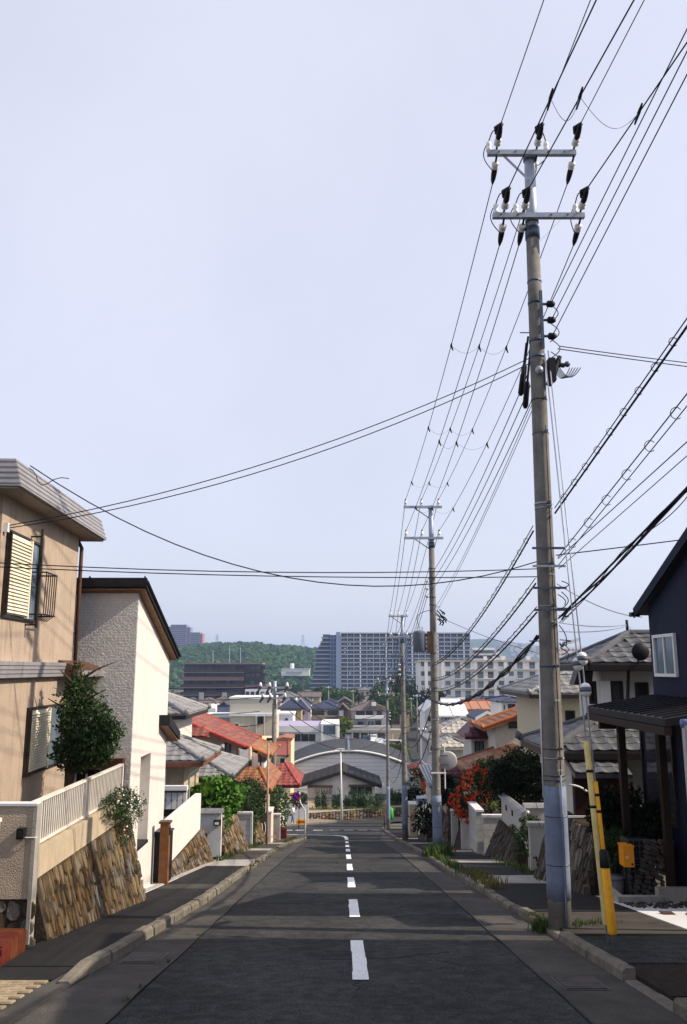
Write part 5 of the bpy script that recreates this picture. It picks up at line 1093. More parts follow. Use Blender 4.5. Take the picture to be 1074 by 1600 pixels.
# no-parking sign
def face_disc(m, c, r, n=28): m.tube([Vector(c) + Vector((0, .012, 0)), Vector(c)], r, n); return m
t = thing('no_parking_sign', 'round blue and red no-parking sign on a bent white post', 'road sign', (-1.98, 44.3, gz(44.3) + .1))
zg = gz(44.3); c = atY(463, 1244.5, 44.3); M_SRED = mat('sign_red', (.62, .02, .02), .45, var=.03); M_SBLUE = mat('sign_blue', (.01, .035, .36), .45, var=.03)
MB().tube([(-2.27 + .02, 44.4, c.z - .3), (-2.27, 44.4, c.z + .2)], .028, 8).tube([(-2.25, 44.4, c.z - .2), (-2.22, 44.4, c.z - .35), (-2.02, 44.4, c.z - .62), (-1.98, 44.4, c.z - .75), (-1.98, 44.4, zg)], .032, 8).build('post', M_WFRAME, t, True)
MB().tube([c + Vector((0, .02, 0)), c], .225, 28).build('disc', M_SRED, t); MB().tube([c + Vector((0, 0, 0)), c + Vector((0, -.006, 0))], .178, 28).build('blue_field', M_SBLUE, t)
MB().bar(c + Vector((-.13, -.010, .13)), c + Vector((.13, -.010, -.13)), (.014, 0, .014), (0, .003, 0)).build('red_slash', M_SRED, t)
# diversion board
t = thing('arrow_board', 'yellow road-works board with red left arrow on a white stand', 'sign', atY(471, 1291, 71)); c = atY(471, 1284, 71); M_SYEL = mat('sign_yellow', (.85, .52, .02), .5, var=.03)
MB().box(c.x - .42, c.x + .42, 70.98, 71.02, c.z - .21, c.z + .21).build('board', M_SYEL, t)
MB().prism([c + Vector((x, -.022, z)) for x, z in ((-.33, 0), (-.12, .15), (-.12, .07), (.33, .07), (.33, -.07), (-.12, -.07), (-.12, -.15))], (0, -.008, 0)).build('arrow', M_SRED, t)
MB().tube([c + Vector((.05, .05, -.55)), c + Vector((.05, .05, .25)), c + Vector((.12, .05, .4)), c + Vector((.3, .05, .4)), c + Vector((.37, .05, .25)), c + Vector((.37, .05, -.55))], .025, 6).build('stand', M_WFRAME, t)
# white corner wall near the people, far pavement and kerb
t = MB().box(-7.5, -3.35, 82.0, 82.3, gz(82), gz(82) + 2.0).build('corner_wall', MATS['pale_grey_render'], None, False, 'plain white wall behind the two pedestrians at the corner', 'wall')
far = [(-34, 66.2), (-9, 70.2), (-5.25, 71.8), (-0.55, 91.4)]
kb = struct('kerb'); pvm = MB()
for i in range(3):
    a_, b_ = Vector(far[i]), Vector(far[i + 1]); n = max(1, int((b_ - a_).length / 1.2))
    for j in range(n):
        p, q = a_.lerp(b_, j / n), a_.lerp(b_, (j + .97) / n); d = (q - p).normalized() * .09; o = Vector((-d.y, d.x))
        MB().hexa([(p.x, p.y, gz(p.y) - .1), (q.x, q.y, gz(q.y) - .1), (q.x + o.x, q.y + o.y, gz(q.y) - .1), (p.x + o.x, p.y + o.y, gz(p.y) - .1), (p.x, p.y, gz(p.y) + .14), (q.x, q.y, gz(q.y) + .14), (q.x + o.x, q.y + o.y, gz(q.y) + .14), (p.x + o.x, p.y + o.y, gz(p.y) + .14)]).build('kerb_stone', M_KERB, kb)
        pvm.add([(p.x, p.y, gz(p.y) + .11), (q.x, q.y, gz(q.y) + .11), (q.x - 3.2, q.y + 2, gz(q.y + 2) + .11), (p.x - 3.2, p.y + 2, gz(p.y + 2) + .11)], [(0, 1, 2, 3)])
pvm.build('pavement', mat('walk_tan', (.26, .22, .18), .9, var=.15, scale=3), kind='structure')
# ================================================================== right side of the street
M_NAVY = mat('navy_siding', (0.010, 0.015, 0.038), 0.75, var=0.12, scale=4, bump=.1)
M_WHITEJ = mat('white_plaster', (0.56, 0.55, 0.51), .85, var=.05, scale=2, streak=.15)
M_PEBBLE = [mat('gabion_stone', (0.10, 0.095, 0.085), .9, var=.3, scale=9, rand=.4), mat('gabion_stone_brown', (0.13, 0.10, 0.07), .9, var=.3, scale=9, rand=.4)]
# house just outside the right edge, beside the photographer
h = thing('roadside_house', 'two-storey grey house beside the road, just outside the right edge', 'house', (9, 2, -3))
MB().box(5.4, 12.5, -5, 9.45, -4, 3.1).build('wall', M_ROUGH, h); MB().prism([(4.95, -5.4, 3.0), (13, -5.4, 3.0), (9, -5.4, 5.0)], (0, 15.1, 0)).build('roof', MR_DARK[1], h)
window(h, (5.4, 0, 0), UY, NX, 1.5, 3.3, -1.6, .2, 2); window(h, (5.4, 0, 0), UY, NX, 5.5, 7.3, -1.6, .2, 2)
# dark blue house
h = thing('dark_blue_house', 'dark navy house with steep roof edge and white window, right edge', 'house', (8, 14.2, -3.5))
XB, YB0, YB1 = 5.66, 12.75, 15.3; zB = lambda y: .97 + (15.6 - y) * .41
MB().hexa([(XB, YB0, -3.7), (11, YB0, -3.7), (11, YB1, -3.7), (XB, YB1, -3.7), (XB, YB0, zB(YB0)), (11, YB0, zB(YB0)), (11, YB1, zB(YB1)), (XB, YB1, zB(YB1))]).build('wall', M_NAVY, h)
rf = MB().prism([(5.52, 12.2, zB(12.2) + .02), (11.3, 12.2, zB(12.2) + .02), (11.3, 15.6, zB(15.6) + .02), (5.52, 15.6, zB(15.6) + .02)], (0, 0, .12)).build('roof', MR_DARK[1], h)
MB().bar((5.505, 12.2, zB(12.2) + .07), (5.505, 15.62, zB(15.62) + .07), (.012, 0, 0), (0, 0, .09)).build('barge_board', M_NAVY, rf)
MB().box(5.44, 5.6, 15.56, 15.7, zB(15.6) + .0, zB(15.6) + .08).build('gutter_end', M_BLACK, rf)
def ewin(xa, ya, xb, yb, X, **k):      # on a wall facing the street at plane X
    p, q = atX(xa, yb, X), atX(xb, ya, X); return window(h, (X, 0, 0), UY, NX, min(p.y, q.y), max(p.y, q.y), p.z, q.z, **k)
ewin(1027, 989, 1056, 1057, XB, panes=2, fm=M_WFRAME, gm=M_GLASSB, fw=.055)
for k in range(6): MB().box(XB - .03, XB - .004, 12.8, 13.35, -.42 + k * .16 + 0, -.30 + k * .16).build('stone_cladding', M_PEBBLE[k % 2], h)
M_PBRN = mat('porch_brown', (.022, .012, .009), .6, var=.1)
pr = MB().hexa([(4.42, 11.6, -.78), (XB - .005, 11.6, -.62), (XB - .005, 15.3, -.62), (4.42, 15.3, -.78), (4.42, 11.6, -.68), (XB - .005, 11.6, -.48), (XB - .005, 15.3, -.48), (4.42, 15.3, -.68)]).build('porch_roof', M_DROOF, h)
for i in range(13): MB().bar((4.44, 11.75 + i * .29, -.665), (XB - .02, 11.75 + i * .29, -.465), (0, .012, 0), (0, 0, .012)).build('roof_rib', M_DROOF, pr)
MB().box(4.40, 4.50, 11.6, 15.3, -.90, -.79).build('porch_beam', M_PBRN, h)
for x, y in ((4.86, 14.95), (5.28, 14.2)): MB().box(x, x + .12, y, y + .12, gz(y), -.80).build('porch_post', M_PBRN, h)
MB().bar((4.6, 15.2, -1.0), (5.6, 15.2, -1.0), (0, .05, 0), (0, 0, .06)).build('tie_beam', M_PBRN, h)
ewin(1012, 1128, 1052, 1270, XB, panes=2, fm=M_BRONZE, gm=M_GLASS, fw=.06, out=.06, name='sliding_door')
MB().box(XB - .10, XB - .065, 13.25, 13.55, -3.1, -1.05).build('shutter_box', mat('pale_panel', (.40, .40, .43), .6, var=.06), h)
t = thing('metal_post', 'pale ribbed metal post with rounded blue cap at the extreme right edge', 'post', (4.42, 11.0, gz(11)))
MB().box(4.42, 4.54, 10.95, 11.05, gz(11), -.72).build('shaft', mat('pale_metal', (.45, .46, .48), .5, var=.06, metal=.2), t); MB().tube([(4.40, 11.0, -.70), (4.56, 11.0, -.70)], .055, 10).build('cap', mat('blue_cap', (.14, .20, .42), .5, var=.05), t, True)
for k in range(3): MB().box(4.435 + k * .04, 4.45 + k * .04, 10.938, 10.949, gz(11), -.73).build('rib', M_ALU, t)
# gabion, letter box, kerbs of the driveway
t = thing('gabion_pillar', 'dark wire gabion pillar filled with stones beside the driveway', 'gabion', (4.98, 14.6, gz(14.6)))
x0, x1, y0_, y1_, z0, z1_ = 4.74, 5.20, 14.45, 14.85, gz(14.6) + .08, -2.80
core = MB().box(x0 + .03, x1 - .03, y0_ + .03, y1_ - .03, z0, z1_ - .03).build('gabion_core', M_DARKGAP, t)
stone_face(core, (x0, y0_ + .03, z0), (1, 0, 0), (0, 0, 1), (0, -1, 0), x1 - x0 - .03, lambda s: (0, z1_ - z0), .085, .07, M_PEBBLE, 0.3, .07, jit=.03); stone_face(core, (x0 + .03, y1_, z0), (0, -1, 0), (0, 0, 1), (-1, 0, 0), y1_ - y0_ - .03, lambda s: (0, z1_ - z0), .10, .085, M_PEBBLE, 0, .05)
m = MB()
for i in range(6): a = x0 - .005 + (x1 - x0 + .01) * i / 5; m.tube([(a, y0_ - .015, z0), (a, y0_ - .015, z1_)], .004, 4)
for i in range(11): z = z0 + (z1_ - z0) * i / 10; m.tube([(x0 - .015, y1_, z), (x0 - .015, y0_ - .015, z), (x1, y0_ - .015, z)], .004, 4)
m.build('wire_cage', M_BAND, t)
t = thing('letter_box', 'bright orange letter box hanging beside the gabion pillar', 'letter box', (4.65, 14.35, -3.4)); p, q = atY(976, 1355, 14.3), atY(990, 1324, 14.3)
M_ORG = mat('orange_paint', (.80, .30, .015), .4, var=.05); bx_ = MB().box(p.x, q.x, 14.3, 14.55, p.z, q.z).build('box', M_ORG, t); MB().box(p.x - .01, q.x + .01, 14.285, 14.57, q.z + .001, q.z + .025).build('lid', M_ORG, t)
MB().cyl((p.x + .05, 14.285, (p.z + q.z) / 2), (p.x + .05, 14.302, (p.z + q.z) / 2), .022, 8).build('lock', M_ALU, t); MB().box(q.x - .05, q.x - .02, 14.29, 14.299, p.z + .03, p.z + .06).build('mark', M_BLACK, t); MB().box(p.x + .04, p.x + .08, 14.4, 14.44, gz(14.4), p.z).build('stand', M_BLACK, t)
t = MB().box(4.36, 4.46, 13.9, 14.9, gz(14.4), gz(14.4) + .27).box(4.461, 5.1, 13.9, 14.02, gz(14.4), gz(14.4) + .27).build('corner_kerb', M_CONC, None, False, 'pale concrete L-shaped kerb under the gabion pillar', 'kerb block')
t = MB().box(5.05, 6.0, 14.05, 14.2, gz(14.2), gz(14.2) + .32).build('low_wall', M_CONC, None, False, 'low pale concrete wall at the back of the right driveway', 'wall')
for i, (x, y) in enumerate(((4.62, 12.55), (4.98, 12.55), (4.92, 12.42))):
    m = MB()
    if i == 0: m.box(x - .09, x + .09, y - .09, y + .09, gz(y) + .105, gz(y) + .115)
    else: m.tube([(x, y, gz(y) + .105), (x, y, gz(y) + .116)], .08, 14)
    m.build('drain_cover', mat('rust_iron', (.09, .045, .035), .8, var=.3), None, False, ('square rusty cover in the pale driveway', 'round rusty cover in the pale driveway, farther', 'round rusty cover in the pale driveway, nearer')[i], 'drain cover')
pb = MB()
for i in range(180):
    x, y = rnd.uniform(4.4, 5.6), rnd.uniform(13.2, 13.9); r_ = rnd.uniform(.015, .04); pb.ball((x, y, gz(y) + .11), r_, 5, 3, .7)
pb.build('gravel', M_PEBBLE[0], None, True, 'dark loose pebbles edging the right driveway', 'gravel', None, 'stuff')
# dark stone wall behind the near pole, hedge above
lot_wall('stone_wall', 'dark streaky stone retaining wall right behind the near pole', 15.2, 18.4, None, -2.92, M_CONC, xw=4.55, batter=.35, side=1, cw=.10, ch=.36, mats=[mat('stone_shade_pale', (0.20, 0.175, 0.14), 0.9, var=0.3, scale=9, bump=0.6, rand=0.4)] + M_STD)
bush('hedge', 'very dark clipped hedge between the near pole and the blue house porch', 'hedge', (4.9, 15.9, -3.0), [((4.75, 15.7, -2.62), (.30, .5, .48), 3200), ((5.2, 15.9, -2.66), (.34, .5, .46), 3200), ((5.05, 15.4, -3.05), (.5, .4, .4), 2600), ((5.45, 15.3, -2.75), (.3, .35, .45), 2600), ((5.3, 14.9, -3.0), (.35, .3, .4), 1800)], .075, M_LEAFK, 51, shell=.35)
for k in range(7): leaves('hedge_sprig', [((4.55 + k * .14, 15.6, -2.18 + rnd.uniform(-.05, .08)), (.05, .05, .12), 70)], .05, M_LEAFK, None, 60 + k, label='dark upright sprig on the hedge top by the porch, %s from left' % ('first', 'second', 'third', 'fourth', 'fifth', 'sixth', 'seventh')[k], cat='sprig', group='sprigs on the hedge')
bush('low_shrub', 'dull green low shrub left of the orange letter box', 'shrub', (4.55, 14.8, -3.6), [((4.55, 14.9, -3.05), (.28, .3, .32), 900), ((4.75, 15.0, -2.85), (.2, .25, .15), 300)], .055, M_LEAFD, 53)
t = thing('planter_tub', 'grey round planter tub below the low shrub, right side', 'planter', (4.5, 14.7, gz(14.7))); MB().tube([(4.52, 14.7, gz(14.7)), (4.52, 14.7, gz(14.7) + .42)], [.16, .2], 14).build('tub', mat('planter_grey', (.16, .16, .18), .7, var=.1), t, True); MB().tube([(4.52, 14.7, gz(14.7) + .42), (4.52, 14.7, gz(14.7) + .45)], .215, 14).build('rim', mat('planter_grey', (.16, .16, .18)), t, True)
# white house with tiled roof
h = thing('white_tiled_house', 'white two-storey house with grey tile roof between the near pole and the blue house', 'house', (8, 20, -4.5))
MB().box(5.7, 12, 18.5, 20.3, -4.8, -.02).build('wall', M_WHITEJ, h); hip_roof(h, 5.3, 12.4, 18.0, 20.7, .12, .50, MR_GREYD, 'SW', maxn=170, rmat=M_RIDGED, soffit=M_BRONZE, fascia=M_BRONZE)
swin(h, 955, 1064, 972, 1112, 18.5, panes=1, fm=M_BRONZE, gm=mat('dark_shutter', (.05, .04, .04), .6, var=.1)); p, q = atY(943, 1112, 18.4), atY(954, 1064, 18.4); MB().box(p.x, q.x, 18.42, 18.49, p.z, q.z).build('shutter_case', M_WFRAME, h); swin(h, 993, 1066, 1012, 1090, 18.5, panes=1, fm=M_BRONZE, gm=M_DARKGAP); swin(h, 921, 1064, 931, 1100, 18.5, panes=1, fm=M_BRONZE, gm=M_DARKGAP)
p, q = atY(991, 1034, 18.2), atY(982, 1050, 18.4); MB().tube([p, q, atY(981, 1092, 18.4), atY(982, 1110, 18.4), atY(983, 1225, 18.4)], .035, 6).build('downpipe', M_BRONZE, h, True)
c = atY(1002, 1018, 17.6); dm = MB().tube([c + Vector((0, .02 * k, 0)) for k in range(4)], [.04, .17, .19, .04], 18).build('satellite_dish', M_BLACK, h, True); MB().tube([c + Vector((0, .05, 0)), c + Vector((.05, .4, -.25))], .02, 6).build('dish_arm', M_BLACK, dm)
# dark gable end left of it
MB().prism([atY(897, 1070, 18.3), atY(925, 1070, 18.3), atY(928, 1042, 18.3), atY(915, 1030, 18.3), atY(906, 1040, 18.3)], (0, .4, 0)).build('side_gable', M_BRONZE, h)
MB().box(4.7, 7, 17.6, 19.5, -4.8, -1.75).build('annex_wall', M_WHITEJ, h); hip_roof(h, 4.2, 7.2, 17.0, 20.0, -1.62, .42, MR_GREYD, 'SW', maxn=150, rmat=M_RIDGED, soffit=M_BRONZE, fascia=M_BRONZE)
rf = slab(h, [(4.5, 16.6, -2.02), (5.62, 16.6, -2.02), (5.62, 17.3, -1.78), (4.5, 17.3, -1.78)], .08, MR_GREYD[1], 'pent_roof'); tile_slope(rf, (4.5, 16.6, -2.0), (5.62, 16.6, -2.0), (5.62, 17.3, -1.76), (4.5, 17.3, -1.76), MR_GREYD, .26, .25, 40)
MB().box(4.6, 5.6, 17.05, 17.2, -4.6, -2.06).build('lower_wall', mat('dark_red_wall', (.04, .018, .016), .8, var=.1), h)
t = thing('carport_arch', 'white curved carport frame behind the near pole', 'carport', (4.5, 16.9, -3)); MB().tube([(4.35 + .9 * math.sin(R(a)) * .6, 16.5, -2.75 + .55 * math.cos(R(a))) for a in range(0, 95, 10)], .02, 6).build('arch_tube', M_WFRAME, t, True); MB().box(4.3, 4.95, 16.48, 16.52, -2.80, -2.765).build('cross_rail', M_WFRAME, t)
# second tiled house
h = thing('cream_tiled_house', 'cream house with pale grey tile roof left of the near pole', 'house', (9, 31, -6.5))
MB().box(7.0, 14, 29.6, 34, -7.5, -.95).build('wall', mat('cream_plaster', (.55, .50, .36), .85, var=.05), h); hip_roof(h, 6.45, 14.5, 29.0, 34.5, -.84, .40, MR_GREY, 'SW', w=.34, l=.32, maxn=140, soffit=M_BRONZE, fascia=M_BRONZE); swin(h, 850, 1105, 862, 1128, 29.6, panes=1, fm=M_BRONZE); swin(h, 884, 1110, 898, 1130, 29.6, panes=1, fm=M_BRONZE, gm=M_DARKGAP)
MB().tube(arc_pts((4.95, 20.3, -1.9), (4.3, 18.5, -2.0), (-.1, 0, .25)), .02, 6).build('cable_bundle', M_WFRAME, None, True, 'white curved conduit over the grey annex roof', 'conduit')
# walls of the next lots
def capped(t, x, ya, yb, z, m_=M_RIDGE, w_=.34, n=None):
    n = n or max(1, int((yb - ya) / .28)); d = (yb - ya) / n
    for i in range(n): MB().prism([(x - w_ / 2, ya + d * i, z), (x + w_ / 2, ya + d * i, z), (x + w_ * .3, ya + d * i, z + .07), (x, ya + d * i, z + .11), (x - w_ * .3, ya + d * i, z + .07)], (0, d * .96, 0)).build('cap_tile', m_, t)
def cappedx(t, y, xa, xb, z, m_=M_RIDGE, w_=.34):
    n = max(1, int((xb - xa) / .28)); d = (xb - xa) / n
    for i in range(n): MB().prism([(xa + d * i, y - w_ / 2, z), (xa + d * i, y + w_ / 2, z), (xa + d * i, y + w_ * .3, z + .07), (xa + d * i, y, z + .11), (xa + d * i, y - w_ * .3, z + .07)], (d * .96, 0, 0)).build('cap_tile', m_, t)
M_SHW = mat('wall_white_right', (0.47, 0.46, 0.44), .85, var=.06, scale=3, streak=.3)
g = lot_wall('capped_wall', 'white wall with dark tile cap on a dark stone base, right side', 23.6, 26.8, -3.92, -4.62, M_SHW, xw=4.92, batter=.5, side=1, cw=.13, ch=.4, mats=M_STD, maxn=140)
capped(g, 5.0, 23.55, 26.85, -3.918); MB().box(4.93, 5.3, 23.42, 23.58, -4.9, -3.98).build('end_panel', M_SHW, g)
for y in (25.9, 25.0): MB().box(4.90, 4.918, y, y + .14, -4.2, -4.05).build('vent_shade', M_DARKGAP, g)  # raised dark blocks; the shade of wall openings is put into their colour
MB().tube([(4.93, 23.5, -4.06), (4.78, 23.5, -4.06)], .045, 8).build('drain_spout', M_BRONZE, g)
t = thing('gate_wall', 'white stepped gate wall with grey tile cap beside the near pole', 'wall', (4.9, 21.5, gz(21.5))); p, q = atY(830, 1352, 21.3), atY(862, 1291, 21.3)
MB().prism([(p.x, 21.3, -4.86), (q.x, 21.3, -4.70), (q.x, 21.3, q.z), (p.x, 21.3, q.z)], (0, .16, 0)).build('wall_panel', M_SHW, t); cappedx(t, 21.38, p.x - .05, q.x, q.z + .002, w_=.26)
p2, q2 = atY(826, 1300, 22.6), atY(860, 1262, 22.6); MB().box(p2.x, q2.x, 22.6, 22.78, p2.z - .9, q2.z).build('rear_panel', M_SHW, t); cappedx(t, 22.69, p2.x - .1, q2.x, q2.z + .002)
MB().box(p2.x + .02, p2.x + .16, 22.54, 22.598, q2.z - .5, q2.z - .25).build('intercom', M_BLACK, t); MB().ball((p2.x - .02, 22.5, q2.z - .1), .05, 8, 6).build('lamp_globe', M_PORC, t, True); MB().tube([(p.x + .06, 21.29, -4.55), (p.x + .13, 21.27, -4.52), (p.x + .15, 21.27, -4.63)], .02, 6).build('hook', M_BLACK, t)
MB().box(p.x + .02, 5.4, 21.44, 21.6, gz(21.5) - .1, -4.72).build('plinth', M_MORTAR, t)
bush('fern_shrub', 'green ferny shrub growing between the two white tile-capped walls', 'shrub', (4.8, 22.4, -5.0), [((4.85, 22.3, -4.05), (.3, .4, .35), 500), ((4.7, 22.2, -4.4), (.32, .4, .3), 450)], .12, M_LEAFD, 55, asp=.3)
leaves('ivy_patch', [((4.9, 24.6, -4.6), (.12, .9, .18), 400)], .07, M_LEAFO, None, 56, label='olive ivy on the dark stone base of the capped wall', cat='plant')
t = thing('block_wall', 'white concrete block wall with coping facing up the street, right side', 'wall', (4.9, 28, gz(28))); p, q = atY(757, 1333, 28), atY(794, 1274, 28)
MB().box(p.x + .02, q.x + .5, 28.02, 28.14, p.z, q.z - .06).build('mortar_core', M_CONC, t); M_BLKW = mat('white_block', (0.48, 0.48, 0.46), .85, var=.1, scale=5, rand=.06, streak=.5, dirt=.4)
for j in range(6):
    zt_ = q.z - .06 - j * .2
    for i in range(4):
        x = p.x + i * .4 - (.2 if j % 2 else 0); MB().box(max(x, p.x), x + .392, 27.96, 28.06, zt_ - .192, zt_).build('block', M_BLKW, t)
MB().box(p.x - .03, q.x + .5, 27.93, 28.16, q.z - .058, q.z + .02).build('coping', M_WHITECONC, t)
t = thing('block_pillar', 'white block gate pillar left of the block wall, right side', 'pillar', (4.5, 28.9, gz(29)))
for j in range(7): zt_ = -4.62 - j * .2; MB().box(4.36, 4.58, 28.3, 30.0, zt_ - .193, zt_).build('block', M_BLKW, t)
MB().box(4.33, 4.61, 28.25, 30.05, -4.618, -4.55).build('coping', M_WHITECONC, t); MB().box(4.59, 4.72, 28.4, 28.6, gz(28.5), -4.7).build('gate_leaf', M_DARKGAP, t)
# trumpet-flower bush and dark tree
t = thing('flowering_bush', 'large bush with hanging clusters of orange-red flowers, right side', 'bush', (5.2, 31, gz(31)))
bl = [((4.75, 30.8, -4.35), (.8, .8, .75), 1500), ((5.3, 30.6, -3.7), (.75, .8, .6), 1300), ((4.45, 30.8, -5.0), (.5, .6, .5), 700)]
mm = MB()
for c, r_, n in bl: mm.tube([(5.4, 31, gz(31)), (5.3, 31, -4.9), c], [.07, .05, .015], 6)
mm.build('stems', M_BARKD, t, True); leaves('foliage', bl, .13, M_LEAFD, t, 61)
M_FLR = mat('orange_red_petal', (.72, .085, .02), .55, var=.2, scale=30, rand=.25)
tr_ = MB()
for k in range(10): pass
tv = [(0, 0, -.7)] + [(.22 * math.cos(k * math.pi / 5), .22 * math.sin(k * math.pi / 5), .1) for k in range(10)] + [((.62 if k % 2 else .42) * math.cos(k * math.pi / 5), (.62 if k % 2 else .42) * math.sin(k * math.pi / 5), .28) for k in range(10)]
tf = [(0, 1 + (k + 1) % 10, 1 + k) for k in range(10)] + [(1 + k, 1 + (k + 1) % 10, 11 + (k + 1) % 10, 11 + k) for k in range(10)]
fl = shared(MB().add(tv, tf), 'flower', M_FLR); gg = random.Random(8); n = 0
clus = [(705, 1255, 8), (714, 1265, 8), (720, 1240, 9), (728, 1228, 9), (722, 1272, 8), (733, 1280, 9), (741, 1262, 8), (738, 1245, 8), (746, 1272, 7), (735, 1210, 9), (745, 1203, 9), (752, 1218, 6), (758, 1208, 6), (730, 1250, 7), (752, 1288, 4), (763, 1240, 5), (768, 1228, 4), (776, 1222, 3), (779, 1238, 3), (755, 1252, 3), (711, 1248, 6), (726, 1218, 6), (748, 1240, 4), (788, 1225, 3)]
for (x, y, k) in clus:
    c = atY(x, y, 30.1)
    for i in range(int(k * 1.5)):
        d = Vector((gg.gauss(-.2, 1), gg.gauss(-1.1, .6), gg.gauss(-.2, .8))).normalized(); p = c + Vector((gg.gauss(0, .085), gg.gauss(0, .12), gg.gauss(0, .10)))
        piece('flower', fl, t, p, basis(d.orthogonal(), d.cross(d.orthogonal()), d), (.10, .10, .10)); n += 1
m = MB()
for i in range(160):
    x, y = gg.gauss(4.2, .55), gg.gauss(30.1, .3); z = gz(y) + .125; a = gg.uniform(0, 3); m.add([(x, y, z), (x + .04 * math.cos(a), y + .04 * math.sin(a), z + .01), (x + .03 * math.cos(a + 1.6), y + .03 * math.sin(a + 1.6), z + .004)], [(0, 1, 2)])
m.build('fallen_petals', mat('fallen_petal', (.35, .07, .02), .8, var=.2), None, False, 'fallen orange-red petals scattered on the pavement under the flowering bush', 'petals', None, 'stuff')
t = thing('dark_tree', 'dense nearly black tree behind the flowering bush', 'tree', (5.8, 26.8, gz(26.8)))
MB().tube([(5.8, 26.8, gz(26.8) - .2), (5.75, 26.8, -4.4), (5.7, 26.7, -3.2)], [.14, .1, .04], 8).build('trunk', M_BARKD, t, True)
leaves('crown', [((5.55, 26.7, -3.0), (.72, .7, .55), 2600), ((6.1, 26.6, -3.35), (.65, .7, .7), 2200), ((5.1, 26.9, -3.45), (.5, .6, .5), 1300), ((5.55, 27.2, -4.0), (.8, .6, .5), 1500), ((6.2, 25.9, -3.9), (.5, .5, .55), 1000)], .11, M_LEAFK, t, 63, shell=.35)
bush('clipped_shrub', 'yellowish round shrub tops above the white block wall coping', 'shrub', (5.2, 28.6, -4.7), [((5.15, 28.5, -4.45), (.35, .25, .16), 260)], .08, M_LEAFY, 65)
# roofs further down
h = thing('orange_roofed_house', 'white house with long orange tile roof, right side beyond the dark tree', 'house', (8, 37, gz(37)))
zW = lambda x: -2.5 + (x - 5.95) * .34
A_, B_, C_, D_ = (5.95, 38.9, zW(5.95)), (5.95, 36, zW(5.95)), (9.0, 36, zW(9.0)), (9.0, 38.9, zW(9.0)); rf = slab(h, (A_, B_, C_, D_), .12, MR_ORANGE[1]); tile_slope(rf, A_, B_, C_, D_, MR_ORANGE, .31, .34, 110); ridge(rf, (5.98, 36.05, zW(5.98)), (9.0, 36.05, zW(9)), M_RO, .09, .32); ridge(rf, (5.98, 38.85, zW(5.98)), (9.0, 38.85, zW(9)), M_RO, .09, .32)
a_, b_ = atY(812, 1124, 35.2), atY(846, 1124, 35.2); rf = slab(h, [a_, b_, (b_.x, 36.2, b_.z + .42), (a_.x + .3, 36.2, a_.z + .42)], .1, MR_ORANGE[1]); tile_slope(rf, a_, b_, (b_.x, 36.2, b_.z + .42), (a_.x + .3, 36.2, a_.z + .42), MR_ORANGE, .3, .3, 40)
MB().prism([(6.5, 36.25, gz(36)), (9.4, 36.25, gz(36)), (9.4, 36.25, zW(9.4) - .13), (6.5, 36.25, zW(6.5) - .13)], (0, 2.5, 0)).build('wall', M_WHITEJ, h); swin(h, 795, 1128, 815, 1138, 36.25, panes=1, fm=M_BRONZE)
h = thing('maroon_roofed_house', 'white house with small maroon tile roof below the orange one', 'house', (6.3, 39, gz(39)))
a_, b_ = atY(727, 1152, 38), atY(763, 1152, 38); rf = slab(h, [a_, b_, (b_.x, 39.4, b_.z + .6), (a_.x + .7, 39.4, a_.z + .6)], .1, MR_MAROON[1]); tile_slope(rf, a_, b_, (b_.x, 39.4, b_.z + .6), (a_.x + .7, 39.4, a_.z + .6), MR_MAROON, .3, .3, 50); slab(h, [a_, (a_.x, 41, a_.z), (a_.x + .7, 41, a_.z + .6), (a_.x + .7, 39.4, a_.z + .6)], .1, MR_MAROON[1])
MB().box(a_.x + .35, b_.x + .5, 38.5, 41, gz(40), a_.z - .05).build('wall', M_WHITEJ, h); swin(h, 742, 1158, 756, 1178, 38.5, panes=2, fm=M_BRONZE, gm=M_GLASSB)
h = thing('pale_tiled_house', 'white house with two pale sunlit tile roofs, right of the mirror pole', 'house', (6.5, 47, gz(47)))
def hipbox(h, xa, xb, ye, Y, D, pitch, mats, maxn=90, inset=.45, wallm=M_WHITEJ, w=.34, l=.36, vis='SW', zbot=None):
    a_, b_ = atY(xa, ye, Y), atY(xb, ye, Y); hip_roof(h, a_.x, b_.x, Y, Y + D, a_.z, pitch, mats, vis, w=w, l=l, maxn=maxn); MB().box(a_.x + inset, b_.x - inset, Y + inset, Y + D - inset, gz(Y) - .5 if zbot is None else zbot, a_.z - .1).build('wall', wallm, h); return a_, b_
hipbox(h, 681, 775, 1146, 48, 4.6, .42, MR_PALE); a_, b_ = hipbox(h, 681, 739, 1168, 44, 3.6, .42, MR_PALE); swin(h, 697, 1176, 703, 1200, 44.45, panes=1, fm=M_BRONZE, gm=M_DARKGAP)
h = thing('brown_roofed_house', 'house with broad brown tile slope behind the flowering bush', 'house', (6, 35, gz(35)))
zK = lambda x: -3.95 + (x - 4.72) * .32
A_, B_, C_, D_ = (4.72, 36.8, zK(4.72)), (4.72, 33, zK(4.72)), (7.2, 33, zK(7.2)), (7.2, 36.8, zK(7.2)); rf = slab(h, (A_, B_, C_, D_), .12, MR_BROWN[1]); tile_slope(rf, A_, B_, C_, D_, MR_BROWN, .31, .33, 120); M_RB = mat('brown_ridge_tile', (.17, .07, .035), .5, var=.1); ridge(rf, (4.75, 33.05, zK(4.75)), (7.2, 33.05, zK(7.2)), M_RB, .07); ridge(rf, (4.75, 36.75, zK(4.75)), (7.2, 36.75, zK(7.2)), M_RB, .07)
MB().prism([(5.1, 33.3, gz(34)), (7.2, 33.3, gz(34)), (7.2, 33.3, zK(7.2) - .13), (5.1, 33.3, zK(5.1) - .13)], (0, 3.3, 0)).build('wall', M_OCHRE, h)
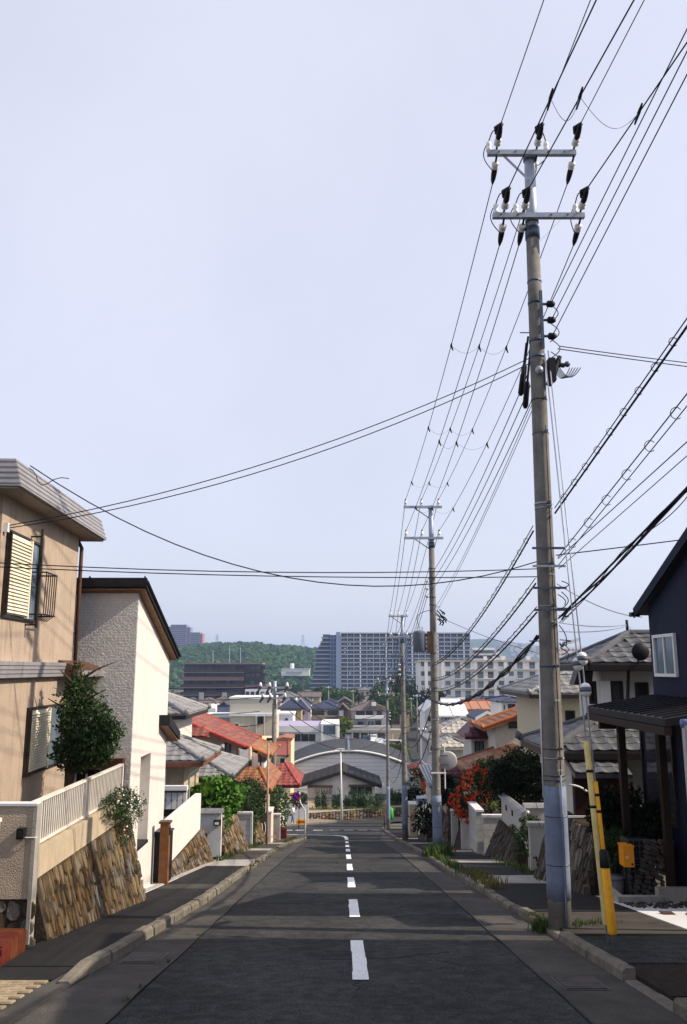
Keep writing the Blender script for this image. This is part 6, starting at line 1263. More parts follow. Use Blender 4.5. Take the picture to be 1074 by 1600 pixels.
a_, b_ = atY(684, 1224, 37.5), atY(727, 1224, 37.5); rf = slab(h, [a_, b_, (b_.x, 39.3, b_.z + .75), (a_.x + .5, 39.3, a_.z + .75)], .1, MR_MAROON[1]); tile_slope(rf, a_, b_, (b_.x, 39.3, b_.z + .75), (a_.x + .5, 39.3, a_.z + .75), MR_MAROON, .32, .34, 60); slab(h, [a_, (a_.x, 41, a_.z), (a_.x + .5, 41, a_.z + .75), (a_.x + .5, 39.3, a_.z + .75)], .1, MR_MAROON[1])
MB().box(a_.x + .4, b_.x + .3, 38, 41, gz(40), a_.z - .05).build('porch_wall', M_OCHRE, h); swin(h, 699, 1228, 706, 1245, 38, panes=1, fm=M_BRONZE, gm=M_DARKGAP)
t = thing('shed_roof', 'small blue-grey ribbed metal roof left of the mirror pole', 'shed', (4.4, 41, gz(41))); a_, b_ = atY(671, 1229, 41), atY(690, 1230, 41); rf = slab(t, [a_, b_, (b_.x, 43.5, b_.z + .75), (a_.x - .3, 43.5, a_.z + .75)], .06, mat('bluegrey_metal', (.16, .19, .24), .45, var=.1, metal=.3), 'roof')
for k in range(6): f = k / 5; MB().bar(a_.lerp(b_, f) + Vector((0, 0, .03)), Vector((a_.x - .3, 43.5, a_.z + .75)).lerp(Vector((b_.x, 43.5, b_.z + .75)), f) + Vector((0, 0, .03)), (.012, 0, 0), (0, 0, .012)).build('roof_rib', MATS['bluegrey_metal'], rf)
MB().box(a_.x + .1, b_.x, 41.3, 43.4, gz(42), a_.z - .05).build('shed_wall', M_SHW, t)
h = thing('red_hipped_house', 'low house with weathered red roof by the junction, right side', 'house', (5.8, 60, gz(60))); a_, b_ = hipbox(h, 643, 690, 1209, 58, 4.5, .42, roofmat('weathered_red_tile', (.30, .06, .035)), maxn=80)
t = thing('mail_stand', 'silver letter box on a forked stand by the right pavement', 'letter box', (3.9, 40, gz(40))); c = atY(659, 1252, 40)
MB().box(c.x - .24, c.x + .24, 39.85, 40.15, c.z - .08, c.z + .12).build('box', M_STEEL, t); MB().prism([c + Vector((-.26, -.2, .12)), c + Vector((.26, -.2, .12)), c + Vector((.22, .15, .2)), c + Vector((-.22, .15, .2))], (0, 0, .03)).build('lid', M_STEEL, t); MB().prism([c + Vector((-.12, 0, -.08)), c + Vector((.02, 0, -.08)), c + Vector((.08, 0, -.9)), c + Vector((.02, 0, -.9))], (0, .06, 0)).build('stand', M_STEEL, t)
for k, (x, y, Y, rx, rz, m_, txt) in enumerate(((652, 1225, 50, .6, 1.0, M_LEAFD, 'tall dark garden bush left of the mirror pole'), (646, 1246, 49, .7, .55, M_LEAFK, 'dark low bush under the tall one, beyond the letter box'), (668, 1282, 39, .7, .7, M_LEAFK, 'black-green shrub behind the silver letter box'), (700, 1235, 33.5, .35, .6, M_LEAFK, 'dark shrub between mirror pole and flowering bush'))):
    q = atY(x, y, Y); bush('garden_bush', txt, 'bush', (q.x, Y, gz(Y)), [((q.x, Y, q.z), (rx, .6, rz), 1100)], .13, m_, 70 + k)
leaves('orange_blossoms', [(tuple(atY(662, 1230, 48.8)), (.12, .2, .32), 60), (tuple(atY(662, 1222, 48.8)), (.12, .1, .1), 24)], .14, M_FLR, None, 74, label='few orange-red blossoms on the dark bush left of the mirror pole', cat='blossoms')
gate_wall('white wall panel just right of the mirror pole foot', 707, 716, 1268, 1320, 32.5, M_SHW, .2)
gate_wall('beige low wall left of the third pole, right pavement', 641, 652, 1258, 1300, 46, M_OCHRE, 1.0)
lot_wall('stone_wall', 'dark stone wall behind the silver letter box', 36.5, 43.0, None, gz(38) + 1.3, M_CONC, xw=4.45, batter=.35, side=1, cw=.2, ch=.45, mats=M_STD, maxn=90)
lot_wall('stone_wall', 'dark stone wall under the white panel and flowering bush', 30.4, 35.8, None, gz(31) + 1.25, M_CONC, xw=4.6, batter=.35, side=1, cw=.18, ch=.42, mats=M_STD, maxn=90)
gate_wall('pale flower-covered low wall under the flowering bush', 722, 736, 1283, 1322, 30.2, M_SHW, .2)
# weeds along the right kerb and gutters
def grass(label, pts, m_, seed, hgt=.16, n=60, spread=.12, w_=.012):
    g = random.Random(seed); m = MB()
    for (x, y, zoff) in pts:
        for i in range(n):
            px_, py_ = x + g.gauss(0, spread), y + g.gauss(0, spread * 1.6); z = gz(py_) + zoff; a = g.uniform(0, 6.28); L = hgt * g.uniform(.4, 1.2); ln = g.uniform(.1, .7) * L; dx, dy = math.cos(a), math.sin(a); wx, wy = -dy * w_, dx * w_
            b = Vector((px_, py_, z)); k1 = b + Vector((dx * ln * .35, dy * ln * .35, L * .6)); k2 = b + Vector((dx * ln, dy * ln, L)); wv = Vector((wx, wy, 0)); m.add([b - wv, b + wv, k1 + wv * .7, k1 - wv * .7, k2], [(0, 1, 2, 3), (3, 2, 4)])
    return m.build('weeds', m_, None, False, label, 'weeds', None, 'stuff')
M_WEED = mat('weed_green', (.055, .095, .022), .7, var=.1, island=.45, transl=.3); M_WEEDY = mat('weed_yellow', (.12, .12, .04), .7, var=.1, island=.4, transl=.3)
grass('green weeds at the foot of the mirror pole', [(2.85 + .12 * k, 26.4 + .15 * k, .1) for k in range(-2, 4)], M_WEED, 1, .38, 45, .14, .02)
grass('green weeds along the right kerb before the mirror pole', [(2.72, y, .1) for y in np.arange(21.0, 25.5, .35)], M_WEED, 2, .2, 22, .07, .014)
grass('yellow-green weeds along the right kerb in mid distance', [(2.72 + .1 * (k % 3), y, .1) for k, y in enumerate(np.arange(16.2, 19.6, .28))], M_WEEDY, 3, .2, 30, .1, .012)
grass('grass tuft in the gutter left of the near pole', [(2.60, 11.65, .02), (2.56, 11.5, .0)], M_WEED, 4, .2, 70, .05, .009)
grass('short weeds around the near pole foot', [(3.0, 11.5, .09), (3.15, 11.6, .09), (3.3, 11.62, .09), (2.75, 11.75, .09), (3.5, 11.7, .09)], M_WEED, 5, .07, 40, .07, .007)
grass('sparse weeds on the right wall foot', [(4.2, y, .1) for y in np.arange(17.2, 24, .5)], M_WEED, 6, .16, 20, .12, .012)
grass('sparse yellowish weeds along the left kerb', [(-2.42, y, .02) for y in np.arange(14, 46, .8)] + [(-2.55, y, .11) for y in np.arange(38, 46, .4)], M_WEEDY, 7, .12, 16, .06, .01)
grass('short weeds on the left wall foot', [(-3.4, y, .11) for y in np.arange(24, 36, .5)], M_WEED, 8, .16, 18, .08, .012)
grass('tiny weed sprigs in the road seam at the left', [(-1.84, y, .0) for y in (7.6, 8.1, 9.4, 11.2)], M_WEED, 9, .05, 14, .02, .005)
# ================================================================== foot of the slope
t = thing('garden_wall', 'low rubble stone garden wall with pale coping at the foot of the street', 'wall', (2, 95.5, gz(95)))
w0, w1, w2 = Vector((-4.9, 93.0, 0)), Vector((5.4, 97.2, 0)), Vector((16, 99.6, 0)); ztop = atY(540, 1268, 94.5).z
for a_, b_ in ((w0, w1), (w1, w2)):
    d = (b_ - a_).normalized(); n_ = Vector((d.y, -d.x, 0)); zb_ = min(gz(a_.y), gz(b_.y)) - .3
    core = MB().hexa([a_ + Vector((0, 0, zb_)), b_ + Vector((0, 0, zb_)), b_ - n_ * .4 + Vector((0, 0, zb_)), a_ - n_ * .4 + Vector((0, 0, zb_)), a_ + Vector((0, 0, ztop)), b_ + Vector((0, 0, ztop)), b_ - n_ * .4 + Vector((0, 0, ztop)), a_ - n_ * .4 + Vector((0, 0, ztop))]).build('stone_core', M_MORTAR, t)
    L = (b_ - a_).length
    stone_face(core, a_ + Vector((0, 0, ztop - 1.5)) + n_ * .0, d, (0, 0, 1), n_, L, lambda s: (.1, 1.5), .36, .34, M_ST[:3], 0, .09, maxn=150)
    MB().hexa([q + Vector((0, 0, ztop + z)) for z in (.002, .06) for q in (a_ + n_ * .05, b_ + n_ * .08, b_ - n_ * .42, a_ - n_ * .42)]).build('coping', M_CONC, t)
MB().prism([w0 + Vector((0, .25, ztop - .05)), w1 + Vector((0, .25, ztop - .05)), w2 + Vector((0, .25, ztop - .05)), Vector((16, 102.6, ztop - .05)), Vector((-5.5, 102.6, ztop - .05))], (0, 0, -1.6)).build('garden_bed', mat('dry_soil', (.40, .32, .22), .95, var=.2, scale=3), kind='structure')
MB().prism([(-6.3, 93.2, ztop + 1.3), (-4.9, 93.2, ztop), (-4.9, 93.2, -17), (-6.3, 93.2, -17)], (0, .3, 0)).build('stair_wall', M_CONC, None, False, 'pale sloping side wall left of the garden bed', 'wall')
xs_ = (496, 506, 523, 530, 542, 549, 555, 561, 567, 576, 591, 612, 618, 624); hs_ = (22, 24, 22, 26, 18, 30, 27, 20, 28, 25, 21, 24, 20, 20)
for k, (x, hp) in enumerate(zip(xs_, hs_)):
    Y = 96.5 if x < 600 else 99; b_ = atY(x, 1266, Y); hh = hp / 1280 * Y * .98; wd = .42 if k not in (9, 10) else .95
    lab = ('slim', 'ragged', 'bushy')[k % 3] if k not in (9, 10) else ('round', 'rounder')[k - 9]
    t = thing('garden_shrub', '%s upright shrub in the garden bed, number %s from the left' % (lab, ('one', 'two', 'three', 'four', 'five', 'six', 'seven', 'eight', 'nine', 'ten', 'eleven', 'twelve', 'thirteen', 'fourteen')[k]), 'shrub', (b_.x, Y, ztop), 'shrubs in the garden bed')
    leaves('foliage', [((b_.x, Y, ztop + hh * .5), (wd * .8, wd * .8, hh * .55), 330), ((b_.x + .1, Y, ztop + hh * .25), (wd, wd, hh * .3), 160)], .2, (M_LEAF, M_LEAFD, M_LEAF)[k % 3], t, 100 + k, shell=.3)
leaves('ground_cover', [((x, 95.9, ztop + .1), (.9, .5, .25), 90) for x in np.arange(-4, 5.5, 1.0)], .16, M_LEAFY, None, 130, label='low yellow-green ground cover along the garden bed edge', cat='ground cover', kind='stuff')
# white gabled bungalow
M_BUNG = mat('bungalow_wall', (0.68, 0.68, 0.67), .85, var=.05, scale=1.5, streak=.15); M_BRROOF = mat('dark_brown_roof', (.03, .025, .025), .7, var=.15, spec=.1)
h = thing('white_bungalow', 'white gabled bungalow with dark brown roof behind the garden bed', 'house', (0, 105, -16)); Yb = 103.0
pl, pr_, pa = atY(481, 1225, Yb), atY(586, 1227, Yb), atY(535, 1209, Yb)
MB().prism([(pl.x, Yb, -16.6), (pr_.x, Yb, -16.6), (pr_.x, Yb, pr_.z), (pa.x, Yb, pa.z), (pl.x, Yb, pl.z)], (0, 7.5, 0)).build('wall', M_BUNG, h)
el, er, ap = atY(469, 1225, Yb - .8), atY(597, 1227, Yb - .8), atY(535, 1204.5, Yb - .8)
rf = MB().prism([el, ap, ap + Vector((0, 0, -.38)), el + Vector((.05, 0, -.38))], (0, 9, 0)).prism([ap, er, er + Vector((-.05, 0, -.38)), ap + Vector((0, 0, -.38))], (0, 9, 0)).build('roof', M_BRROOF, h)
for s, e_ in ((-1, el), (1, er)):
    for i in range(7): MB().bar(ap.lerp(e_, i / 6) + Vector((0, .05, .03)), ap.lerp(e_, i / 6) + Vector((0, 8.9, .03)), (.03, 0, 0), (0, 0, .04)).build('roof_batten', M_BRROOF, rf)
swin(h, 492, 1229, 519, 1241, Yb, panes=3, fm=M_BRONZE, gm=M_GLASS); swin(h, 547, 1226, 582, 1241, Yb, panes=3, fm=M_ALU, gm=M_GLASS)
for xa, xb, y in ((481, 520, 1227), (545, 586, 1226)): p, q = atY(xa, y + 2, Yb), atY(xb, y - 1, Yb); MB().box(p.x, q.x, Yb - .7, Yb - .01, p.z, p.z + .16).build('window_awning', M_BRWN, h)
t = thing('balcony_fence', 'pale picket balcony fence at the bungalow left window', 'fence', atY(500, 1247, Yb - .9)); p, q = atY(480, 1247, Yb - .9), atY(520, 1231, Yb - .9)
for z in (p.z, q.z): MB().box(p.x, q.x, Yb - .93, Yb - .88, z - .04, z + .04).build('rail', M_BRWN, t)
for i in range(16): x = p.x + (q.x - p.x) * (i + .5) / 16; MB().box(x - .05, x + .05, Yb - .95, Yb - .935, p.z, q.z).build('picket', mat('picket_tan', (.42, .36, .30), .7, var=.1), t)
p = atY(519, 1219, Yb - .02); MB().tube([p, p + Vector((0, -.15, 0))], .12, 10).build('vent_cap', M_WFRAME, h)
# arched hall
M_HALLW = mat('hall_wall', (0.70, 0.71, 0.74), .7, var=.04, scale=.6, streak=.1); M_HALLR = mat('hall_roof', (0.062, 0.066, 0.075), .6, var=.12, scale=.5)
h = thing('arched_hall', 'large hall with dark arched roof and pale panel front behind the bungalow', 'hall', (0, 125, -16.6)); Y0h, Y1h = 117.0, 138.0
def arch(Y, drop=0, sc=1.0, n=22):
    l, c, r = atY(438, 1201, Y0h), atY(541, 1173, Y0h), atY(652, 1203, Y0h); out = []
    for i in range(n + 1):
        f = i / n; x = l.x + (r.x - l.x) * f; z = (l.z + r.z) / 2 + (c.z - (l.z + r.z) / 2) * (1 - (2 * f - 1) ** 2); out.append(Vector((c.x + (x - c.x) * sc, Y, z - drop)))
    return out
A0, A1 = arch(Y0h), arch(Y1h); nA = len(A0)
MB().prism([Vector((A0[0].x, Y0h + .35, -16.8))] + [p + Vector((0, .35, -.25)) for p in A0] + [Vector((A0[-1].x, Y0h + .35, -16.8))], (0, 20, 0)).build('wall', M_HALLW, h)
rf = MB(); rf.add(A0 + A1, [(i, i + 1, nA + i + 1, nA + i) for i in range(nA - 1)]); rf.add([p + Vector((0, 0, -.3)) for p in A0 + A1], [(i, nA + i, nA + i + 1, i + 1) for i in range(nA - 1)]); rf = rf.build('roof', M_HALLR, h)
MB().tube(A0, .16, 6).build('roof_edge', M_WFRAME, rf)
for k in range(1, 14): Y = Y0h + 21 * k / 14; MB().tube([p + Vector((0, Y - Y0h, .01)) for p in A0], .035, 4).build('roof_seam', M_HALLR, rf)
MB().tube([A0[nA // 2] + Vector((0, .1, .05)), A1[nA // 2] + Vector((0, 0, .05))], .22, 6).build('ridge_vent', M_TRAFO, rf)
for k in range(9): z = -12.2 - k * .5; MB().box(A0[0].x + .4 + max(0, (.9 - k) * 3), A0[-1].x - .4 - max(0, (.9 - k) * 3), Y0h + .32, Y0h + .345, z, z + .03).build('panel_joint', mat('joint_grey', (.30, .31, .34), .7, var=.05), h)
p, q = atY(598, 1246, Y0h), atY(637, 1217, Y0h); MB().box(p.x, q.x, Y0h + .25, Y0h + .31, p.z, q.z).build('shutter_door', M_WFRAME, h)
# slim lamp post at the junction
t = thing('street_lamp', 'tall slim white street lamp post at the junction', 'street lamp', (-.3, 84, gz(84))); p0, p1 = atY(534.5, 1283, 84), atY(532.5, 1172, 84)
MB().tube([p0 + Vector((0, 0, -.4)), p0.lerp(p1, .5), p1], [.11, .085, .07], 10).build('post', M_WFRAME, t, True); MB().box(p1.x - .55, p1.x + .4, 83.8, 84.2, p1.z, p1.z + .13).build('lamp_head', M_PORC, t)
# green bollard by the wall
q = atY(611, 1272, 93); t = MB().tube([(q.x, 93, gz(93)), (q.x, 93, q.z + .55), (q.x, 93, q.z + .7)], [.3, .28, .1], 10).build('green_marker', mat('green_plastic', (.05, .35, .06), .5, var=.05), None, True, 'bright green marker post beside the farthest utility pole', 'marker')
q = atY(601, 1292, 66.2); t = MB().tube([(q.x, 65.6, gz(66)), (q.x, 65.6, gz(66) + 1.8)], .05, 8).build('marker_post', MATS['rusty_steel'], None, True, 'thin rusty post just left of the farthest utility pole', 'post')
# ================================================================== town in the valley
M_W1 = mat('town_white', (0.72, 0.72, 0.72), .85, var=.06, scale=.8, streak=.15); M_W2 = mat('town_cream', (0.55, 0.48, 0.36), .85, var=.06, scale=.8, streak=.15); M_W3 = mat('town_grey', (0.36, 0.36, 0.38), .85, var=.06, scale=.8, streak=.15); M_W4 = mat('town_pink', (0.56, 0.45, 0.40), .85, var=.06, scale=.8, streak=.1); M_W5 = mat('town_ochre', (0.40, 0.32, 0.19), .85, var=.06, scale=.8); M_W6 = mat('town_brown', (0.13, 0.085, 0.065), .85, var=.1, scale=.8); M_LILAC = mat('town_lilac', (.36, .33, .46), .85, var=.05)
RG, RB, RD, RBR = [mat('far_roof_' + n_, c, .55, var=.2, scale=1.2) for n_, c in (('grey', (.17, .17, .18)), ('blue', (.045, .055, .10)), ('dark', (.06, .06, .065)), ('brown', (.15, .12, .11)))]
ROR = mat('far_roof_orange', (.42, .20, .12), .6, var=.15); RWH = mat('far_roof_white', (.72, .72, .74), .6, var=.05)
def fhouse(label, xl, xr, ye, yr, Y, D, wm, rm, kind='gx', wins=(), over=.5, name='house', ybase=None, ribs=0):
    a_, b_ = atY(xl, ye, Y), atY(xr, ye, Y); zr = atY(xl, yr, Y).z; zb_ = min(gz(Y), gz(Y + D)) - .5
    h = thing(name, label, 'house', ((a_.x + b_.x) / 2, Y + D / 2, zb_)); x0, x1, z0 = a_.x, b_.x, a_.z; c = (x0 + x1) / 2; th = max(.18, Y * .0009)
    if kind == 'flat':
        MB().box(x0, x1, Y, Y + D, zb_, z0).build('wall', wm, h); MB().box(x0 - .15, x1 + .15, Y - .15, Y + D + .15, z0 + .002, z0 + .35).build('roof', rm, h)
    elif kind == 'gx':
        rise = zr - z0; MB().prism([(x0, Y, zb_), (x0, Y + D, zb_), (x0, Y + D, z0), (x0, Y + D / 2, zr - .1), (x0, Y, z0)], (x1 - x0, 0, 0)).build('wall', wm, h)
        sl = rise / (D / 2); o = over; rf = MB().prism([(x0 - o, Y - o, z0 - sl * o), (x0 - o, Y + D / 2, zr), (x0 - o, Y + D + o, z0 - sl * o), (x0 - o, Y + D + o, z0 - sl * o + th), (x0 - o, Y + D / 2, zr + th), (x0 - o, Y - o, z0 - sl * o + th)], (x1 - x0 + 2 * o, 0, 0)).build('roof', rm, h)
        n = ribs or int((x1 - x0) / 1.4)
        for i in range(n): x = x0 + (x1 - x0) * (i + .5) / n; MB().bar((x, Y - o, z0 - sl * o + th + .03), (x, Y + D / 2, zr + th + .03), (.06, 0, 0), (0, 0, .05)).build('roof_rib', rm, rf)
        MB().box(x0 - o, x1 + o, Y + D / 2 - .15, Y + D / 2 + .15, zr + th, zr + th + .22).build('ridge', rm, rf)
    elif kind == 'gy':
        MB().prism([(x0, Y, zb_), (x1, Y, zb_), (x1, Y, z0), (c, Y, zr), (x0, Y, z0)], (0, D, 0)).build('wall', wm, h)
        s = (zr - z0) / (c - x0); o = over; rf = MB().prism([(x0 - o, Y - .4, z0 - s * o), (c, Y - .4, zr), (c, Y - .4, zr + th), (x0 - o, Y - .4, z0 - s * o + th)], (0, D + .8, 0)).prism([(c, Y - .4, zr), (x1 + o, Y - .4, z0 - s * o), (x1 + o, Y - .4, z0 - s * o + th), (c, Y - .4, zr + th)], (0, D + .8, 0)).build('roof', rm, h)
        for q in ((x0 - o, z0 - s * o), (x1 + o, z0 - s * o)): MB().bar((q[0], Y - .45, q[1] + th * .5), (c, Y - .45, zr + th * .5), (0, .04, 0), (0, 0, th * .8)).build('barge_board', M_WFRAME if rm is RB else rm, rf)
    else:
        hip_roof(h, x0 - over, x1 + over, Y - over, Y + D + over, z0, (zr - z0) / (min(x1 - x0 + 2 * over, D + 2 * over) / 2), (rm, rm), 'SEW', tiles=False, rr_=.16, rmat=rm); MB().box(x0, x1, Y, Y + D, zb_, z0 - .12).build('wall', wm, h)
    for wn in wins:
        xa, ya, xb, yb = wn[:4]; fm = wn[4] if len(wn) > 4 else M_ALU; gm = wn[5] if len(wn) > 5 else M_GLASS
        swin(h, xa, ya, xb, yb, Y, panes=max(1, min(3, int((xb - xa) / 5))), fm=fm, gm=gm, fw=.09, out=.12)
    return h
# cream block and tank at the left
h = fhouse('plain cream two-storey building behind the red roofs', 360, 428, 1119, 1110, 108, 9, M_W2, M_W1, 'flat', [(403, 1118.5, 412, 1131, M_BRONZE), (366, 1130, 374, 1136)], name='cream_building')
p, q = atY(359, 1119, 109), atY(427, 1092, 109); MB().box(p.x, q.x, 109, 116, p.z, q.z).build('upper_block', mat('town_cream_grey', (.46, .44, .38), .85, var=.06), h); MB().box(p.x - .1, q.x + .1, 108.9, 116.1, q.z + .002, q.z + .25).build('parapet', M_W1, h)
for x in (400, 413): a_, b_ = atY(x, 1150, 107.8), atY(x, 1119, 107.8); MB().tube([a_, b_], .08, 6).build('downpipe', M_W3, h)
t = thing('water_tank', 'white rooftop water tank left of the cream building', 'tank', atY(330, 1117, 120)); p = atY(331, 1116, 120); MB().tube([p, p + Vector((0, 0, 1.2)), p + Vector((0, 0, 1.45))], [.75, .75, .4], 14).build('tank_body', M_WFRAME, t, True); MB().box(p.x - 1.0, p.x + .7, 119, 119.2, p.z - .1, p.z + .9).build('tank_panel', M_W1, t); MB().box(p.x - 1.1, p.x + 1.1, 119, 121.4, p.z - .3, p.z - .11).build('tank_base', M_W3, t)
fhouse('low house with blue-black roof left of the cream building', 322, 362, 1119, 1108, 122, 9, M_W3, RB, 'gx', [(338, 1122, 346, 1130)]); fhouse('small house with dark and red roof beside the water tank', 338, 362, 1109, 1098, 140, 8, M_W6, RD, 'gy', [(346, 1104, 352, 1109)]); fhouse('pale low flat building under the water tank', 318, 362, 1121, 1117, 112, 6, M_W3, M_W1, 'flat')
# flat white shop
h = fhouse('long flat white building with window band behind the hall', 430, 502, 1137, 1130, 150, 14, M_W1, M_LILAC, 'flat', [(436, 1147, 444, 1158, M_BRONZE), (446, 1147, 458, 1158, M_BRONZE), (459, 1147, 470, 1158, M_BRONZE), (471, 1147, 482, 1158, M_BRONZE), (483, 1147, 493, 1158, M_BRONZE)], name='flat_building')
p, q = atY(501, 1160, 149), atY(530, 1131, 149); MB().box(p.x, q.x, 149, 162, -17, q.z).build('corner_tower', M_W1, h); a_, b_ = atY(505, 1147, 148.9), atY(524, 1133, 148.9); MB().box(a_.x, b_.x, 148.85, 148.99, a_.z, b_.z).build('glass_panel', M_GLASSB, h)
for x in (503.5, 526): a_, b_ = atY(x, 1159, 148.8), atY(x, 1131, 148.8); MB().box(a_.x - .15, a_.x + .15, 148.7, 148.98, a_.z, b_.z).build('fin', M_WFRAME, h)
a_, b_ = atY(432, 1144, 149.9), atY(500, 1134, 149.9); MB().box(a_.x, b_.x, 149.7, 149.98, a_.z, b_.z).build('fascia_panel', M_W1, h)
fhouse('small white building with tilted parapet above the flat shop', 431, 458, 1117, 1115, 165, 8, M_W1, M_W1, 'flat', [(446, 1122, 450, 1126, M_BRONZE)])
# row of houses
fhouse('ochre house with blue-black roof and lilac wing, mid-town left', 438, 471, 1107, 1093, 190, 9, M_W5, RB, 'hip', [(452, 1110, 464, 1117, M_BRONZE)]); fhouse('lilac-walled house with white-edged blue gable', 456, 483, 1106, 1091, 196, 9, M_LILAC, RB, 'gy', [(472, 1110, 477, 1118, M_WFRAME)])
h = fhouse('brown and cream two-storey house with dark snow-guard roof', 487, 528, 1107, 1097, 200, 9, M_W2, RB, 'hip', [(492, 1110, 507, 1117, M_BRONZE), (512, 1110, 526, 1117, M_BRONZE), (494, 1126, 502, 1130), (504, 1126, 512, 1130), (516, 1126, 523, 1130)])
for xa, xb in ((487.5, 491.5), (526, 528.5)): p, q = atY(xa, 1117, 199.9), atY(xb, 1109, 199.9); MB().box(p.x, q.x, 199.75, 199.95, p.z, q.z).build('brown_panel', M_W6, h)
a_, b_ = atY(486, 1124, 198.5), atY(528, 1124, 198.5); MB().prism([a_, (a_.x, 200, a_.z + .5), (a_.x, 200, a_.z + .3), a_ + Vector((0, 0, -.2))], (b_.x - a_.x, 0, 0)).build('lower_roof', RBR, h)
fhouse('narrow brown-gabled house wing with white shutters, right of the snow-guard roof', 529, 543, 1108, 1101, 199, 9, M_W6, RBR, 'gy', [(530, 1110, 537, 1119, M_WFRAME, M_WFRAME)])
h = fhouse('grey-gabled house above the concrete parking bays', 551, 606, 1110, 1097, 188, 9, M_W3, RBR, 'hip', [(557, 1111, 570, 1117, M_BRONZE), (572, 1111, 583, 1117, M_BRONZE), (589, 1111, 597, 1117, M_BRONZE), (559, 1127.5, 568, 1132, M_BRONZE), (574, 1126, 585, 1134, M_WFRAME, M_GLASSB), (587, 1126, 596, 1135, M_BRONZE)])
p, q = atY(555, 1123, 187), atY(600, 1118, 187); MB().box(p.x, q.x, 186.6, 187.9, p.z, q.z).build('balcony', M_W1, h); p, q = atY(549, 1143, 186), atY(610, 1134, 186); MB().box(p.x, q.x, 184.5, 187.5, p.z, q.z).build('terrace_wall', M_W3, h)
rf = MB().prism([atY(573, 1110, 187.4), atY(602, 1110, 187.4), atY(584, 1094, 187.4)], (0, 6, 0)).build('gable_roof', RBR, h); p, q = atY(581, 1103, 187.2), atY(588, 1097, 187.2); MB().box(p.x, q.x, 187.0, 187.38, p.z, q.z).build('dormer', M_WFRAME, h)
t = thing('parking_bays', 'concrete parking bays with slim columns under the grey-gabled house', 'carport', atY(575, 1158, 186)); p, q = atY(530, 1143, 186.5), atY(626, 1139, 186.5); MB().box(p.x, q.x, 183.5, 188, p.z, q.z).build('deck', M_CONC, t); MB().box(p.x, q.x, 190, 190.4, gz(190) - .2, p.z).build('back_wall', M_OCHRE, t)
for x in (551, 563, 576, 589, 603, 614): a_ = atY(x, 1143, 184); MB().box(a_.x - .14, a_.x + .14, 183.8, 184.1, gz(184), a_.z).build('column', M_W1, t)
# cars and vans
def car(label, x, y, Y, col, L=3.9, W=1.6, H=1.45, van=False, rot=0.0):
    c = atY(x, y, Y); zb_ = c.z; t = thing('parked_car', label, 'car' if not van else 'van', (c.x, Y, zb_), 'cars parked by the concrete bays'); m_ = mat('car_' + ''.join('%02d' % int(v * 99) for v in col), col, .3, var=.03, spec=.5)
    Rm = Matrix.Rotation(rot, 3, 'Z'); T = lambda p: Vector((c.x, Y, zb_)) + Rm @ Vector(p)
    hw, hl = W / 2, L / 2; sec = [(-hl, .25), (-hl + .05, .75), (-hl + .9 if not van else -hl + .35, .86 if not van else .95), (-hl + 1.4 if not van else -hl + .75, H), (hl - .75 if not van else hl - .1, H), (hl - .15, .88), (hl, .7), (hl, .25)]
    m = MB(); n = len(sec); vs = [T((s * (hw - (.12 if z > .9 else 0)), y_, z)) for s in (-1, 1) for y_, z in sec]; fs = [tuple(range(n)), tuple(range(2 * n - 1, n - 1, -1))] + [(i, (i + 1) % n, n + (i + 1) % n, n + i)[::-1] for i in range(n)]; m.add(vs, fs); m.build('body', m_, t)
    y_a, y_b = sec[2][0] + .1, sec[3][0] - .04; MB().add([T((-hw + .16, y_a - .02, .92)), T((hw - .16, y_a - .02, .92)), T((hw - .22, y_b - .03, H - .08)), T((-hw + .22, y_b - .03, H - .08))], [(0, 1, 2, 3)]).build('windscreen', M_GLASS, t)
    for s in (-1, 1):
        MB().add([T((s * (hw - .05), sec[3][0] - .15, .92)), T((s * (hw - .05), sec[4][0], .92)), T((s * (hw - .10), sec[4][0] - .15, H - .1)), T((s * (hw - .10), sec[3][0] + .1, H - .1))], [(0, 1, 2, 3)]).build('side_window', M_GLASS, t); MB().box(0, 0.001, 0, .001, 0, .001)
        for yy_ in (-hl + .75, hl - .75): MB().tube([T((s * (hw - .18), yy_, .30)), T((s * (hw + .02), yy_, .30))], .30, 12).build('wheel', M_BLACK, t)
        MB().tube([T((s * (hw - .28), -hl - .01, .66)), T((s * (hw - .28), -hl + .05, .66))], .11, 8).build('headlight', M_PORC, t)
    MB().add([T((-.22, -hl - .012, .36)), T((.22, -hl - .012, .36)), T((.22, -hl - .012, .48)), T((-.22, -hl - .012, .48))], [(0, 1, 2, 3)]).build('number_plate', M_PLATE, t)
car('dark blue car under the concrete bays', 573, 1160.5, 180, (.03, .05, .09)); car('tall white van beside the dark blue car', 584, 1162.5, 178, (.72, .73, .75), 3.4, 1.5, 1.9, True); car('small grey-white car right of the white van', 594, 1165, 177, (.50, .53, .58)); car('white estate car seen side-on near the poles', 616, 1169, 172, (.74, .75, .78), 4.6, 1.7, 1.6, True, R(75)); car('white minivan in the left parking bay', 544.5, 1157.5, 186, (.76, .76, .77), 4, 1.65, 1.8, True)
# second street going on
M = strip(list(np.arange(104, 262, 6.0)), lin((104, 10), (170, 13.2), (226, 16.8), (262, 20)), lin((104, 15), (170, 20.5), (226, 22.5), (262, 24)), .02, 3).build('road', M_ASPH, kind='structure')
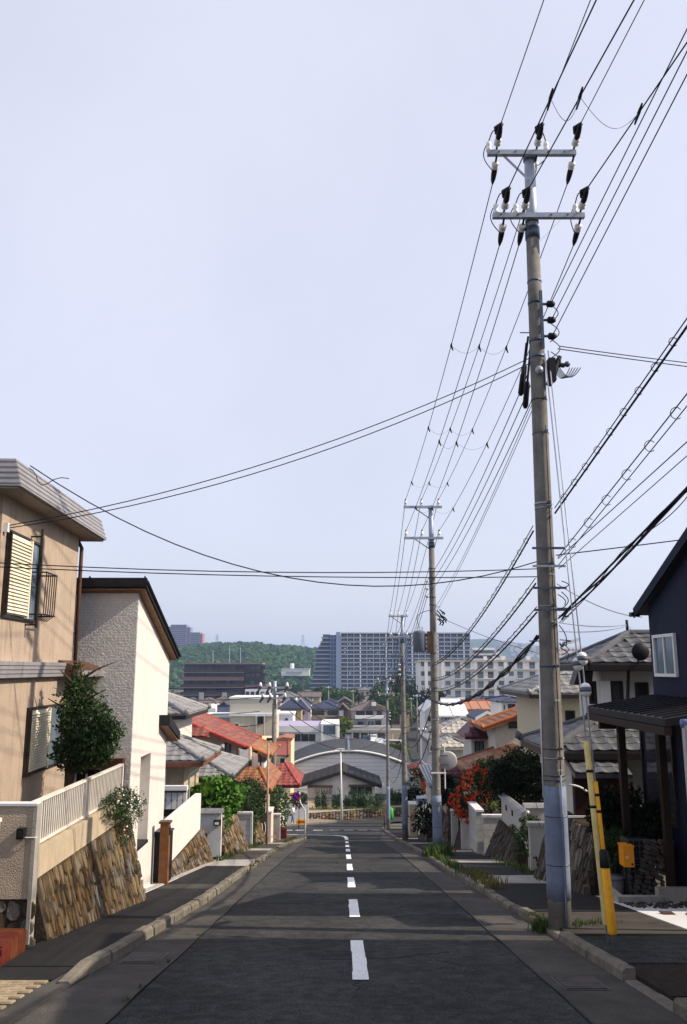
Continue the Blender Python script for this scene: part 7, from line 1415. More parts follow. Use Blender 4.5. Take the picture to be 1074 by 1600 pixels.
# right-hand town
fhouse('white three-storey building with balconies beyond the mirror pole', 664, 690, 1110, 1098, 105, 7, M_W1, M_W1, 'gy', [(668, 1118, 674, 1128), (677, 1118, 684, 1128), (668, 1136, 674, 1146), (677, 1136, 684, 1146)], over=.2); fhouse('low house with pale metal awnings right of the mirror pole', 690, 726, 1118, 1104, 96, 7, M_W3, M_W1, 'gx', [(694, 1120, 704, 1126), (708, 1120, 720, 1126)])
fhouse('bright white flat-roofed house below the white apartments', 697, 728, 1107, 1095, 150, 8, M_W1, RWH, 'gx', [(702, 1108, 710, 1113)]); fhouse('low building with long orange roof below the white apartments', 730, 775, 1108, 1098, 135, 8, M_W5, ROR, 'gx', [(735, 1111, 745, 1120), (750, 1111, 760, 1120)]); fhouse('white house with flat blue-grey roof behind the orange tiles', 783, 822, 1096, 1090, 110, 8, M_W1, RB, 'hip', [(794, 1100, 805, 1110, M_BRONZE), (786, 1100, 790, 1110)]); fhouse('small dark-gabled house with white verge between roofs', 750, 772, 1120, 1114, 80, 5, M_W1, RB, 'gy')
fhouse('grey garage block at the lower right of the second street', 668, 690, 1160, 1152, 70, 5, M_W3, RG, 'flat', [(671, 1163, 678, 1175)])
for k, (x, Y, yt) in enumerate(((652, 170, 1085), (643, 230, 1090), (664, 90, 1135))):
    small_pole('distant utility pole along the second street, %s' % ('tallest', 'farthest', 'nearest')[k], atY(x, 1100, Y).x, Y, yt, ((.4, .8),), .15)
for k, (x, Y, yt) in enumerate(((552, 260, 1078), (513.5, 240, 1072), (607, 215, 1075), (489, 230, 1092))):
    small_pole('distant utility pole in mid-town, %s' % ('right of the blue roof', 'by the green trees', 'by the grey-gabled house', 'left by the lilac house')[k], atY(x, 1100, Y).x, Y, yt, ((.5, .8),), .17)
# scattered farther houses
g = random.Random(21); k = 0
wl_ = [M_W1, M_W2, M_W3, M_W4, M_W5, M_W6]; rl_ = [RG, RB, RD, RBR, RG, RB]; wn_ = ['white', 'cream', 'grey', 'pinkish', 'ochre', 'brown']; rn_ = ['grey', 'blue-black', 'charcoal', 'brown', 'grey', 'blue-black']
spec = [(262, 282, 1104, 1096, 260), (284, 306, 1100, 1092, 300), (308, 336, 1098, 1091, 290), (418, 438, 1097, 1089, 260), (440, 462, 1089, 1082, 300), (466, 500, 1089, 1083, 270), (505, 526, 1099, 1093, 235), (529, 549, 1097, 1091, 250), (612, 630, 1100, 1094, 240), (470, 486, 1098, 1092, 225), (430, 452, 1084, 1080, 380), (452, 470, 1083, 1079, 420), (396, 420, 1096, 1090, 300), (362, 392, 1094, 1088, 320), (340, 358, 1093, 1088, 330), (700, 716, 1096, 1092, 215), (736, 752, 1094, 1090, 220), (760, 778, 1096, 1091, 210), (820, 842, 1094, 1088, 200), (628, 640, 1112, 1106, 215), (672, 690, 1104, 1098, 190)]
for (xl, xr, ye, yr, Y) in spec:
    i, j = g.randrange(6), g.randrange(6); wdt = (xr - xl) / 4
    fhouse('distant %s house with %s roof, at %s' % (wn_[i], rn_[j], ('far left behind the tiled house', 'far left under the dark apartments', 'left below the dark apartments', 'the cream building right edge', 'behind the lilac house', 'above the lilac house', 'behind the snow-guard roof', 'between trees and grey-gabled house', 'behind the middle poles', 'beside the blue gable', 'the wood edge, left', 'the wood edge, right', 'above the cream building', 'behind the cream building', 'behind the water tank', 'the white apartments foot, left', 'the white apartments foot, middle', 'the white apartments foot, right', 'right behind the orange tiles', 'the second street left side', 'the second street right side')[k]), xl, xr, ye, yr, Y, 8 * Y / 220, wl_[i], rl_[j], g.choice(('gx', 'hip', 'hip', 'gy')), [(xl + wdt * .4, ye + 2, xl + wdt * 1.3, ye + 6), (xl + wdt * 2.4, ye + 2, xl + wdt * 3.4, ye + 6)]); k += 1
h = fhouse('tall pinkish-white house in the trees before the big apartment block', 562, 581, 1078, 1074, 330, 9, M_W4, RG, 'hip', [(565, 1081, 569, 1085), (572, 1081, 577, 1085)])
# trees of the town
def town_tree(label, x, y, Y, rx, rz, m_, n=700, seed=1, sz=.8):
    c = atY(x, y, Y); t = thing('tree', label, 'tree', (c.x, Y, gz(Y)), 'trees in the valley'); g_ = random.Random(seed)
    MB().tube([(c.x, Y, gz(Y) - .3), (c.x + .1, Y, (gz(Y) + c.z) / 2), (c.x, Y, c.z)], [.35, .25, .1], 6).build('trunk', M_BARK, t, True)
    bl = [((c.x + g_.gauss(0, rx * .5), Y + g_.gauss(0, 1.2), c.z + g_.gauss(0, rz * .4)), (rx * g_.uniform(.45, .75), rx * .6, rz * g_.uniform(.45, .7)), n / 5) for i in range(6)]
    leaves('crown', bl, sz, m_, t, seed, shell=.4, asp=.7)
tl = [(505, 1086, 300, 3.5, 3.5, M_LEAFD, 'dark tree left of the big block foot'), (522, 1088, 290, 4, 3, M_LEAF, 'bright tree below the big block corner'), (540, 1090, 300, 4, 3, M_LEAF, 'mid-green tree below the big block'), (553, 1088, 310, 3, 3, M_LEAFD, 'dark tree left of the pinkish house'), (590, 1085, 290, 4.5, 4, M_LEAFD, 'dark tree right of the pinkish house'), (600, 1092, 270, 4, 4, M_LEAF, 'mid-green tree behind the grey-gabled house'), (618, 1080, 280, 4.5, 6, M_LEAFD, 'tall dark tree between the poles'), (634, 1075, 280, 4, 7, M_LEAFD, 'tallest dark tree right of the third pole'), (610, 1108, 200, 2.0, 2.6, M_LEAF, 'green tree right of the grey-gabled house'), (648, 1092, 260, 4.5, 4.5, M_LEAFD, 'dark tree before the white apartments'), (662, 1097, 250, 3.5, 3.5, M_LEAFK, 'darkest tree left of the mirror pole'), (640, 1110, 240, 3.5, 3.5, M_LEAF, 'tree above the second street'), (538, 1132, 185, 1.5, 1.8, M_LEAFY, 'yellow-green tree by the flat shop'), (624, 1172, 160, 1.6, 1.0, M_LEAFY, 'yellow-green bush by the white estate car'), (455, 1076, 420, 7, 4, M_LEAFD, 'tree at the wood edge before the white factory'), (425, 1083, 400, 7, 5, M_LEAFD, 'tree right of the dark apartments'), (270, 1090, 420, 8, 6, M_LEAFD, 'tree left of the dark apartments'), (684, 1096, 200, 2, 2, M_LEAFD, 'small tree right of the mirror pole'), (533, 1140, 180, 1.2, 1.4, M_LEAF, 'small tree beside the flat shop tower')]
for k, (x, y, Y, rx, rz, m_, lab) in enumerate(tl): town_tree(lab, x, y, Y, rx, rz, m_, 750, 200 + k, .45 + Y * .0012)
# ================================================================== big blocks
def inst(name, me, parent, loc): piece(name, me, parent, loc)
def boxmesh(name, x0, x1, y0, y1, z0, z1, m_): return shared(MB().box(x0, x1, y0, y1, z0, z1), name, m_)
M_SLAB = mat('block_slab', (0.58, 0.58, 0.60), .8, var=.05, scale=.1); M_BLW = mat('block_wall_blue', (0.11, 0.17, 0.31), .8, var=.08, scale=.2); M_BLD = mat('block_dark', (0.06, 0.07, 0.10), .8, var=.08, scale=.2); M_BLWIN = mat('block_window', (.16, .19, .24), .3, var=.3, scale=.5, rand=.6)
h = thing('apartment_block', 'long fourteen-storey grey-blue apartment block on the horizon', 'apartment building', (15, 570, gz(570))); Yk = 565.0
xl, xr = atY(533, 1000, Yk).x, atY(735, 1000, Yk).x; zt_ = atY(533, 989, Yk).z; zbk = gz(Yk) - 1; nf = 14; fh = (zt_ - (-15.5) - .6) / nf
MB().box(xl, xr, Yk + 1.8, Yk + 14, zbk, zt_ - .3).build('wall', M_BLD, h); MB().box(xl - .2, xr + .2, Yk - .1, Yk + 14.2, zt_ - .298, zt_ + .5).build('roof', M_SLAB, h)
nb = 20; bw = (xr - xl) / nb
par = boxmesh('balcony', 0, xr - xl, 0, 1.75, -.15, .15, M_SLAB); par2 = boxmesh('parapet', 0, xr - xl, 0, .15, .151, .75, M_BLW)
fin = boxmesh('divider', -.16, .16, .05, 1.7, .16, fh - .17, M_SLAB); wnm = boxmesh('window', -.95, .95, -.12, .02, .2, 2.0, M_BLWIN); acm = boxmesh('white_divider', -.45, .45, .1, 1.7, .16, fh - .2, M_WFRAME); lau = boxmesh('laundry', -.5, .5, 0, .1, .0, .9, M_PORC)
for f in range(nf):
    z = -15.5 + f * fh; inst('balcony', par, h, (xl, Yk, z)); inst('parapet', par2, h, (xl, Yk, z))
    for b_ in range(nb + 1):
        x = xl + b_ * bw
        inst('divider', acm if b_ % 4 == 3 else fin, h, (x, Yk, z))
        if b_ < nb and len([1]) and f * nb + b_ < 300: inst('window', wnm, h, (x + bw * .5 + g.uniform(-.4, .4), Yk + 1.79, z + .15))
        if b_ < nb and g.random() < .10: inst('laundry', lau, h, (x + bw * g.uniform(.3, .7), Yk + .8, z + .9))
a_, b_ = atY(521, 1000, Yk - 1), atY(533, 989, Yk - 1)
MB().box(atY(516, 1000, Yk).x, xl - .01, Yk + .5, Yk + 13, zbk, zt_ - 1.5).build('stair_tower', M_BLW, h); MB().box(atY(525.5, 1000, Yk).x, atY(532, 1000, Yk).x, Yk - 1.2, Yk + .49, zbk, zt_ + .6).build('stair_shaft', mat('block_shaft', (.22, .28, .40), .8, var=.05), h)
sdw = boxmesh('stair_window', -.7, .7, 0, .1, 0, 1.6, M_BLD)
for f in range(nf): inst('stair_window', sdw, h, (atY(519, 1000, Yk).x, Yk + .38, -15 + f * fh)); inst('stair_window', sdw, h, (atY(524, 1000, Yk).x, Yk + .38, -15 + f * fh))
for f in range(nf):                      # stepped wing, narrower towards the top
    off = (0, 0, 0, 1, 1, 2, 2.2, 2.2, 2.4, 2.8, 3.8, 5.0, 6.2, 6.6)[f]; z = -15.5 + f * fh; xw = atY(490, 1000, Yk).x + off * 1.15 - 2.2; xe = atY(516, 1000, Yk).x
    MB().box(xw + 1, xe, Yk + 4, Yk + 12, z - .2, z + fh - .2).build('wing_storey', M_BLD, h); MB().box(xw, xe, Yk + 2.6, Yk + 12.2, z - .15, z + .15).build('wing_balcony', M_SLAB, h); MB().box(xw, xe, Yk + 2.6, Yk + 2.75, z + .151, z + .8).build('wing_parapet', M_BLW, h)
for xx in (628, 634): a_ = atY(xx, 1000, Yk); MB().box(a_.x - 1.0, a_.x + 1.0, Yk - .6, Yk - .02, zbk, zt_).build('pilaster', M_BLW, h)
# white apartments
M_WAPT = mat('white_apartment', (0.76, 0.74, 0.72), .8, var=.04, scale=.2, streak=.1)
h = thing('white_apartments', 'white five-storey apartment building with railed balconies before the big block', 'apartment building', (40, 262, gz(260))); Yk = 255.0
xl, xr = atY(654, 1040, Yk).x, atY(900, 1040, Yk).x; zt_ = atY(700, 1032, Yk).z; fh = 14.3 / 1280 * Yk
MB().box(xl, xr, Yk, Yk + 10, gz(Yk) - .6, zt_ - .4).build('wall', M_WAPT, h); MB().box(xl - .3, xr + .3, Yk - .5, Yk + 10.3, zt_ - .398, zt_ + .15).build('roof', mat('roof_edge_tan', (.48, .40, .33), .8, var=.05), h)
wb = boxmesh('window', -.75, .75, -.07, .02, 0, 1.35, M_BLWIN); wt_ = boxmesh('balcony_door', -.85, .85, -.07, .02, 0, 1.95, M_BLWIN); fr = boxmesh('window_frame', -.87, .87, -.12, -.06, -.12, .0, M_WFRAME)
bsl = None
bays = [(662, 'w'), (672, 'w'), (700, 'w'), (715, 'b'), (731, 'b'), (751, 'b'), (767, 'b'), (783, 'w'), (799, 'w'), (813, 'b'), (832, 'b'), (846, 'b'), (862, 'w'), (880, 'w'), (894, 'b')]
for f in range(6):
    zf = zt_ - (f + 1) * fh + .25
    for x, k_ in bays:
        X = atY(x, 1050, Yk).x
        if k_ == 'w': inst('window', wb, h, (X, Yk, zf + .85)); inst('window_frame', fr, h, (X, Yk, zf + .85))
        else: inst('balcony_door', wt_, h, (X, Yk, zf + .15))
    for xa, xb in ((708, 775), (806, 856), (886, 900)):
        a_, b_ = atY(xa, 1050, Yk).x, atY(xb, 1050, Yk).x; MB().box(a_, b_, Yk - 1.2, Yk - .01, zf - .12, zf + .06).build('balcony', M_WAPT, h)
        m = MB(); m.box(a_, b_, Yk - 1.2, Yk - 1.15, zf + .95, zf + 1.02)
        for i in range(int((b_ - a_) / .45)): m.box(a_ + i * .45, a_ + i * .45 + .06, Yk - 1.2, Yk - 1.16, zf + .06, zf + .95)
        m.build('balcony_railing', M_W3, h)
for x in (742, 840): X = atY(x, 1050, Yk).x; MB().box(X - .12, X + .12, Yk - 1.25, Yk - 1.0, gz(Yk), zt_ - .4).build('drain_pipe', M_WFRAME, h)
for x in (666, 678, 692, 790): X = atY(x, 1050, Yk).x; MB().box(X - .5, X + .5, Yk - .45, Yk - .01, gz(Yk), zt_ - .4).build('pilaster', M_WAPT, h)
for x in (762, 776, 790, 830): X = atY(x, 1050, Yk).x; MB().box(X - .5, X + .5, Yk + 3, Yk + 4, zt_ + .152, zt_ + 1.3).build('roof_vent', M_W1, h)
h = thing('stepped_apartments', 'stepped pale apartment building rising behind the white apartments', 'apartment building', (95, 410, gz(410))); Yk = 400
for k, (xa, xb, yt) in enumerate(((738, 774, 1012), (774, 782, 1019), (782, 790, 1025))):
    a_, b_ = atY(xa, yt, Yk), atY(xb, yt, Yk); MB().box(a_.x, b_.x - .02, Yk, Yk + 10, gz(Yk), a_.z).build('wall', M_WAPT if k else M_SLAB, h)
    for f in range(3): MB().box(a_.x + .3, b_.x - .3, Yk - .9, Yk - .02, a_.z - 1.2 - f * 2.4, a_.z - .7 - f * 2.4).build('balcony', M_WAPT, h); MB().box(a_.x + .3, b_.x - .3, Yk - .08, Yk - .01, a_.z - .65 - f * 2.4 - 2.3 + .3, a_.z - 1.25 - f * 2.4).build('window_strip', M_BLWIN, h)
h = thing('grid_block', 'pale gridded facade seen between the near pole and the tiled roof', 'apartment building', (86, 310, gz(310))); p, q = atY(872, 1060, 300), atY(925, 1010, 300); MB().box(p.x, q.x, 300, 310, gz(300), q.z).build('wall', M_WAPT, h)
gm = boxmesh('window', -.45, .45, -.06, .02, 0, .8, mat('grid_window', (.40, .33, .33), .5, var=.1))
for f in range(6):
    for i in range(9): inst('window', gm, h, (p.x + .7 + i * 1.3, 300, q.z - 1.6 - f * 1.55))
# dark brown apartments
M_DBR = mat('dark_brown_block', (0.055, 0.042, 0.048), .75, var=.1, scale=.2); M_DBL = mat('brown_band', (0.16, 0.10, 0.10), .75, var=.08); M_BLWD = mat('dark_window', (.05, .06, .09), .3, var=.3, rand=.5)
h = thing('dark_apartments', 'dark brown seven-storey apartment building on the left below the wooded hill', 'apartment building', (-55, 346, gz(340))); Yk = 335.0
xl, xm, xr = atY(287, 1050, Yk).x, atY(381, 1050, Yk).x, atY(412, 1050, Yk).x; zt_ = atY(330, 1038, Yk).z; fh = 11.3 / 1280 * Yk
MB().box(xl, xr - 1, Yk + 1.4, Yk + 13, gz(Yk) - .5, zt_).build('wall', M_DBR, h); MB().box(xl - .2, xr - .6, Yk + .6, Yk + 13.4, zt_ + .002, zt_ + .6).build('roof', mat('brown_roof_edge', (.22, .15, .14), .8, var=.05), h)
dw = boxmesh('window', -.8, .8, -.08, .02, 0, 1.5, M_BLWD)
for f in range(7):
    z = zt_ - (f + 1) * fh; ex = f * .28; inset_l = 1.1 if f in (1, 2, 3, 4) else 0
    MB().box(xl - inset_l, xm, Yk, Yk + 1.39, z - .18, z + .95).build('balcony', M_DBL if f in (1, 4) else M_DBR, h); MB().box(xl - inset_l, xm + .1, Yk - .05, Yk + 1.4, z - .40, z - .181).build('floor_band', mat('band_mauve', (.22, .17, .19), .8, var=.05), h)
    MB().box(xm + .3, xr + ex * 2, Yk + .6, Yk + 9, z - .18, z + .9).build('balcony', M_DBL if f > 1 else M_DBR, h)
    for i in range(13): inst('window', dw, h, (xl + 1.2 + i * (xm - xl - 2.2) / 12, Yk + 1.38, z + 1.0))
    for i in range(4): inst('window', dw, h, (xm + 1.5 + i * 2.1, Yk + .56, z + .95)) if i < 4 else None
for x in (315, 351): p = atY(x, 1082, Yk); MB().box(p.x - .9, p.x + .9, Yk - .4, Yk + 1.3, gz(Yk), p.z).build('white_pier', M_W3, h)
p, q = atY(383, 1091, Yk - 1), atY(422, 1077, Yk - 1); MB().box(p.x, q.x, Yk - 1, Yk + .55, gz(Yk), q.z).build('white_frame_base', M_W1, h)
for i in range(5): x = p.x + (q.x - p.x) * (i + .5) / 5; MB().box(x - .7, x + .7, Yk - 1.05, Yk - .98, p.z + .3, q.z - .9).build('base_window', M_BLWD, h)
for k, (x, yt) in enumerate(((333, 1018), (359, 1009), (376, 1011))):
    p = atY(x, 1036, Yk + 5); q = atY(x, yt, Yk + 5); MB().tube([p, q], .14, 6).build('mast', M_STEEL, h)
# ================================================================== hills
def hillmesh(name, xs, prof, Y0, Y1, m_, seed, base=-17):
    g_ = np.random.default_rng(seed); n = len(xs); m = MB(); vs = []; fs = []; rows = 14
    for j in range(rows + 1):
        f = j / rows; Y = Y0 + (Y1 - Y0) * f; s = math.sin(min(1, f * 1.15) * math.pi / 2) if f < .87 else 1
        for i, x in enumerate(xs):
            top = prof(x); vs.append((x * (Y / Y1), Y, base + (top - base) * s ** 1.2 + float(g_.normal()) * (top - base) * .02))
    for j in range(rows):
        for i in range(n - 1): k = j * n + i; fs.append((k, k + 1, k + n + 1, k + n))
    m.add(vs, fs); return m.build(name, m_, kind='structure', smooth=True), vs
M_HILL = mat('hill_green', (.028, .062, .022), .95, var=.3, scale=.02)
Yh0, Yh1 = 640, 1150
ridge_px = [(60, 1020), (200, 1018), (256, 1016), (290, 1013), (330, 1010), (360, 1008.5), (400, 1009), (430, 1012), (455, 1013), (480, 1016), (500, 1017), (540, 1024), (600, 1032), (700, 1040), (800, 1043)]
pts = [atY(x, y, Yh1) for x, y in ridge_px]; pf = lambda x: float(np.interp(x, [p.x for p in pts], [p.z for p in pts])) - 3.0
xs_h = np.linspace(-480, 260, 90); hobj, hv = hillmesh('hills', list(xs_h), pf, Yh0, Yh1, M_HILL, 3)
M_CROWN = mat('wood_crown', (.030, .080, .024), .8, var=.2, scale=.08, island=.5, spec=.15)
cr = MB(); g_ = random.Random(5); hvA = np.array(hv).reshape(15, 90, 3); ico = None
def crown_shape(m, c, r_, g_):
    n, k = 7, 4; vs = []; fs = []
    for i in range(k + 1):
        th = math.pi * (i / k) * .62; 
        for j in range(n):
            ph = 2 * math.pi * j / n + i * .4; rr_ = r_ * (1 + g_.uniform(-.25, .25)); vs.append((c[0] + rr_ * math.sin(th) * math.cos(ph), c[1] + rr_ * math.sin(th) * math.sin(ph), c[2] + rr_ * math.cos(th) * .85))
    for i in range(k):
        for j in range(n): a_, b_ = i * n + j, i * n + (j + 1) % n; fs.append((a_, a_ + n, b_ + n, b_))
    m.add(vs, fs)
for q in range(5200):
    j, i = g_.randrange(14), g_.randrange(89); u_, v_ = g_.random(), g_.random(); p = (hvA[j, i] * (1 - u_) * (1 - v_) + hvA[j, i + 1] * u_ * (1 - v_) + hvA[j + 1, i] * (1 - u_) * v_ + hvA[j + 1, i + 1] * u_ * v_)
    if p[0] > 130 or p[0] < -380 * p[1] / 1150: continue
    r_ = g_.uniform(2.2, 4.6); crown_shape(cr, (p[0], p[1], p[2] + r_ * .35), r_, g_)
cr.build('wooded_hill', M_CROWN, None, False, 'dense green broadleaf wood covering the hill behind the town', 'wood', None, 'stuff')
# white works on the hill flank
h = thing('white_works', 'low white building with round tank on the wooded hill flank', 'building', atY(462, 1052, 700)); p, q = atY(440, 1053, 690), atY(484, 1045.5, 690); MB().box(p.x, q.x, 690, 700, p.z - 1.5, q.z).build('wall', M_WFRAME, h); MB().box(p.x + 4, q.x - 6, 689.4, 689.95, p.z + .8, p.z + 2.0).build('window_band', M_W3, h); MB().box(p.x - .4, q.x + .4, 689.6, 700.4, q.z + .01, q.z + .5).build('roof', M_WFRAME, h)
p = atY(456.5, 1046, 695); MB().tube([p, p + Vector((0, 0, 4.6)), p + Vector((0, 0, 4.9))], [1.7, 1.7, 1.3], 16).build('round_tank', M_W1, h, True)
# tower block on the hill
M_TWR = mat('tower_mauve', (.22, .20, .30), .8, var=.06, scale=.1); M_TWRD = mat('tower_window', (.07, .08, .13), .4, var=.2, rand=.4); M_TWRR = mat('tower_red', (.36, .16, .16), .8, var=.06)
h = thing('tower_block', 'hazy mauve high-rise apartment tower standing behind the wooded hill', 'apartment building', atY(290, 1020, 1250)); Yk = 1250
for k, (xa, xb, yt) in enumerate(((262, 267, 979), (267, 292, 976), (292, 298, 980), (298, 313, 988), (313, 317, 990))):
    a_, b_ = atY(xa, yt, Yk), atY(xb, yt, Yk); MB().box(a_.x, b_.x - .05, Yk, Yk + 20, -20, a_.z).build('wall', M_TWRR if k == 4 else M_TWR, h)
    n = int((a_.z - 22) / 2.9); wm_ = boxmesh('window_strip', 0, b_.x - a_.x - 1.2, -.15, .02, 0, 1.4, M_TWRD)
    for f in range(n): inst('window_strip', wm_, h, (a_.x + .6, Yk, a_.z - 2.4 - f * 2.9))
# lattice pylons on the ridge
for k, (x, yt, yb) in enumerate(((339, 991, 1011), (473.5, 992, 1015), (318.5, 1004, 1012))):
    Y = 1160; a_, b_ = atY(x, yb, Y), atY(x, yt, Y); t = thing('lattice_pylon', 'distant lattice power pylon on the ridge, %s' % ('right of the tower block', 'left of the big apartment block', 'small one close to the tower block')[k], 'pylon', a_, 'pylons on the ridge'); H_ = b_.z - a_.z + 3; base = a_ + Vector((0, 0, -3)); w_ = H_ * .13
    m = MB()
    for sx in (-1, 1):
        for sy in (-1, 1): m.tube([base + Vector((sx * w_, sy * w_, 0)), base + Vector((sx * .25, sy * .25, H_))], .28, 4)
    for i in range(7):
        f0, f1 = i / 7, (i + 1) / 7; r0_, r1_ = w_ + (.25 - w_) * f0, w_ + (.25 - w_) * f1
        m.tube([base + Vector((-r0_, -r0_, H_ * f0)), base + Vector((r1_, -r1_, H_ * f1))], .14, 4); m.tube([base + Vector((r0_, -r0_, H_ * f0)), base + Vector((-r1_, -r1_, H_ * f1))], .14, 4)
    m.build('lattice', M_STEEL, t)
    for f in (.68, .8, .92): MB().box(base.x - w_ * .95, base.x + w_ * .95, Y - .15, Y + .15, base.z + H_ * f - .15, base.z + H_ * f + .15).build('cross_arm', M_STEEL, t)
# far mountain at the right
Ym = 3400; mp = [atY(x, y, Ym) for x, y in ((600, 1018), (690, 1008), (735, 1001.5), (748, 1000), (765, 1001.5), (790, 1004), (815, 1007), (850, 1012), (900, 1022), (1000, 1034), (1100, 1038))]
pf2 = lambda x: float(np.interp(x, [p.x for p in mp], [p.z for p in mp])); M_MTN = mat('mountain_green', (.05, .075, .05), .95, var=.3, scale=.01)
hillmesh('hills', list(np.linspace(100, 1600, 50)), pf2, 2500, Ym, M_MTN, 4, -17)
g_ = random.Random(11); m = MB()
for i in range(260):
    x = g_.uniform(560, 1000); Y = g_.uniform(2550, 3050); f = (Y - 2500) / 900; z = -17 + (pf2(x * 1.05) + 17) * math.sin(min(1, f * 1.15) * math.pi / 2) ** 1.2; s = g_.uniform(4, 9); m.box(x, x + s * 1.4, Y, Y + s, z - 2, z + g_.uniform(4, 9))
m.build('hillside_town', M_W4, None, False, 'tiny pale houses scattered over the blue far mountain flank', 'houses', None, 'stuff')
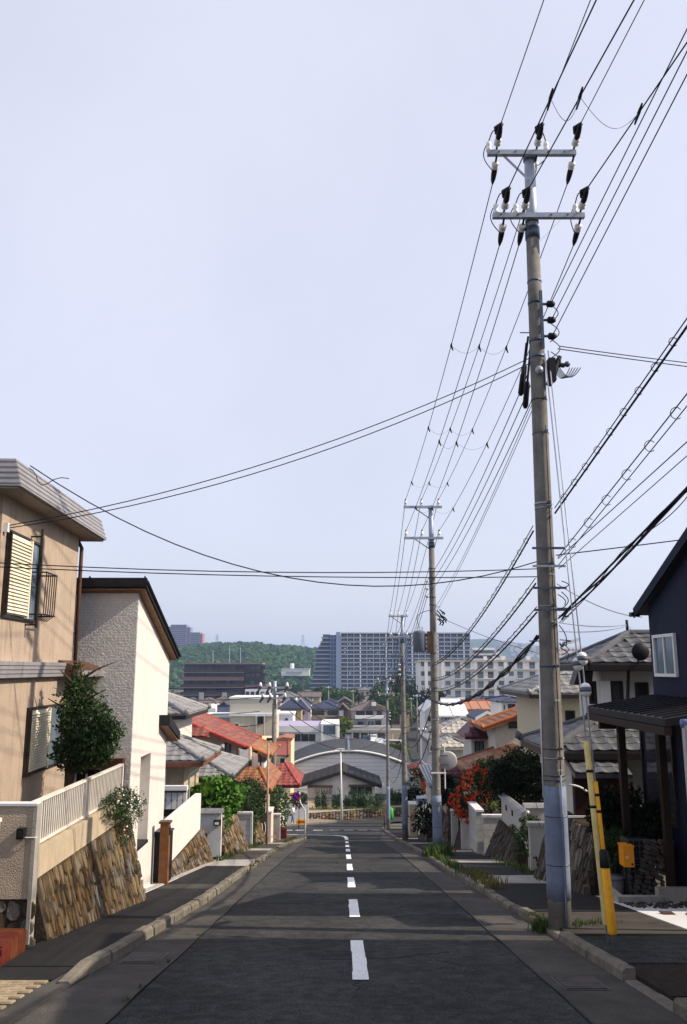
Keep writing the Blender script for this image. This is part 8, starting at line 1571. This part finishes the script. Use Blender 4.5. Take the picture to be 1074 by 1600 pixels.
# ================================================================== people
def person(label, base, height, facing, col_top, col_leg, pose, hair=(.012, .010, .009)):
    """one skinned body; pose: dict of joint offsets in units of height, x right, y forward"""
    skin = mat('skin', (.42, .26, .18), .6, var=.05); top = mat('cloth_' + '%d' % int(col_top[0] * 1000), col_top, .85, var=.06, scale=20); leg = mat('cloth_leg_' + '%d' % int(col_leg[2] * 1000), col_leg, .85, var=.1, scale=20); hr = mat('hair_dark', hair, .5, var=.1)
    t = thing('person', label, 'person', base); Rz = Matrix.Rotation(facing, 3, 'Z'); B = Vector(base); W_ = lambda p: B + Rz @ (Vector(p) * height)
    P = pose; J = {'pelvis': (0, 0, .52), 'waist': (0, P['lean'] * .3, .60), 'chest': (0, P['lean'] * .7, .74), 'neck': (0, P['lean'], .84), 'head0': (0, P['lean'] * 1.1, .875), 'head1': (0, P['lean'] * 1.2 + .01, .945), 'head2': (0, P['lean'] * 1.2 + .005, .99)}
    rad = {'pelvis': (.095, .07), 'waist': (.082, .06), 'chest': (.10, .065), 'neck': (.034, .034), 'head0': (.045, .052), 'head1': (.052, .062), 'head2': (.03, .035)}
    E = [('pelvis', 'waist'), ('waist', 'chest'), ('chest', 'neck'), ('neck', 'head0'), ('head0', 'head1'), ('head1', 'head2')]
    for s, S_ in ((-1, 'l'), (1, 'r')):
        f = P['stride'] * s
        J.update({'hip' + S_: (s * .052, 0, .49), 'kn' + S_: (s * .055, f * .5 + .02, .28), 'an' + S_: (s * .055, f, .045), 'toe' + S_: (s * .06, f + .085, .018), 'sh' + S_: (s * .10, P['lean'] * .85, .80), 'el' + S_: (s * .125, P['lean'] * .6 + P['arm'] * .3, .635), 'wr' + S_: (s * .105, P['lean'] * .6 + P['arm'], .52 + P['arm'] * .7), 'ha' + S_: (s * .10, P['lean'] * .6 + P['arm'] * 1.15 + .01, .475 + P['arm'] * .7)})
        rad.update({'hip' + S_: (.062, .06), 'kn' + S_: (.042, .042), 'an' + S_: (.026, .03), 'toe' + S_: (.022, .02), 'sh' + S_: (.042, .042), 'el' + S_: (.030, .030), 'wr' + S_: (.019, .017), 'ha' + S_: (.020, .012)})
        E += [('pelvis', 'hip' + S_), ('hip' + S_, 'kn' + S_), ('kn' + S_, 'an' + S_), ('an' + S_, 'toe' + S_), ('chest', 'sh' + S_), ('sh' + S_, 'el' + S_), ('el' + S_, 'wr' + S_), ('wr' + S_, 'ha' + S_)]
    names = list(J); me = bpy.data.meshes.new('body'); o = bpy.data.objects.new('body', me)
    me.from_pydata([W_(J[n_]) - B for n_ in names], [(names.index(a_), names.index(b_)) for a_, b_ in E], []); COL.objects.link(o); o.parent = t; ORG[o.name] = B
    sk = o.modifiers.new('skin', 'SKIN')
    for i, n_ in enumerate(names):
        sv = me.skin_vertices[0].data[i]; sv.radius = (rad[n_][0] * height, rad[n_][1] * height); sv.use_root = n_ == 'pelvis'
    sb = o.modifiers.new('sub', 'SUBSURF'); sb.levels = 1; sb.render_levels = 1
    dg = bpy.context.evaluated_depsgraph_get(); ev = o.evaluated_get(dg); m2 = bpy.data.meshes.new_from_object(ev); o.modifiers.clear(); o.data = m2
    for mm_ in (skin, top, leg): m2.materials.append(mm_)
    for pl_ in m2.polygons:
        c = pl_.center; z = c.z / height; r_ = Vector((c.x, c.y)).length / height
        lo_ = Rz.inverted() @ Vector(c) / height
        pl_.material_index = 2 if z < .55 and abs(lo_.x) < .098 and not (abs(lo_.x) > .085 and z > .44) and z > .05 else (1 if .55 <= z < .835 and not (z < .66 and abs(lo_.x) > .104) else 0); pl_.use_smooth = True
    hd = W_((0, P['lean'] * 1.2, .955)); MB().tube([hd + Rz @ (Vector((0, -.012, q)) * height) for q in (-.04, -.02, .01, .035, .055)], [.046 * height, .056 * height, .058 * height, .045 * height, .012 * height], 10).build('hair', hr, t, True)
    fc = MB(); n_ = W_((0, P['lean'] * 1.2 + .072, .945)); fc.ball(n_, .012 * height, 5, 4); fc.build('nose', skin, t)
    for s in (-1, 1):
        MB().ball(W_((s * .02, P['lean'] * 1.2 + .062, .958)), .007 * height, 5, 4).build('eye', M_BLACK, t); MB().ball(W_((s * .054, P['lean'] * 1.2 + .005, .945)), .014 * height, 5, 4).build('ear', skin, t)
        hp = Vector(J['ha' + ('l' if s < 0 else 'r')]); fg = MB()
        for k in range(4): a_ = hp + Vector((0, -.012 + k * .008, -.012)); fg.tube([W_(a_), W_(a_ + Vector((-s * .004, .004, -.022 - .004 * (k in (1, 2))))), W_(a_ + Vector((-s * .012, .008, -.036 - .005 * (k in (1, 2)))))], [.0055 * height, .005 * height, .004 * height], 5)
        fg.tube([W_(hp + Vector((0, .012, .005))), W_(hp + Vector((-s * .006, .026, -.008))), W_(hp + Vector((-s * .010, .03, -.02)))], [.006 * height, .0055 * height, .0045 * height], 5); fg.build('fingers', skin, t, True)
        sh = Vector(J['an' + ('l' if s < 0 else 'r')]); MB().tube([W_(sh + Vector((0, -.035, -.03))), W_(sh + Vector((0, .02, -.026))), W_(sh + Vector((0, .085, -.03))), W_(sh + Vector((0, .105, -.034)))], [.022 * height, .03 * height, .026 * height, .012 * height], 7).build('shoe', M_PORC if col_top[0] > .5 else M_BLACK, t, True)
    MB().tube([W_((0, P['lean'] * 1.2 + .066, .921)) + Rz @ Vector((-.014, 0, 0)) * height, W_((0, P['lean'] * 1.2 + .066, .921)) + Rz @ Vector((.014, 0, 0)) * height], .003 * height, 4).build('mouth', mat('lips', (.30, .10, .09), .6), t)
    return t
q = gnd(457, 1287, .14); person('person in white T-shirt and blue jeans stepping along the corner pavement', (q.x, q.y, gz(q.y) + .12), 1.66, R(-105), (.78, .77, .76), (.10, .14, .24), dict(lean=.06, stride=.09, arm=.10))
q = gnd(475, 1284, .14); person('person in dark clothes standing behind the no-parking sign post', (q.x, q.y, gz(q.y) + .12), 1.62, R(150), (.03, .028, .035), (.05, .05, .06), dict(lean=.02, stride=.03, arm=.06))
# ================================================================== air
hz = MB().box(-2700, 2700, -70, 4300, -19, 128); o = hz.build('haze', mat('haze_dummy', (1, 1, 1)), None, False, None, None, None, 'stuff')
m = bpy.data.materials.new('haze'); m.use_nodes = True; m.node_tree.nodes.clear(); vo = m.node_tree.nodes.new('ShaderNodeVolumePrincipled'); mo = m.node_tree.nodes.new('ShaderNodeOutputMaterial'); m.node_tree.links.new(vo.outputs[0], mo.inputs['Volume'])
vo.inputs['Color'].default_value = (.50, .68, 1.0, 1); vo.inputs['Density'].default_value = 0.00021; vo.inputs['Anisotropy'].default_value = 0.1
o.data.materials.clear(); o.data.materials.append(m)
